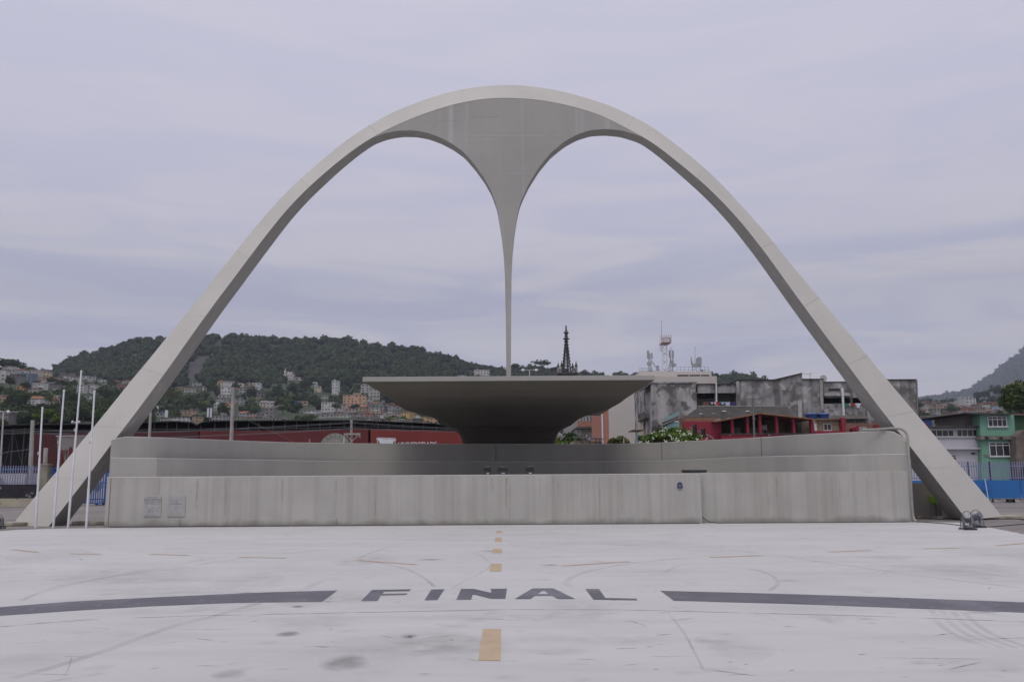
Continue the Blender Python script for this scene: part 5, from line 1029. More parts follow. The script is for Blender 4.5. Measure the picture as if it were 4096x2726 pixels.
for j in range(2):
    for i in range(4): mb = MB(); xx = b.x+(-7+i*7)*k; mb.box(xx-1.5*k, xx+1.2*k, b.y-.08, b.y-.004, b.z+(6+j*10)*k, b.z+(12+j*10)*k); mb.build('window', M_pane, r)
for i, (dx, hh) in enumerate(((-6, 5), (0, 4), (5, 6))):
    mb = MB(); xx = tx-.5*k
mb = MB(); mb.box(tx-2*k, tx+1*k, b.y-.6, b.y-.51, b.z+8*k, b.z+16*k); mb.build('window', M_pane, r); FOOT.append((b.x, b.y, 8, b.z))
b = hit(1252, 1512); k = b.y/FPX; r = thing('antenna_cluster', 'cluster of white antennas standing out of the wooded slope', 'antenna', b)
for i, (dx, h_) in enumerate(((-9, 10), (-4, 15), (2, 11), (7, 14), (10, 9))):
    mb = MB(); mb.tube([(b.x+dx*k, b.y, b.z-3), (b.x+dx*k, b.y, b.z+h_*k)], .12, 5); mb.build('mast', M_white, r); mb = MB(); mb.lathe((b.x+dx*k, b.y-.5, b.z+(h_-3)*k), [(.1, 0), (1.6*k, .3), (1.6*k, .8), (.1, 1.0)], 10); mb.build('dish', M_white, r)
for px, y0, y1, lab in ((624, 1622, 1652, 'twin white antenna panels just right of the left arch leg'), (666, 1640, 1668, 'single broad white antenna panel right of the twin one'), (838, 1630, 1668, 'tall white antenna panels above the dip in the shelter roof')):
    b = hit(px, y1+20); k = b.y/FPX; r = thing('cell_antenna', lab, 'antenna', b)
    mb = MB(); mb.tube([(b.x, b.y, b.z-2), (b.x, b.y, b.z+(y1-y0+20)*k)], .12, 6); mb.build('mast', M_galv, r)
    for dx in ((-6, 6) if 'single' not in lab else (0,)): mb = MB(); ww = 3.2*k if dx else 5.2*k; mb.box(b.x+dx*k-ww, b.x+dx*k+ww, b.y-.8, b.y-.4, b.z+20*k, b.z+(y1-y0+20-abs(dx)*.3)*k); mb.build('panel', M_white, r)
# ------------------------------------------------------------------ individual trees on the slopes
TG = 'trees standing on the hillside'
TL = [(196,1700,72,'bright','bright green broad tree at the left behind the first flagpole',46,1.0),(150,1706,60,'bright','bright green tree left of the first flagpole',40,1.0),(226,1712,56,'bright','smaller bright green tree between the first two flagpoles',36,1.0),
 (90,1632,64,'mid','rounded green tree left of the terracotta villa',50,1.0),(40,1640,60,'dark','dark tree at the left above the grey house',50,1.0),(40,1560,54,'dark','dark tree under the bare grey house',40,1.0),(100,1575,50,'dark','dark tree under the slate blue wall',36,1.0),(10,1720,40,'yellow','yellowish tree behind the left street lamp',34,1.0),
 (205,1548,40,'dark','loose dark tree right of the bare grey gabled house',46,1.0),(245,1560,42,'dark','loose dark tree left of the tallest flagpole',48,1.0),(285,1560,40,'mid','loose tree behind the tallest flagpole',50,1.0),(280,1630,60,'dark','dark mass tree behind the second flagpole',60,1.0),(330,1690,60,'dark','dark tree behind the rightmost flagpole base',60,1.0),
 (405,1600,54,'mid','green tree right of the rightmost flagpole top',46,1.0),(440,1650,66,'mid','green tree left of the left arch leg',60,1.0),(400,1710,60,'mid','low green tree over the shelter left of the arch leg',46,1.0),(450,1560,42,'dark','palm like dark tree near the arch leg',34,1.0),
 (680,1642,96,'yellow','large yellowish green tree right of the left arch leg',80,1.0),(760,1640,64,'mid','green tree right of the large yellowish one',60,1.0),(840,1600,66,'dark','dark tree in front of the white tower of flats',62,1.0),(800,1650,44,'mid','green tree above the tan house',44,1.0),(890,1668,56,'dark','dark tree left of the leaning pole base',56,1.0),
 (1000,1620,70,'dark','broad dark tree in the centre between houses',64,1.0),(1110,1600,60,'dark','dark tree below the green grey building',50,1.0),(1170,1590,56,'dark','dark tree right of the green grey building',54,1.0),(1130,1662,44,'mid','green tree right of the stone terrace',44,1.0),(1190,1660,50,'dark','dark tree under the blue shed',48,1.0),
 (1225,1570,54,'dark','dark tree left of the steep spur houses',50,1.0),(1305,1560,50,'dark','dark tree left of the slender white tower',48,1.0),(1385,1560,50,'dark','dark tree between slender tower and pale blocks',56,1.0),(1430,1572,40,'mid','tree above the peach apartments',46,1.0),(1265,1640,44,'dark','dark tree left of the white walled house',52,1.0),(1345,1650,38,'mid','tree right of the white walled house',36,1.0),
 (1555,1620,46,'dark','dark tree touching the canopy underside silhouette',50,1.0),(1240,1690,30,'mid','low green shrub tree above the emblem banner',60,1.0),(1570,1690,26,'bright','palm leaved green tree before the yellow block',52,1.0),(1610,1692,26,'bright','second bright green tree before the yellow block',36,1.0),
 (940,1560,28,'mid','small tree right of the brown house in the centre cluster',28,1.0),(1420,1640,22,'dark','small dark tree below the peach apartments',34,1.0),(3935,1616,56,'dark','dark wood tree above the brick block on the right',60,1.0),(3990,1608,66,'dark','tall dark tree left of the cream block at the right edge',54,1.0),(3898,1616,30,'dark','small dark tree right of the big white hillside building',34,1.0),
 (3805,1668,48,'dark','round dark tree among the far right houses',70,1.0),(3830,1702,30,'yellow','low yellowish trees above the white house roof',80,1.0),(3700,1672,24,'yellow','yellowish bush right of the derelict block edge',46,1.0),(3680,1650,44,'dark','dark tree by the derelict block edge',40,1.0),(3760,1700,22,'mid','green bush behind the small white cube',40,1.0)]
for px, yb, hp_, m_, lab, wp, _ in TL:
    b = hit(px, yb); k = b.y/FPX; h = hp_*k; RECT.append((px-wp/2, px+wp/2, yb-hp_, yb-hp_*.5, b.y))
    tree('hillside_tree', lab, b, h, wp*k/2*1.1, h*.52, 1500 if hp_ > 45 else 900, max(.35, 3.2*k), m_, 22, .3, TG, limbs=3, cz=h*.55); FOOT.append((b.x, b.y, wp*k*.3, b.z))
b = hit(188, 1640); k = b.y/FPX
def palm(lab, b, h, fr, nf=16, grp=None):
    r = thing('palm_tree', lab, 'palm', b, grp); top = b+Vector((.2, 0, h)); mb = MB(); mb.tube([b-Vector((0, 0, 1)), b.lerp(top, .5)+Vector((.15, 0, 0)), top], [.28, .2, .16], 8); mb.build('trunk', M_bark, r)
    mb = MB()
    for i in range(nf):
        a = 2*math.pi*i/nf+rng.uniform(-.2, .2); el = rng.uniform(.1, 1.1); d = Vector((math.cos(a), math.sin(a), 0)); pts = [top+d*fr*t*math.cos(el*(1-t*.3))+Vector((0, 0, fr*(math.sin(el)*t-.95*t*t))) for t in np.linspace(0, 1, 7)]
        for j in range(6):
            p, q = pts[j], pts[j+1]; s_ = Vector((-d.y, d.x, 0)); dr = Vector((0, 0, -.22*fr))
            for sg in (-1, 1):
                for u in (0, .33, .66): c = p.lerp(q, u); ww = fr*.26*(1-abs(j/6-.4)); mb.add([c, c+(q-p)*.28, c+(q-p)*.5+s_*sg*ww+dr*.6, c+(q-p)*.2+s_*sg*ww+dr*.6], [(0, 1, 2, 3)])
    mb.build('fronds', LM['dark'], r); return r
palm('dark feathery palm right of the terracotta villa', b, 50*k, 22*k); b2_ = hit(318, 1650); palm('dark palm behind the tallest flagpole', b2_, 58*k, 20*k)
b3_ = Vector((P(1921, 1482, 1090).x, 1090, P(1921, 1482, 1090).z)); palm('tiny palm on the skyline left of the arch spike', b3_, 4.5, 2.6)
b = hit(2168, 1500); k = b.y/FPX
for px, py, w_, h_, lab in ((2168, 1500, 96, 62, 'wide umbrella crowned tree on the ridge left of the spire'), (2060, 1496, 46, 44, 'smaller open crowned tree on the ridge right of the arch spike'), (2218, 1500, 30, 34, 'thin tree on the ridge next to the spire')):
    q = P(px, py, 1000); k = q.y/FPX; tree('ridge_tree', lab, q, h_*k, w_*k/2, h_*k*.30, 1100, 1.05, 'dark', 30, .5, 'open crowned trees on the ridge', cz=h_*k*.72, cr=.26, limbs=14)
# ------------------------------------------------------------------ forest (uncountable)
import bmesh
def ico(sub):
    bm = bmesh.new(); bmesh.ops.create_icosphere(bm, subdivisions=sub, radius=1); v = np.array([x.co[:] for x in bm.verts]); f = np.array([[y.index for y in x.verts] for x in bm.faces]); bm.free(); return v, f
iv, iF = ico(2)
def tree_var(nl, lsz):
    v = iv.copy(); v *= nrg.uniform(.62, .86, (len(v), 1)); v[:, 2] *= .85
    C, e_, sh, cc = crown_pts((0, 0, 0), 1, 1, .82, nl, 11, .42); V, F4 = leaves(C, e_, lsz, 1.3, .6)
    F = np.concatenate([iF, np.concatenate([F4[:, [0, 1, 2]], F4[:, [0, 2, 3]]])+len(v)]); S = np.concatenate([np.full(len(v), .0), np.repeat(sh, 4)])
    return np.concatenate([v, V]), F, S
VFAR = [tree_var(95, .30) for _ in range(10)]; VNEAR = [tree_var(420, .17) for _ in range(6)]
def forest(name, n, Yr, umin, umax, hfun, r0, r1_, mat, test, near=False):
    Vs, Fs, Ss = [], [], []; o = 0
    fx = np.array(FOOT)[:, :3] if FOOT else np.zeros((0, 3)); rc = np.array(RECT)
    for _ in range(n):
        Y = math.sqrt(rng.uniform(Yr[0]**2, Yr[1]**2)); x = rng.uniform(umin, umax)*Y; z = float(hfun(x, Y)); rr_ = rng.uniform(r0, r1_)
        px, py = proj((x, Y, z+rr_*.9)); rp = rr_*FPX/Y
        if px < -120 or px > 4220 or not test(px, py, x, Y): continue
        if (np.hypot(fx[:, 0]-x, fx[:, 1]-Y) < fx[:, 2]+rr_*.6).any(): continue
        if ((px+rp*.75 > rc[:, 0]) & (px-rp*.75 < rc[:, 1]) & (py-rp*.65 < rc[:, 3]) & (py+rp > rc[:, 2]) & (Y < rc[:, 4]+2)).any(): continue
        v, F, S_ = rng.choice(VNEAR if near else VFAR); a = rng.uniform(0, 6.28); c, s_ = math.cos(a), math.sin(a)
        w_ = v@np.array([[c, s_, 0], [-s_, c, 0], [0, 0, 1]])*rr_*np.array([1, 1, rng.uniform(.8, 1.25)])+np.array([x, Y, z+rr_*.6])
        Vs.append(w_); Fs.append(F+o); o += len(w_); t = rng.uniform(-.2, .42)+.25*mnoise.noise(Vector((x*.012, Y*.012, 2))); Ss.append(np.clip(S_+t, 0, 1))
    q = npmesh(name, np.concatenate(Vs), np.concatenate(Fs), mat, np.concatenate(Ss)); tag(q, kind='stuff'); return q
M_for = leafmat('forest_canopy', (.009, .020, .008), (.048, .068, .019), per=.03)
def tmain(px, py, x, Y): return not rockzone(px, py) and not (px > 3640 and Y > 300 and py > 1606 and rng.random() < .8)
forest('hill_forest', 9500, (440, 1112), -.66, .36, lambda x, y: HTn(x, y), 3.4, 6.4, M_for, tmain)
forest('lower_forest', 2600, (232, 445), -.66, .10, lambda x, y: HTn(x, y), 1.7, 3.4, M_for, tmain, True)
forest('slope_woods', 1600, (262, 955), .45, .66, lambda x, y: HTn(x, y), 2.2, 4.2, M_for, tmain)
forest('mountain_forest', 3600, (2700, 4215), .40, .72, lambda x, y: float(fM(W0/2+3437*x/y, np.float64(y))), 15, 27, M_for, lambda px, py, x, y: True)
# ------------------------------------------------------------------ town right of the canopy
M_der = surf('derelict_render', (.27, .265, .26), var=.35, scale=.35, rough=.95, bump=.5, bscale=3, blot=.7, bcol=(.06, .06, .057), blscale=.6, blo=.47, bhi=.60, blot2=.8, bcol2=(.40, .39, .38), bl2=.9, b2lo=.58, b2hi=.63, streak=.7, scol=(.07, .068, .065), sscale=(1.1, 1.1, .10), slo=.48, shi=.62)
M_der2 = surf('derelict_render_pale', (.34, .33, .325), var=.3, scale=.5, rough=.95, bump=.5, bscale=3, blot=.85, bcol=(.07, .068, .065), blscale=.55, blo=.5, bhi=.57, blot2=.7, bcol2=(.46, .45, .44), bl2=1.2, b2lo=.60, b2hi=.65, streak=.7, scol=(.10, .095, .09), sscale=(.9, .9, .10), slo=.46, shi=.64)
M_beige = surf('beige_blank_render', (.47, .44, .41), var=.04, scale=.2, rough=.9, streak=.12, scol=(.38, .35, .32), sscale=(.2, .2, .05)); M_salm = flat('salmon_render', (.40, .17, .12)); M_ant = flat('antenna_grey', (.27, .28, .285), .5)
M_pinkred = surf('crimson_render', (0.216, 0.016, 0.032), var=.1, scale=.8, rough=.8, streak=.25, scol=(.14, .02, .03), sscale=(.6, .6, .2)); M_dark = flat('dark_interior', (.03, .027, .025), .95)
M_brickm = surf('exposed_brick', (.22, .115, .07), var=.35, scale=3, rough=.95, stretch=(1, 1, 4), blot=.4, bcol=(.15, .13, .11), blscale=1)
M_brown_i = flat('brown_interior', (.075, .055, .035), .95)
def px_box(mb, x0, x1, y0, y1, Y, d, ground=False):
    a = P(x0, y1, Y); b = P(x1, y0, Y); m_ = P((x0+x1)/2, (y0+y1)/2, Y); z0 = P((x0+x1)/2, y1, Y).z if not ground else -.1; z1 = P((x0+x1)/2, y0, Y).z
    xa = P(x0, (y0+y1)/2, Y).x; xb = P(x1, (y0+y1)/2, Y).x; mb.box(xa, xb, Y, Y+d, z0, z1); return xa, xb, z0, z1
def pxpoly(mb, pts, Y, d): mb.prism([P(a, b, Y) for a, b in pts], (0, d, 0))
def bthing(name, lab, cat, x0, x1, Y, grp=None): return thing(name, lab, cat, (P((x0+x1)/2, 1885, Y).x, Y, 0), grp)
def part(r, nm, mat, x0, x1, y0, y1, Y, d, ground=False, bevel=0):
    mb = MB(); px_box(mb, x0, x1, y0, y1, Y, d, ground); return mb.build(nm, mat, r, bevel=bevel)
def window(r, x0, x1, y0, y1, Y, nm=3, frame=None, transom=None, pane=None, nmn='window'):
    a = P(x0, (y0+y1)/2, Y).x; b = P(x1, (y0+y1)/2, Y).x; z0 = P((x0+x1)/2, y1, Y).z; z1 = P((x0+x1)/2, y0, Y).z; f = .07
    mb = MB(); mb.box(a, b, Y-.08, Y, z0, z0+f); mb.box(a, b, Y-.08, Y, z1-f, z1); mb.box(a, a+f, Y-.08, Y, z0+f, z1-f); mb.box(b-f, b, Y-.08, Y, z0+f, z1-f)
    for k in range(1, nm): x = lerp(a, b, k/nm); mb.box(x-f*.4, x+f*.4, Y-.075, Y, z0+f, z1-f)
    if transom: z = lerp(z1, z0, transom); mb.box(a+f, b-f, Y-.082, Y-.076, z-f*.5, z+f*.5)
    w_ = mb.build(nmn, frame or M_frame, r); mb = MB(); mb.box(a+.02, b-.02, Y-.03, Y-.004, z0+.02, z1-.02); mb.build('pane', pane or M_pane, w_); 
    mb = MB(); mb.box(a-.1, b+.1, Y-.16, Y-.004, z0-.09, z0-.003); mb.build('sill', M_frame, w_); return w_
def ribbed(mb, c00, c10, c11, c01, n, amp, sub=4):
    c00, c10, c11, c01 = map(Vector, (c00, c10, c11, c01)); up_ = (c10-c00).cross(c01-c00).normalized(); up_ = up_ if up_.z > 0 else -up_; m = n*sub; vs = []
    for i in range(m+1):
        t = i/m; o = up_*amp*math.cos(2*math.pi*t*n)
        a = c00.lerp(c10, t)+o; b = c01.lerp(c11, t)+o; vs += [a, b, a-up_*.05, b-up_*.05]
    fs = []
    for i in range(m): j = 4*i; fs += [(j, j+4, j+5, j+1), (j+2, j+3, j+7, j+6), (j, j+2, j+6, j+4), (j+1, j+5, j+7, j+3)]
    mb.add(vs, fs)
# antenna building
Y = 140
r = bthing('white_building', 'tall pale blank walled building with rooftop antennas, right of the canopy', 'building', 2434, 2870, Y)
part(r, 'wall', M_beige, 2434, 2640, 1502, 1800, Y, 25, True); part(r, 'upper_wall', M_beige, 2615, 2870, 1504, 1660, Y-.3, 24, False)
mb = MB(); px_box(mb, 2557, 2846, 1485, 1505, Y+1.5, 14); mb.build('penthouse', M_beige, r)
for x0, x1 in ((2710, 2755), (2759, 2801), (2805, 2837)): part(r, 'vent_slot', M_dark, x0, x1, 1498, 1504.5, Y+1.46, .05)
part(r, 'salmon_strip', M_salm, 2416, 2433.7, 1560, 1800, Y+.2, 22, True)
mb = MB(); a = P(2413.5, 1885, Y-.2); mb.tube([(a.x, Y-.2, 0), (a.x, Y-.2, P(2413, 1630, Y).z)], .12, 8); mb.build('downpipe', M_white, r)
mb = MB()
for x0, x1, y in ((2556, 2610, 1472), (2706, 2834, 1467)):
    a = P(x0, y, Y+2); b = P(x1, y, Y+2)
    for f in (0, .5): mb.tube([a-Vector((0, 0, f)), b-Vector((0, 0, f))], .035, 4)
    for k in range(9): q = a.lerp(b, k/8); mb.tube([q, q-Vector((0, 0, .95))], .035, 4)
mb.build('roof_railing', M_ant, r)
zr = P(2700, 1485, Y+4).z; Ya = Y+4
def mast(lab, items, nm='antenna_mast'):
    xs = [i[1] for i in items]; r = thing(nm, lab, 'antenna', (P(sum(xs)/len(xs), 1400, Ya).x, Ya, zr), 'antennas on the pale building roof')
    for it in items:
        if it[0] == 'pole': mb = MB(); mb.tube([P(it[1], it[3], Ya), P(it[1], it[2], Ya)], it[4], 5); mb.build('pole', it[5] if len(it) > 5 else M_galv, r)
        elif it[0] == 'panel': mb = MB(); px_box(mb, it[1]-it[4], it[1]+it[4], it[2], it[3], Ya-.4, .25); mb.build('panel', M_ant, r, bevel=.03)
        elif it[0] == 'dish': mb = MB(); c = P(it[1], it[2], Ya-.4); mb.tube([c, c-Vector((.05, .3, 0))], it[4], 12); mb.build('dish', M_ant, r)
        elif it[0] == 'bar': mb = MB(); mb.tube([P(it[1], it[2], Ya), P(it[3], it[4], Ya)], it[5], 5); mb.build('strut', it[6] if len(it) > 6 else M_galv, r)
    return r
mast('left rooftop antenna post with two pale panels', [('pole', 2600, 1412, 1490, .09), ('panel', 2593, 1401, 1432, 4.5), ('panel', 2608, 1410, 1432, 2.8), ('bar', 2592, 1433, 2612, 1433, .05), ('pole', 2594, 1433, 1488, .06), ('pole', 2606, 1440, 1488, .05), ('bar', 2604, 1440, 2636, 1484, .10), ('panel', 2590, 1449, 1458, 2), ('dish', 2597, 1455, 0, .35)])
mast('middle rooftop antenna cluster beside the lattice tower', [('pole', 2684, 1388, 1490, .06), ('pole', 2680, 1425, 1490, .07), ('pole', 2691, 1400, 1490, .10), ('panel', 2679, 1400, 1428, 2.6), ('panel', 2693, 1402, 1430, 2.4), ('panel', 2691, 1440, 1465, 4), ('bar', 2672, 1478, 2683, 1440, .08), ('dish', 2698, 1460, 0, .3), ('bar', 2672, 1480, 2700, 1484, .05)])
mast('right rooftop antenna cluster with two round dishes', [('pole', 2780, 1384, 1470, .05), ('panel', 2766, 1427, 1458, 1.8), ('panel', 2804, 1427, 1462, 1.8), ('dish', 2795, 1440, 0, .5), ('dish', 2795, 1451, 0, .5), ('pole', 2769, 1445, 1482, .09), ('pole', 2801, 1445, 1482, .09), ('bar', 2768, 1462, 2802, 1464, .09), ('dish', 2779, 1461, 0, .35), ('bar', 2772, 1480, 2800, 1462, .05)])
r = mast('red and white lattice tower with thin whip aerial on the roof', [('pole', 2646, 1281, 1404, .05), ('pole', 2640, 1341, 1404, .04), ('bar', 2640, 1404, 2648, 1404, .04), ('bar', 2640, 1389, 2648, 1389, .04)], 'lattice_tower')
M_rw1 = flat('tower_red', (.27, .17, .15)); M_rw2 = flat('tower_white', (.55, .55, .55)); M_rust = flat('tower_rust', (.20, .10, .08))
mb = MB(); mbr = MB()
for dx in (-9.5, 9.5):
    for yy in (Ya-.7, Ya+.7): mb.tube([P(2659+dx, 1490, yy), P(2659+dx*.85, 1372, yy)], .06, 5)
for k in range(7):
    y0 = 1488-k*16.5; y1 = y0-16.5
    for sg in (-1, 1): (mb if k % 2 else mbr).tube([P(2659-9*sg, y0, Ya-.7), P(2659+9*sg, y1, Ya-.7)], .04, 4)
mb.build('lattice', M_rw2, r); mbr.build('lattice_red', M_rust, r)
mb = MB(); a = P(2642, 1374, Ya); b = P(2678, 1374, Ya); mb.box(a.x, b.x, Ya-1.5, Ya+1.5, a.z-.06, a.z+.04)
for k in range(9): x = lerp(a.x, b.x, k/8); mb.tube([(x, Ya-1.5, a.z), (x, Ya-1.5, a.z+(.9 if k % 2 else 1.3))], .05, 4)
mb.tube([(a.x, Ya-1.5, a.z+.7), (b.x, Ya-1.5, a.z+.7)], .04, 4); mb.build('platform', M_rw1, r)
mb = MB()
for px, yt in ((2650, 1350), (2661, 1338), (2665, 1343), (2671, 1343), (2676, 1340), (2655, 1348)): mb.tube([P(px, 1374, Ya), P(px, yt, Ya)], .045, 4)
mb.build('aerials', M_rw2, r); part(r, 'panel', M_ant, 2679, 2682.5, 1351, 1367, Ya-.3, .25)
r = mast('small pale bracket box on the roof edge between antennas', [('panel', 2631, 1461, 1480, 5), ('bar', 2620, 1480, 2645, 1480, .08)])
# church
Y = 170
r = bthing('church', 'grey church with clay tile roof and rose windows below the canopy edge', 'church', 2314, 2408, Y)
M_chs = surf('church_stone', (.22, .205, .195), var=.2, scale=.5, blot=.4, bcol=(.10, .09, .085), blscale=.4)
part(r, 'wall', M_chs, 2308, 2412, 1715, 1800, Y, 14, True); part(r, 'cornice', flat('dark_stone', (.07, .065, .062)), 2306, 2414, 1706, 1713, Y-.6, 16)
mb = MB(); a, b = P(2310, 1707, Y-.5), P(2412, 1707, Y-.5); c, d = P(2412, 1683, Y+6), P(2312, 1683, Y+6); ribbed(mb, a, b, c, d, 26, .06); mb.build('roof', surf('worn_clay_roof', (.22, .085, .045), var=.5, scale=2.5, blot=.6, bcol=(.07, .04, .03), blscale=1.2, blo=.45, bhi=.55), r)
for px in (2322, 2373, 2410): part(r, 'pilaster', M_chs, px-3, px+3, 1716, 1790, Y-.35, .34)
for px in (2346, 2401):
    c = P(px, 1741, Y-.1); mb = MB()
    for k in range(24): t0, t1 = 2*math.pi*k/24, 2*math.pi*(k+1)/24; mb.hexa([(c.x+.42*math.cos(t0)*1.3, Y-.05, c.z+.42*math.sin(t0)*1.3), (c.x+.42*math.cos(t1)*1.3, Y-.05, c.z+.42*math.sin(t1)*1.3), (c.x+.62*math.cos(t1)*.95, Y-.05, c.z+.62*math.sin(t1)*.95), (c.x+.62*math.cos(t0)*.95, Y-.05, c.z+.62*math.sin(t0)*.95)], [(c.x+.42*math.cos(t0)*1.3, Y-.25, c.z+.42*math.sin(t0)*1.3), (c.x+.42*math.cos(t1)*1.3, Y-.25, c.z+.42*math.sin(t1)*1.3), (c.x+.62*math.cos(t1)*.95, Y-.25, c.z+.62*math.sin(t1)*.95), (c.x+.62*math.cos(t0)*.95, Y-.25, c.z+.62*math.sin(t0)*.95)])
    for k in range(8): t = 2*math.pi*k/8; mb.tube([c, c+Vector((.5*math.cos(t), 0, .5*math.sin(t)))], .05, 4)
    w_ = mb.build('rose_window', M_frame, r); mb = MB(); disc(mb, c, .56, .56, Y-.004, 24, .04); mb.build('pane', M_pane, w_)
    mb = MB(); n = 14; pts = [(c.x+1.0*math.cos(math.pi*k/n), Y-.22, c.z+1.0*math.sin(math.pi*k/n)) for k in range(n+1)]; mb.tube(pts, .08, 5); mb.build('arch_moulding', M_chs, w_)
r = bthing('modern_block', 'pale block with vertical fins behind the church roof', 'building', 2314, 2410, 200)
part(r, 'wall', MATS['wall_pale_grey'], 2300, 2410, 1640, 1800, 200, 20, True)
for k in range(8): part(r, 'fin', MATS['wall_white'], 2318+k*12, 2322+k*12, 1648, 1690, 199.4, .55)
for px in (2353, 2368, 2384, 2396): part(r, 'window', M_pane, px-3, px+3, 1670, 1680, 199.9, .08)
part(r, 'dark_band', M_dark, 2345, 2409, 1652, 1658, 199.3, .08)
part(bthing('side_building', 'plain grey building left of the church, partly behind trees', 'building', 2270, 2310, 185), 'wall', surf('plain_grey', (.26, .25, .245), var=.1, scale=.4), 2255, 2312, 1680, 1800, 185, 14, True)
# spire
YS = 190; r = bthing('church_spire', 'dark gothic openwork spire with cross and pinnacles above the canopy roof', 'spire', 2233, 2309, YS)
M_sp = surf('blackened_stone', (.055, .052, .050), var=.4, scale=1.2, rough=.95, bump=.3); M_spl = surf('pale_pinnacle_stone', (.26, .25, .25), var=.3, scale=1.5)
part(r, 'tower', M_sp, 2235, 2308, 1494, 1800, YS-2, 4.4, True); part(r, 'parapet', M_sp, 2232, 2310, 1488, 1495, YS-2.3, 5)
c = P(2267, 1489, YS); tz = P(2267, 1358, YS).z; rb = .92*(P(2287, 1489, YS).x-c.x); mb = MB(); K = 7
for j in range(10):
    f0, f1 = j/10, (j+1)/10; z0_, z1_ = lerp(c.z, tz, f0), lerp(c.z, tz, f1); r0_ = lerp(rb, rb*.22, f0**.85); r1_ = lerp(rb, rb*.22, f1**.85)
    for k in range(K):
        a = 2*math.pi*(k+.5)/K; mb.tube([(c.x+r0_*math.cos(a), YS+r0_*math.sin(a), z0_), (c.x+r1_*math.cos(a), YS+r1_*math.sin(a), z1_)], .10, 5)
        a2 = 2*math.pi*(k+1.5)/K; mb.tube([(c.x+r0_*math.cos(a), YS+r0_*math.sin(a), z0_), (c.x+r0_*math.cos(a2), YS+r0_*math.sin(a2), z0_)], .06, 4)
        q = Vector((math.cos(a), math.sin(a), 0)); p = Vector((c.x, YS, lerp(z0_, z1_, .5)))+q*(lerp(r0_, r1_, .5)+.12); mb.lathe(p-Vector((0, 0, .15)), [(.05, 0), (.18, .08), (.12, .2), (.03, .28)], 5)
        a = 2*math.pi*(k+1)/K; qq = (c.x+r0_*.9*math.cos(a), YS+r0_*.9*math.sin(a), z0_); mb.tube([qq, (c.x+r1_*.9*math.cos(a), YS+r1_*.9*math.sin(a), z1_)], .05, 4)
mb.build('openwork_cone', M_sp, r)
mb = MB(); z = tz; mb.lathe((c.x, YS, z), [(.28, 0), (.75, .1), (.75, .25), (.4, .4), (.32, 1.3), (.62, 1.5), (.6, 1.65), (.2, 1.8), (.14, 3.2)], 10); mb.build('finial', M_sp, r, smooth=True, angle=35)
mb = MB(); ztip = P(2267, 1314, YS).z; mb.box(c.x-.07, c.x+.07, YS-.07, YS+.07, z+3.0, ztip); zz = lerp(z+3.0, ztip, .62) if ztip > z+3 else z+3; mb.box(c.x-.34, c.x+.34, YS-.08, YS+.08, ztip-.62, ztip-.46); mb.build('cross', M_sp, r)
for px, y0, big in ((2233, 1447, 1), (2247, 1441, 1), (2291, 1448, 1), (2305, 1441, 1), (2298, 1470, 0), (2240, 1472, 0)):
    dy = -1.8 if px in (2233, 2305, 2298, 2240) else 1.4; a = P(px, 1490, YS+dy); t = P(px, y0, YS+dy); h_ = t.z-a.z; mb = MB(); mb.box(a.x-.26, a.x+.26, YS+dy-.26, YS+dy+.26, a.z, a.z+h_*.5); mb.build('pinnacle_base', M_spl, r)
    mb = MB(); mb.lathe((a.x, YS+dy, a.z+h_*.5), [(.42, 0), (.34, .1), (.12, h_*.28), (.16, h_*.32), (.05, h_*.36), (.04, h_*.5)], 6); mb.build('pinnacle', M_sp, r)
# small roof, awning, lamp between church and wall
Y = 95; r = bthing('low_roof_shed', 'low dark lean-to roof in front of the church', 'shed', 2290, 2410, Y)
mb = MB(); ribbed(mb, P(2290, 1748, Y), P(2412, 1757, Y), P(2412, 1751, Y+4), P(2294, 1744, Y+4), 30, .03); mb.build('roof', M_rd, r); part(r, 'wall', MATS['wall_tan'], 2290, 2410, 1764, 1800, Y+.5, 3, True)
for px in (2330, 2358, 2385, 2400): part(r, 'post', M_dark, px-1.5, px+1.5, 1752, 1775, Y+.1, .15)
Y = 62; b = P(2300, 1790, Y); r = thing('street_light', 'single curved arm street light in front of the church', 'street lamp', (b.x, Y, 0)); mb = MB(); mb.tube([(b.x, Y, 0), P(2302, 1774, Y), P(2325, 1763, Y), P(2342, 1757, Y)], .04, 6); mb.build('arm', M_galv, r)
mb = MB(); a, c_ = P(2340, 1758, Y), P(2361, 1753, Y); d = c_-a; mb.tube([a+d*t for t in (0, .2, .6, .9, 1)], [.04, .09, .12, .09, .02], 10); mb.build('lamp_head', MATS['lamp_white'], r, smooth=True)
upole('utility pole with small bars among the trees right of the canopy base', 2239, 1790, 2238, 1728, 88, .12, (2227, 2250, 1737))
# trees by canopy right, bush, plumeria
tree('street_tree', 'dark leafy tree between the canopy base and the church', (P(2262, 1885, 110).x, 110, 0), 6.6, 2.4, 1.6, 1500, .3, 'dark', 20, .2, None, cz=5.6)
tree('street_tree', 'bright green small tree right beside the canopy base', (P(2225, 1885, 82).x, 82, 0), 5.6, 1.1, .9, 700, .22, 'bright', 12, .1, None, cz=4.7)
tree('street_tree', 'green round tree in front of the grey church wall', (P(2278, 1885, 100).x, 100, 0), 5.9, 1.5, 1.1, 900, .26, 'mid', 14, .15, None, cz=5.0)
tree('street_bush', 'olive green loose bush below the blank beige wall', (P(2480, 1885, 75).x, 75, 0), 5.5, 1.2, .85, 1400, .15, 'olive', 22, .12, None, cz=4.55)
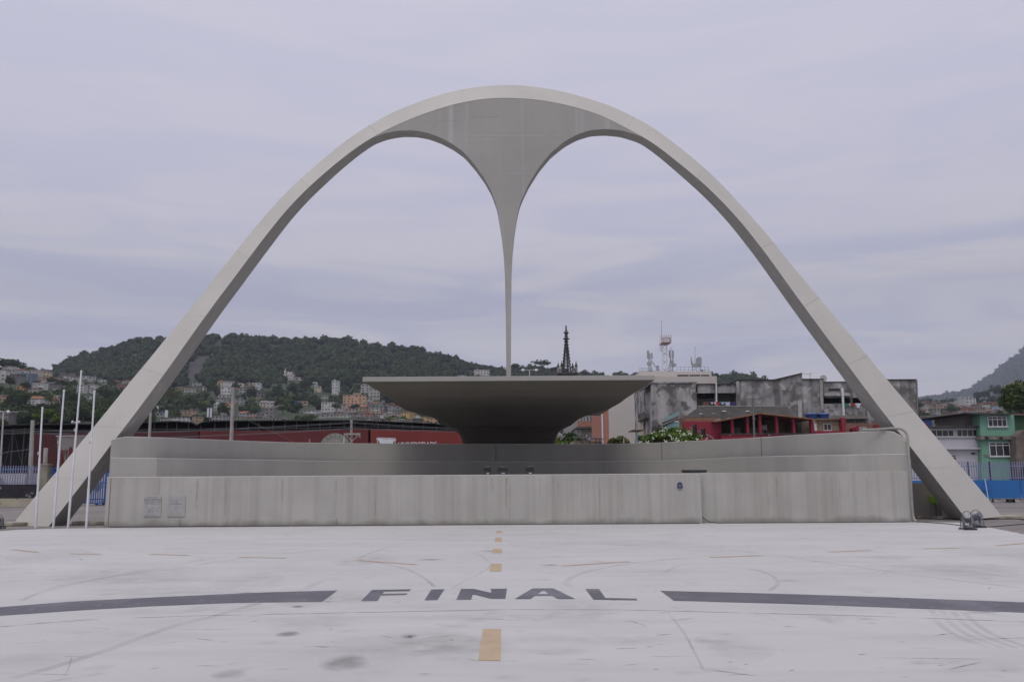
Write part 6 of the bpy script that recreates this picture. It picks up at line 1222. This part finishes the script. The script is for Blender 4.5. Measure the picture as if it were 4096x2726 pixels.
# frangipani
Y = 62; c = P(2690, 1752, Y); r = thing('frangipani_tree', 'leafy frangipani tree with white blossoms above the stage wall', 'tree', (c.x, Y, 0))
C, e, sh, cc = crown_pts((c.x, Y, c.z-.15), P(2834, 1750, Y).x-c.x, 2.2, P(2690, 1716, Y).z-c.z+.2, 5200, 60, .25); V, F = leaves(C, e, .13, 2.9, .7); npmesh('crown', V, F, leafmat('frangipani_leaf', (.045, .085, .014), (.13, .20, .03), per=2.5), np.repeat(sh, 4), r)
mb = MB(); mb.tube([(c.x, Y, 0), (c.x+.2, Y, 2.4), (c.x, Y, 3.6)], [.2, .17, .12], 8)
for k in range(14): mb.tube([(c.x+.1, Y, 3), Vector(cc[k])], [.08, .04], 5)
mb.build('trunk', M_bark, r)
mb = MB()
for px, py, s_ in ((2559,1766,1.5),(2585,1767,2.0),(2614,1731,1.8),(2650,1722,2.0),(2667,1712,1.5),(2651,1738,1.2),(2677,1738,1),(2686,1752,2),(2706,1753,1.8),(2708,1763,2),(2727,1741,1.8),(2740,1733,1.3),(2755,1729,1.4),(2765,1731,1.4),(2723,1724,1.3),(2712,1720,1.1),(2658,1762,1.8),(2665,1766,1),(2785,1757,1.6),(2791,1758,1.3),(2826,1755,1.6),(2764,1738,1),(2612,1750,1),(2744,1763,1),(2809,1742,1)):
    for _ in range(int(2.6*s_)+1):
        q = P(px+rng.gauss(0, 3.0*s_), py+rng.gauss(0, 2.2*s_), Y-2.15+rng.uniform(-.1, .2)); q = Vector(q)
        for k in range(5): a = 2*math.pi*k/5+rng.random(); d = Vector((math.cos(a), -.25, math.sin(a)))*.040; nn = Vector((-d.z, 0, d.x))*.45; mb.add([q, q+d*.6+nn, q+d*1.15, q+d*.6-nn], [(0, 1, 2, 3)])
mb.build('blossoms', flat('white_petal', (.75, .75, .68)), r)
# traffic light arm
Y = 60; b = P(2858, 1790, Y); r = thing('traffic_light', 'grey traffic light arm with two black heads over the frangipani', 'traffic light', (b.x, Y, 0))
mb = MB(); mb.tube([(b.x, Y, 0), P(2857, 1768, Y), P(2852, 1754, Y), P(2838, 1744, Y), P(2800, 1727, Y), P(2758, 1709, Y)], [.1, .07, .065, .06, .05, .045], 8); mb.build('mast_arm', flat('mast_grey', (.14, .14, .145)), r, smooth=True)
for px, py in ((2780, 1712), (2814, 1727)):
    c = P(px, py, Y); mb = MB(); mb.box(c.x-.14, c.x+.10, Y-.15, Y+.12, c.z-.38, c.z+.26); hd = mb.build('signal_head', M_black, r, bevel=.03)
    for k in range(2): mb = MB(); q = Vector((c.x-.02, Y-.15, c.z+.1-k*.26)); mb.tube([q, q-Vector((0, .02, 0))], .08, 10); mb.build('lens', flat('signal_lens', (.10, .10, .10), .3), hd); mb = MB(); mb.tube([q+Vector((0, 0, .03)), q+Vector((.0, -.2, .05))], .1, 10, cap=False); mb.build('visor', MATS['mast_grey'], hd)
upole('dark grey lamp pole before the crimson veranda', 3016, 1790, 3012, 1594, 66, .08, None, False, 'lamp_pole', flat('pole_dark', (.15, .145, .14)))
o_ = bpy.data.objects.get('lamp_pole'); q = P(3012, 1594, 66)
mb = MB(); mb.box(q.x-.32, q.x+.42, 65.9, 66.1, q.z-.06, q.z+.02); mb.build('short_arm', MATS['pole_dark'], o_)
for k in range(3): mb = MB(); z = q.z-1.6-k*1.1; mb.tube([(q.x, 66, z), (q.x, 66, z+.1)], .12, 10); mb.build('clamp', MATS['pole_dark'], o_)
upole('thin white pole above the stage wall left of the frangipani', 2495, 1790, 2495, 1752, 66, .04, None, False, 'utility_pole', M_white)
# derelict block and its neighbours
Y = 112
r = bthing('derelict_building', 'tall stained derelict building with ornate narrow front, right of the canopy', 'building', 2582, 2790, Y)
part(r, 'wall', M_der2, 2609, 2789, 1532, 1800, Y, 16, True); part(r, 'parapet', M_der, 2607, 2789, 1526.5, 1532, Y-.1, 16.2)
a0, a1 = P(2584, 1560, Y+9), P(2608.7, 1550, Y+.3); z_ = P(2600, 1541, Y).z
mb = MB(); mb.prism([(P(2609, 1600, Y).x-.03, Y, -.1), (P(2584, 1600, Y+12).x, Y+12, -.1), (P(2584, 1600, Y+12).x, Y+12, z_-.8), (P(2609, 1600, Y).x-.03, Y, z_)], (.25, .3, 0)); mb.build('front_facade', surf('ornate_facade', (.24, .20, .165), var=.2, scale=1), r)
for k in range(3):
    t = .25+.27*k; p = Vector((lerp(P(2609, 1600, Y).x, P(2584, 1600, Y+12).x, t), lerp(Y, Y+12, t), 0))
    for zc, h_ in ((z_-3.2, 2.2), (z_-7.2, 2.2)):
        mb = MB(); mb.box(p.x-.16, p.x-.04, p.y-.7, p.y+.7, zc-h_/2, zc+h_/2); w_ = mb.build('window', M_pane, r); mb = MB(); mb.tube([(p.x-.18, p.y+.8*math.cos(u), zc+h_/2+.6*math.sin(u)) for u in np.linspace(0, math.pi, 9)], .1, 5); mb.build('arch_moulding', MATS['ornate_facade'], w_)
mb = MB(); pb = P(2592, 1668, Y+6); mb.box(pb.x-.9, pb.x+.3, Y+3, Y+9, pb.z-.5, pb.z-.25)
for k in range(8): mb.tube([(pb.x-.85, Y+3+k*.85, pb.z-.25), (pb.x-.85, Y+3+k*.85, pb.z+.5)], .04, 4)
mb.tube([(pb.x-.85, Y+3, pb.z+.5), (pb.x-.85, Y+9, pb.z+.5)], .05, 4); mb.build('balcony', M_dark, r)
mb = MB(); pxpoly(mb, [(2580, 1555), (2612, 1530), (2612, 1526), (2602, 1532), (2580, 1550)], Y+.5, 5); mb.build('eave', M_dark, r)
r = bthing('tan_house', 'narrow tan house left of the ornate facade', 'house', 2575, 2590, Y+6); part(r, 'wall', MATS['wall_cream'], 2574, 2590, 1668, 1800, Y+6.4, 5, True)
for k in range(2): part(r, 'window', M_pane, 2576+k*6, 2579+k*6, 1690, 1715, Y+6.3, .08)
r = bthing('balcony_building', 'stained building with open laundry gallery between two derelict walls', 'building', 2790, 2952, Y)
mb = MB(); px_box(mb, 2790, 2952, 1536, 1571, Y+.6, .5); mb.build('upper_wall', M_der2, r)
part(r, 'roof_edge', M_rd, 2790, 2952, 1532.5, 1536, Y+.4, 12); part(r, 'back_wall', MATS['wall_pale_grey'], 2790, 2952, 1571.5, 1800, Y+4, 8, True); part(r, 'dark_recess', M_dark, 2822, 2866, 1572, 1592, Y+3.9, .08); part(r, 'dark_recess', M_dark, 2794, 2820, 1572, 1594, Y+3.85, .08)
part(r, 'gallery_rail', M_der, 2790, 2952, 1620, 1634, Y+.6, .4); part(r, 'lower_wall', M_der, 2790, 2952, 1634.5, 1800, Y+.7, 3, True)
for px, m_ in ((2866, M_white), (2948, M_galv)): 
    mb = MB(); mb.tube([P(px, 1634, Y+.4), P(px-1, 1533, Y+.4)], .1, 6); mb.build('downpipe', m_, r)
part(r, 'gallery_post', M_der, 2860, 2870, 1571, 1620, Y+.9, .4)
for k in range(7): part(r, 'louvre', MATS['wall_grey'], 2797+k*3.4, 2798.4+k*3.4, 1574, 1594, Y+3.75, .06)
r = bthing('derelict_building', 'widest stained derelict building with a slanting parapet', 'building', 2952, 3295, Y)
mb = MB(); pxpoly(mb, [(2952, 1900), (2952, 1519), (3095, 1519), (3140, 1509), (3208, 1492), (3209, 1516), (3294, 1516), (3295, 1900)], Y+.2, 14); mb.build('wall', M_der, r)
mb = MB(); pxpoly(mb, [(2951, 1520), (2951, 1517), (3095, 1516.5), (3209, 1489.5), (3210, 1492), (3095, 1519.5)], Y, 14.5); pxpoly(mb, [(3209, 1516), (3209, 1513.5), (3295, 1513.5), (3295, 1516)], Y, 14.5); mb.build('coping', M_dark, r)
part(r, 'pilaster', M_der2, 2952, 2963, 1524, 1800, Y-.05, .24, True); part(r, 'pilaster', M_der2, 3286, 3297, 1518, 1800, Y-.05, .24, True); part(r, 'pilaster', M_der2, 3196, 3212, 1600, 1800, Y-.02, .2, True)
mb = MB(); mb.tube([P(3209, 1494, Y+2), P(3247, 1494, Y+2)], .05, 4); mb.tube([P(3240, 1494, Y+2), P(3240, 1515, Y+2)], .05, 4); mb.tube([P(3240, 1494, Y+2), P(3248, 1491, Y+2)], .04, 4); mb.build('roof_frame', M_galv, r)
c = P(3294, 1514, Y+3); mb = MB(); mb.lathe((c.x, Y+3, c.z-.2), [(.05, 0), (.15, .05)], 8); mb.tube([(c.x, Y+3, c.z), (c.x-.1, Y+2.8, c.z+.05)], [.42, .45], 16); tag(mb.build('satellite_dish', flat('dish_grey', (.3, .3, .3)), r))
r = bthing('derelict_building', 'stained derelict building with dark open storey behind the right arch leg', 'building', 3297, 3545, Y)
mb = MB(); pxpoly(mb, [(3297, 1600), (3297, 1527), (3400, 1526), (3545, 1526), (3545, 1600), (3410, 1600), (3402, 1591), (3300, 1591)][:4]+[(3545, 1590), (3297, 1590)], Y+.3, 1); mb.build('upper_wall', M_der, r)
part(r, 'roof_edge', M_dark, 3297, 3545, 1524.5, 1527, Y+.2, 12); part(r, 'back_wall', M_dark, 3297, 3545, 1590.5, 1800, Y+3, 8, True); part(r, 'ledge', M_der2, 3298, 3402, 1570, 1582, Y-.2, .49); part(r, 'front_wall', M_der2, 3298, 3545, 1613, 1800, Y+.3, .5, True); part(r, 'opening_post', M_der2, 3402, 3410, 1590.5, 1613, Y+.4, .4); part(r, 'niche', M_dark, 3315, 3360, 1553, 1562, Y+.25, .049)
mb = MB(); mb.tube([P(3375, 1662, Y-.1), P(3369, 1551, Y-.1)], .16, 8); mb.build('downpipe', M_white, r)
r = bthing('derelict_building', 'tall dark stained block right of the arch leg', 'building', 3545, 3668, Y)
mb = MB(); pxpoly(mb, [(3546, 1900), (3546, 1518), (3667, 1518), (3669, 1545), (3675, 1900)], Y-.3, 16); mb.build('wall', M_der, r); part(r, 'coping', M_dark, 3546, 3668, 1515.5, 1518, Y-.5, 16.4); mb = MB(); mb.tube([P(3667, 1522, Y-.4), P(3672, 1700, Y-.4)], .09, 6); mb.build('downpipe', MATS['wall_grey'], r)
# tin roofs under it
r = bthing('tin_roof_house', 'low house with ribbed tin roof and dark windows beside the arch leg', 'house', 3318, 3470, 106)
mb = MB(); ribbed(mb, P(3318, 1673, 105), P(3474, 1672, 105), P(3470, 1660, 109), P(3322, 1660, 109), 34, .06); mb.build('roof', surf('rusty_tin', (.17, .15, .13), var=.35, scale=1), r); part(r, 'wall', MATS['wall_grey'], 3318, 3480, 1674, 1800, 106, 4, True)
for x0, x1 in ((3388, 3415), (3426, 3464)): part(r, 'window', M_pane, x0, x1, 1676, 1692, 105.93, .06)
r = bthing('pale_corner_wall', 'bright white painted wall corner just left of the arch leg', 'wall', 3478, 3520, 107); part(r, 'wall_face', M_der2, 3474, 3560, 1640, 1800, 107, 3, True)
def garment(px, y0, w_, h_, Y, c, lab, sleeves=False):
    m_ = flat('cloth_%d' % int(sum(c)*1000+c[0]*77), c, .9); mb = MB()
    pts = [(px-w_/2, y0), (px+w_/2, y0), (px+w_*.42, y0+h_), (px-w_*.42, y0+h_)] if not sleeves else [(px-w_*.7, y0), (px+w_*.7, y0), (px+w_*.7, y0+h_*.3), (px+w_*.4, y0+h_*.35), (px+w_*.36, y0+h_), (px-w_*.36, y0+h_), (px-w_*.4, y0+h_*.35), (px-w_*.7, y0+h_*.3)]
    mb.prism([P(a, b, Y) for a, b in pts], (0, .03, 0)); tag(mb.build('garment', m_), lab, 'laundry', 'laundry on the lines')
ln = lambda nm, lab, a, b, Y: tag((lambda mb: (mb.tube([P(*a, Y), P((a[0]+b[0])/2, (a[1]+b[1])/2+1.2, Y), P(*b, Y)], .025, 4), mb.build(nm, M_wire))[1])(MB()), lab, 'clothesline')
ln('clothesline', 'clothesline along the laundry gallery', (2810, 1607), (2945, 1605), Y+.3)
for px, w_, h_, c, lab, s_ in ((2818, 12, 13, (.20, .06, .03), 'rust red cloth, first on the gallery line', 0), (2829, 7, 13, (.12, .10, .06), 'brown cloth on the gallery line', 0), (2838, 6, 9, (.06, .05, .05), 'black cloth on the gallery line', 0), (2848, 9, 8, (.45, .44, .42), 'small white cloths on the gallery line', 0), (2860, 8, 8, (.5, .5, .52), 'white cloth left of the red one on the gallery line', 0), (2873, 16, 11, (.35, .02, .03), 'bright red cloth on the gallery line', 0), (2891, 14, 10, (.22, .42, .50), 'pale turquoise shirt on the gallery line', 1), (2911, 20, 14, (.42, .42, .56), 'lilac white sheet on the gallery line', 0), (2935, 20, 18, (.05, .04, .12), 'dark blue cloth at the right end of the gallery line', 0)): garment(px, 1607, w_, h_, Y+.25, c, lab, bool(s_))
ln('clothesline', 'clothesline left of the right arch leg', (3336, 1612), (3458, 1612), Y+.1)
for px, w_, h_, c, lab, s_ in ((3346, 11, 16, (.11, .11, .12), 'dark grey trousers on the line by the arch leg', 0), (3386, 15, 15, (.03, .16, .10), 'green shirt on the line by the arch leg', 0), (3399, 7, 10, (.4, .38, .34), 'cream cloth on the line by the arch leg', 0), (3412, 16, 10, (.32, .03, .03), 'red shirt on the line by the arch leg', 0), (3433, 17, 18, (.55, .53, .6), 'white shirt on the line by the arch leg', 1)): garment(px, 1612, w_, h_, Y+.05, c, lab, bool(s_))
# turquoise house
Yt = 92; r = bthing('turquoise_house', 'turquoise house with stepped gable behind the frangipani', 'house', 2653, 2741, Yt)
mb = MB(); mb.prism([P(2717, 1900, Yt), P(2717, 1642, Yt), P(2652, 1675, Yt+9), P(2652, 1900, Yt+9)], (.3, .2, 0)); mb.build('facade', MATS['wall_turquoise'], r)
mb = MB(); mb.prism([P(2717.5, 1900, Yt), P(2717.5, 1640, Yt), P(2724, 1641, Yt), P(2732, 1656, Yt), P(2742, 1661, Yt), P(2742, 1900, Yt)], (0, 6, 0)); mb.build('side_wall', surf('grey_side', (.17, .16, .15), var=.2, scale=1), r)
for f0, f1 in ((1668, 1663), (1679, 1672)): mb = MB(); mb.tube([P(2718, f1-1, Yt-.15), P(2650, f0+22, Yt+8.8)], .14, 5); mb.build('cornice', MATS['wall_grey'], r)
part(r, 'brick_patch', M_brickm, 2718.5, 2742, 1672, 1720, Yt-.06, .05); part(r, 'lamp_tube', M_white, 2698, 2715, 1683, 1686, Yt-.8, .1)
r = bthing('dark_stump_wall', 'dark ragged wall fragment left of the turquoise house', 'wall', 2612, 2645, 95); mb = MB(); pxpoly(mb, [(2612, 1800), (2613, 1704), (2622, 1700), (2626, 1706), (2632, 1698), (2640, 1700), (2645, 1712), (2645, 1800)], 95, 1); mb.build('wall_face', flat('char_dark', (.05, .045, .045)), r)
r = bthing('lean_to', 'small teal posted lean-to roof below the blank beige wall', 'shed', 2535, 2575, 100); part(r, 'roof', M_rb, 2532, 2576, 1717, 1721, 99, 4); part(r, 'post', MATS['wall_turquoise'], 2546, 2550, 1721, 1800, 99.4, .3, True); part(r, 'screen', surf('teal_dark', (.03, .07, .08), var=.2, scale=2), 2552, 2575, 1741, 1752, 99.6, .1); part(r, 'wall', MATS['wall_pale_grey'], 2550, 2576, 1755, 1800, 99.8, 2, True)
# crimson house
Yp = 90; r = bthing('crimson_house', 'crimson house with grey ribbed roof and open veranda of red pillars', 'house', 2741, 3255, Yp)
mb = MB(); ribbed(mb, P(2738, 1668, Yp+.5), P(3178, 1664, Yp+.5), P(3151, 1627, Yp+6), P(2804, 1625, Yp+6), 60, .07); mb.build('ribbed_roof', surf('old_fibre_cement', (.095, .088, .08), var=.4, scale=1.2, rough=.95, blot=.5, bcol=(.22, .21, .20), blscale=2.5, blo=.6, bhi=.68), r)
mb = MB(); a, b = P(2806, 1624.5, Yp+6), P(3151, 1626.5, Yp+6); mb.tube([a, b], .09, 6); mb.build('roof_ridge', M_rg, r)
mb = MB(); pxpoly(mb, [(2741, 1900), (2741, 1684), (2885, 1684), (2885, 1900)], Yp+.2, 6); mb.build('wall', M_pinkred, r)
mb = MB(); pxpoly(mb, [(2742, 1684), (2742, 1670), (2880, 1670), (2850, 1684)], Yp+.35, 5); mb.build('gable_brick', M_brickm, r)
mb = MB(); pxpoly(mb, [(2857, 1683), (3043, 1649), (3255, 1673), (3255, 1677), (3043, 1654), (2860, 1687)], Yp-1.2, 7); mb.build('veranda_roof', surf('veranda_roof_edge', (.22, .11, .06), var=.3, scale=2), r)
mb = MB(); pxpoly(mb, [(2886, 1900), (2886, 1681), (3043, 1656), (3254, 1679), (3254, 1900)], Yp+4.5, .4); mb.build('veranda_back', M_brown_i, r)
part(r, 'dark_doorway', M_dark, 3185, 3240, 1682, 1745, Yp+4.3, .1); part(r, 'pale_door', MATS['wall_pale_grey'], 2937, 2962, 1708, 1745, Yp+4.3, .1); part(r, 'pale_door', MATS['wall_grey'], 3000, 3034, 1710, 1745, Yp+4.3, .1); part(r, 'yellow_wall', flat('ochre_interior', (.11, .085, .035)), 3060, 3140, 1675, 1745, Yp+4.2, .1)
for px, yt in ((2930, 1672), (2991, 1661), (3041, 1654), (3108, 1660), (3176, 1668), (3249, 1676)): part(r, 'pillar', M_pinkred, px-5.5, px+5.5, yt, 1736, Yp-.6, .5)
part(r, 'veranda_floor', M_pinkred, 2886, 3258, 1736, 1800, Yp-.7, 5, True); part(r, 'balustrade_cap', M_rd, 2886, 3257, 1732, 1736, Yp-.8, .5)
for px in (2920, 3077, 3180, 3268): part(r, 'spot_fixture', M_white, px-2, px+2, 1737, 1740, Yp-.76, .05)
for k, (px, py) in enumerate(((2802, 1655), (2897, 1644), (2852, 1653), (2990, 1645))): mb = MB(); c = P(px, py, Yp+2.2+k*.2); mb.lathe((c.x, c.y, c.z), [(.24, 0), (.2, .04), (.02, .07)], 8); mb.build('roof_patch', M_white, r)
c = P(3062, 1735, Yp+1.5); r2 = thing('plastic_chair', 'pale plastic chair standing on the crimson veranda', 'chair', c); k_ = .5
mb = MB(); mb.box(c.x-.25, c.x+.25, c.y-.2, c.y+.25, c.z+.42, c.z+.47); mb.build('seat', M_frame, r2); mb = MB(); mb.box(c.x-.25, c.x+.25, c.y+.2, c.y+.25, c.z+.47, c.z+.95); mb.build('backrest', M_frame, r2)
for sx in (-1, 1):
    for sy in (-.18, .23): mb = MB(); mb.tube([(c.x+sx*.24, c.y+sy, c.z), (c.x+sx*.22, c.y+sy, c.z+.42)], .02, 5); mb.build('leg', M_frame, r2)
# stone clad annex
r = bthing('stone_clad_annex', 'small stone clad annex with crimson frame right of the veranda', 'house', 3257, 3385, Yp)
part(r, 'wall', surf('split_stone', (.30, .235, .17), var=.3, scale=2.5, rough=.95, stretch=(1, 1, 5), blot=.4, bcol=(.15, .11, .08), blscale=2), 3257, 3371, 1678, 1800, Yp+.5, 5, True)
mb = MB(); ribbed(mb, P(3262, 1678, Yp), P(3376, 1675, Yp), P(3372, 1670, Yp+4), P(3264, 1673, Yp+4), 26, .05); mb.build('roof', M_rb, r)
window(r, 3293, 3325, 1694, 1721, Yp+.5, 2); part(r, 'white_door', M_white, 3258, 3267, 1693, 1722, Yp+.4, .09); part(r, 'corner_pillar', M_pinkred, 3370.5, 3386, 1670, 1800, Yp-.3, .8, True); part(r, 'base_wall', M_pinkred, 3258, 3370, 1722, 1800, Yp-.2, .6, True)
for px, w_, lab in ((3247, 52, 'left round blue water tank on the annex roof'), (3295, 46, 'right round blue water tank on the annex roof')):
    Yk = Yp+6.5; c = P(px, 1674, Yk); rk = w_/2*Yk/FPX; h_ = P(px, 1653, Yk).z-c.z; r = thing('water_tank', lab, 'water tank', c, 'blue water tanks')
    M_tank = flat('blue_tank', (.012, .045, .17), .4); mb = MB(); mb.lathe(c, [(rk*.86, 0), (rk*.98, h_*.8)], 24); mb.build('tank_body', M_tank, r, smooth=True, angle=40); mb = MB(); mb.lathe(c+Vector((0, 0, h_*.8)), [(rk*1.05, 0), (rk*1.05, h_*.1), (rk*.6, h_*.26), (rk*.2, h_*.3)], 24); mb.build('lid', flat('blue_lid', (.03, .09, .27), .4), r, smooth=True, angle=40)
r = bthing('clay_roof_house', 'low clay tiled roof between the annex and the arch leg', 'house', 3385, 3511, Yp+4)
mb = MB(); ribbed(mb, P(3386, 1729, Yp+2), P(3516, 1729, Yp+2), P(3512, 1690, Yp+8), P(3386, 1692, Yp+8), 24, .08); mb.build('roof', surf('old_clay_tile', (.20, .10, .06), var=.5, scale=2, blot=.5, bcol=(.05, .04, .035), blscale=1.5), r); part(r, 'wall', MATS['wall_offwhite'], 3386, 3520, 1730, 1800, Yp+2.5, 5, True)
r = bthing('crimson_parapet', 'crimson slanted parapet with a small square hole', 'wall', 3411, 3436, Yp); mb = MB(); pxpoly(mb, [(3412, 1800), (3412, 1710), (3434, 1699), (3436, 1699), (3436, 1800)], Yp+.4, 1); mb.build('wall_face', M_pinkred, r); part(r, 'hole', M_dark, 3418, 3424, 1714, 1721, Yp+.33, .06)
r = bthing('white_dormer', 'white box wall beside the crimson parapet', 'wall', 3436, 3470, Yp); part(r, 'wall_face', MATS['wall_pale_grey'], 3436.5, 3470, 1706, 1800, Yp+.6, 2, True)
r = bthing('crimson_wedge', 'crimson wall wedge touching the arch leg', 'wall', 3508, 3530, Yp); mb = MB(); pxpoly(mb, [(3507, 1800), (3507, 1697), (3514, 1697), (3560, 1728), (3560, 1800)], Yp+.8, 1); mb.build('wall_face', M_pinkred, r)
# ------------------------------------------------------------------ right side: green and white houses
Yg = 86; r = bthing('white_house', 'white two storey house with a row of dark sliding windows', 'house', 3690, 3925, Yg)
M_wh = surf('white_render', (.47, .46, .50), var=.07, scale=.5, streak=.3, scol=(.33, .32, .32), sscale=(.7, .7, .15)); M_gr = surf('mint_green_render', (.155, .32, .235), var=.08, scale=.5, streak=.3, scol=(.08, .17, .12), sscale=(.8, .8, .15), slo=.55, shi=.75)
part(r, 'wall', M_wh, 3640, 3921, 1708, 1900, Yg+.3, 9, True); part(r, 'roof', M_rd, 3640, 3920, 1702, 1708, Yg-.3, 10); part(r, 'ledge', M_wh, 3640, 3928, 1791, 1796, Yg-.15, .44)
part(r, 'window_surround', M_wh, 3700, 3917, 1715, 1718, Yg+.1, .2)
window(r, 3722, 3815, 1718, 1746, Yg+.3, 4); window(r, 3825, 3912, 1716, 1746, Yg+.3, 4); window(r, 3804, 3824, 1817, 1842, Yg+.3, 1, None, .35); part(r, 'vent_grille', M_dark, 3887, 3900, 1809, 1816, Yg+.22, .07)
mb = MB(); mb.tube([P(3921, 1708, Yg+.2), P(3924, 1800, Yg+.2), P(3926, 1900, Yg+.2)], .06, 6); mb.build('downpipe', M_white, r)
r = bthing('green_house', 'mint green two storey house with white framed windows', 'house', 3919, 4072, Yg)
mb = MB(); pxpoly(mb, [(3922, 1742), (3919, 1656), (4055, 1656), (4062, 1742)], Yg-.5, 9); mb.build('upper_wall', M_gr, r)
mb = MB(); pxpoly(mb, [(3927, 1990), (3927, 1757), (4066, 1757), (4075, 1990)], Yg-.4, 9); mb.build('lower_wall', M_gr, r)
part(r, 'floor_band', surf('mouldy_band', (.17, .16, .13), var=.5, scale=2), 3924, 4068, 1742.5, 1756.5, Yg-.8, 9)
mb = MB(); pxpoly(mb, [(3852, 1652), (3855, 1648), (3925, 1650), (4056, 1652), (4056, 1657), (3925, 1656)], Yg-1.2, 10); mb.build('roof_slab', M_rd, r)
window(r, 3950, 4026, 1664, 1706, Yg-.5, 4, M_white, .3); window(r, 3956, 4039, 1768, 1824, Yg-.4, 3, M_white, .22)
part(r, 'blocked_vent', MATS['wall_grey'], 3937, 3955, 1815, 1825, Yg-.47, .06)
for px in (3942, 4000, 4057): mb = MB(); c = P(px, 1750, Yg-1); mb.tube([c, c+Vector((0, -.25, -.05))], [.1, .16], 8); mb.build('spotlight', M_black, r)
r = bthing('block_house', 'bare concrete block room left of the green house', 'house', 3855, 3919, Yg+1); part(r, 'wall', surf('bare_block', (.15, .135, .125), var=.25, scale=3, stretch=(1, 1, 2)), 3856, 3919, 1654, 1705, Yg+1, 6)
r = bthing('dark_green_wall', 'dark green wall right of the green house', 'wall', 4060, 4110, Yg+3); part(r, 'wall_face', surf('deep_green', (.03, .075, .04), var=.2, scale=1), 4056, 4140, 1660, 1990, Yg+3, 6, True); part(r, 'roof', M_rb, 4055, 4140, 1654, 1660, Yg+2.5, 6)
r = bthing('rust_wall', 'rusty brown sloping wall at the right edge', 'wall', 4070, 4110, Yg-2); mb = MB(); pxpoly(mb, [(4072, 1990), (4064, 1745), (4098, 1718), (4150, 1716), (4150, 1990)], Yg-1.6, 2); mb.build('wall_face', surf('rusty_wall', (.12, .10, .085), var=.35, scale=.8, blot=.5, bcol=(.2, .17, .14), blscale=.7), r); mb = MB(); pxpoly(mb, [(4080, 1990), (4080, 1880), (4094, 1862), (4150, 1850), (4150, 1990)], Yg-1.7, .09); mb.build('dark_opening', M_dark, r)
c = P(3708, 1704, 100); r = thing('water_tank', 'square dark blue water tank right of the derelict block', 'water tank', c, 'blue water tanks'); mb = MB(); px_box(mb, 3685, 3731, 1676, 1704, 100, 2.2); mb.build('tank_body', MATS['blue_tank'], r, bevel=.1); mb = MB(); px_box(mb, 3683, 3733, 1672, 1677, 99.9, 2.4); mb.build('lid', MATS['blue_lid'], r)
r = bthing('roof_clutter', 'white tray and red drum on the roof right of the arch leg', 'roof tray', 3700, 3745, 92); part(r, 'tray', M_white, 3714, 3744, 1702, 1707, 88, .8); part(r, 'drum', M_pinkred, 3703, 3712, 1694, 1707, 88.2, .6)
tree('large_tree', 'large dark green tree above the roofs at the right edge', (P(4112, 1885, 130).x, 130, 2), 14, 3.1, 3.0, 9000, .30, 'mid', 60, .3, None, cz=P(4075, 1622, 130).z-2, ry=3, cr=.42)
# blue fence on the right
Yb = 63.5
z0, z1 = P(3950, 1916, Yb).z, P(3950, 1845, Yb).z; a, b = P(3590, 1900, Yb), P(4300, 1900, Yb)
r = thing('bar_fence', 'pale violet bar fence above the blue boards at the right', 'fence', ((a.x+b.x)/2, Yb, 0)); fence_bars(r, a.x, b.x, Yb, z0, z1, .175, flat('pale_violet_paint', (.20, .22, .36), .6), .05, (.08, .74), 1.55, MATS['dark_post'])
r = thing('blue_hoarding', 'bright blue board hoarding under the bar fence at the right', 'hoarding', ((a.x+b.x)/2, Yb, 0)); zt = P(3950, 1918, Yb).z
xx = a.x; i = 0
while xx < b.x:
    x2 = xx+2.9; mb = MB(); mb.box(xx, x2-.02, Yb-.30-(i % 2)*.03, Yb-.27-(i % 2)*.03, .28, zt-rng.uniform(0, .03)); mb.build('board', M_bluep, r); xx = x2; i += 1
mb = MB(); c0, c1 = P(3951, 1963, Yb-.38), P(3966, 1962, Yb-.38); px_box(mb, 3895, 3966, 1918, 1962, Yb-.38, .03); mb.build('patch_board', M_bluep, r)
mb = MB(); mb.tube([P(3939, 1913, Yb-.5), P(3954, 2000, Yb-.9)], .035, 5); mb.build('prop_pole', flat('prop_pale', (.35, .5, .7)), r)
mb = MB(); mb.tube([(a.x, Yb-.4, .24), (b.x, Yb-.4, .24)], .03, 5)
for k in range(18): x = lerp(a.x, b.x, k/17); mb.tube([(x, Yb-.4, .24), (x+.35, Yb-.9, .03)], .025, 4)
mb.build('base_frame', M_struc, r)
for px in (4040, 4056): mb = MB(); c = P(px, 2004, Yb-.7); mb.box(c.x-.25, c.x+.2, Yb-1.0, Yb-.6, .012, .22); tag(mb.build('ballast_block', M_black if px < 4050 else M_conc), 'dark ballast block under the blue hoarding' if px < 4050 else 'grey ballast block under the blue hoarding', 'ballast')
# haze
HZ = bpy.data.materials.new('haze'); HZ.use_nodes = True; t = HZ.node_tree; t.nodes.clear(); o_ = nd(t, 'ShaderNodeOutputMaterial'); v_ = nd(t, 'ShaderNodeVolumePrincipled')
v_.inputs['Color'].default_value = (.72, .78, .95, 1); v_.inputs['Density'].default_value = HAZE; v_.inputs['Anisotropy'].default_value = .2; t.links.new(v_.outputs[0], o_.inputs['Volume'])
if HAZE > 0:
    mb = MB(); mb.box(-5600, 5600, -70, 5600, -2, 900); hz = mb.build('haze', HZ); tag(hz, kind='stuff')
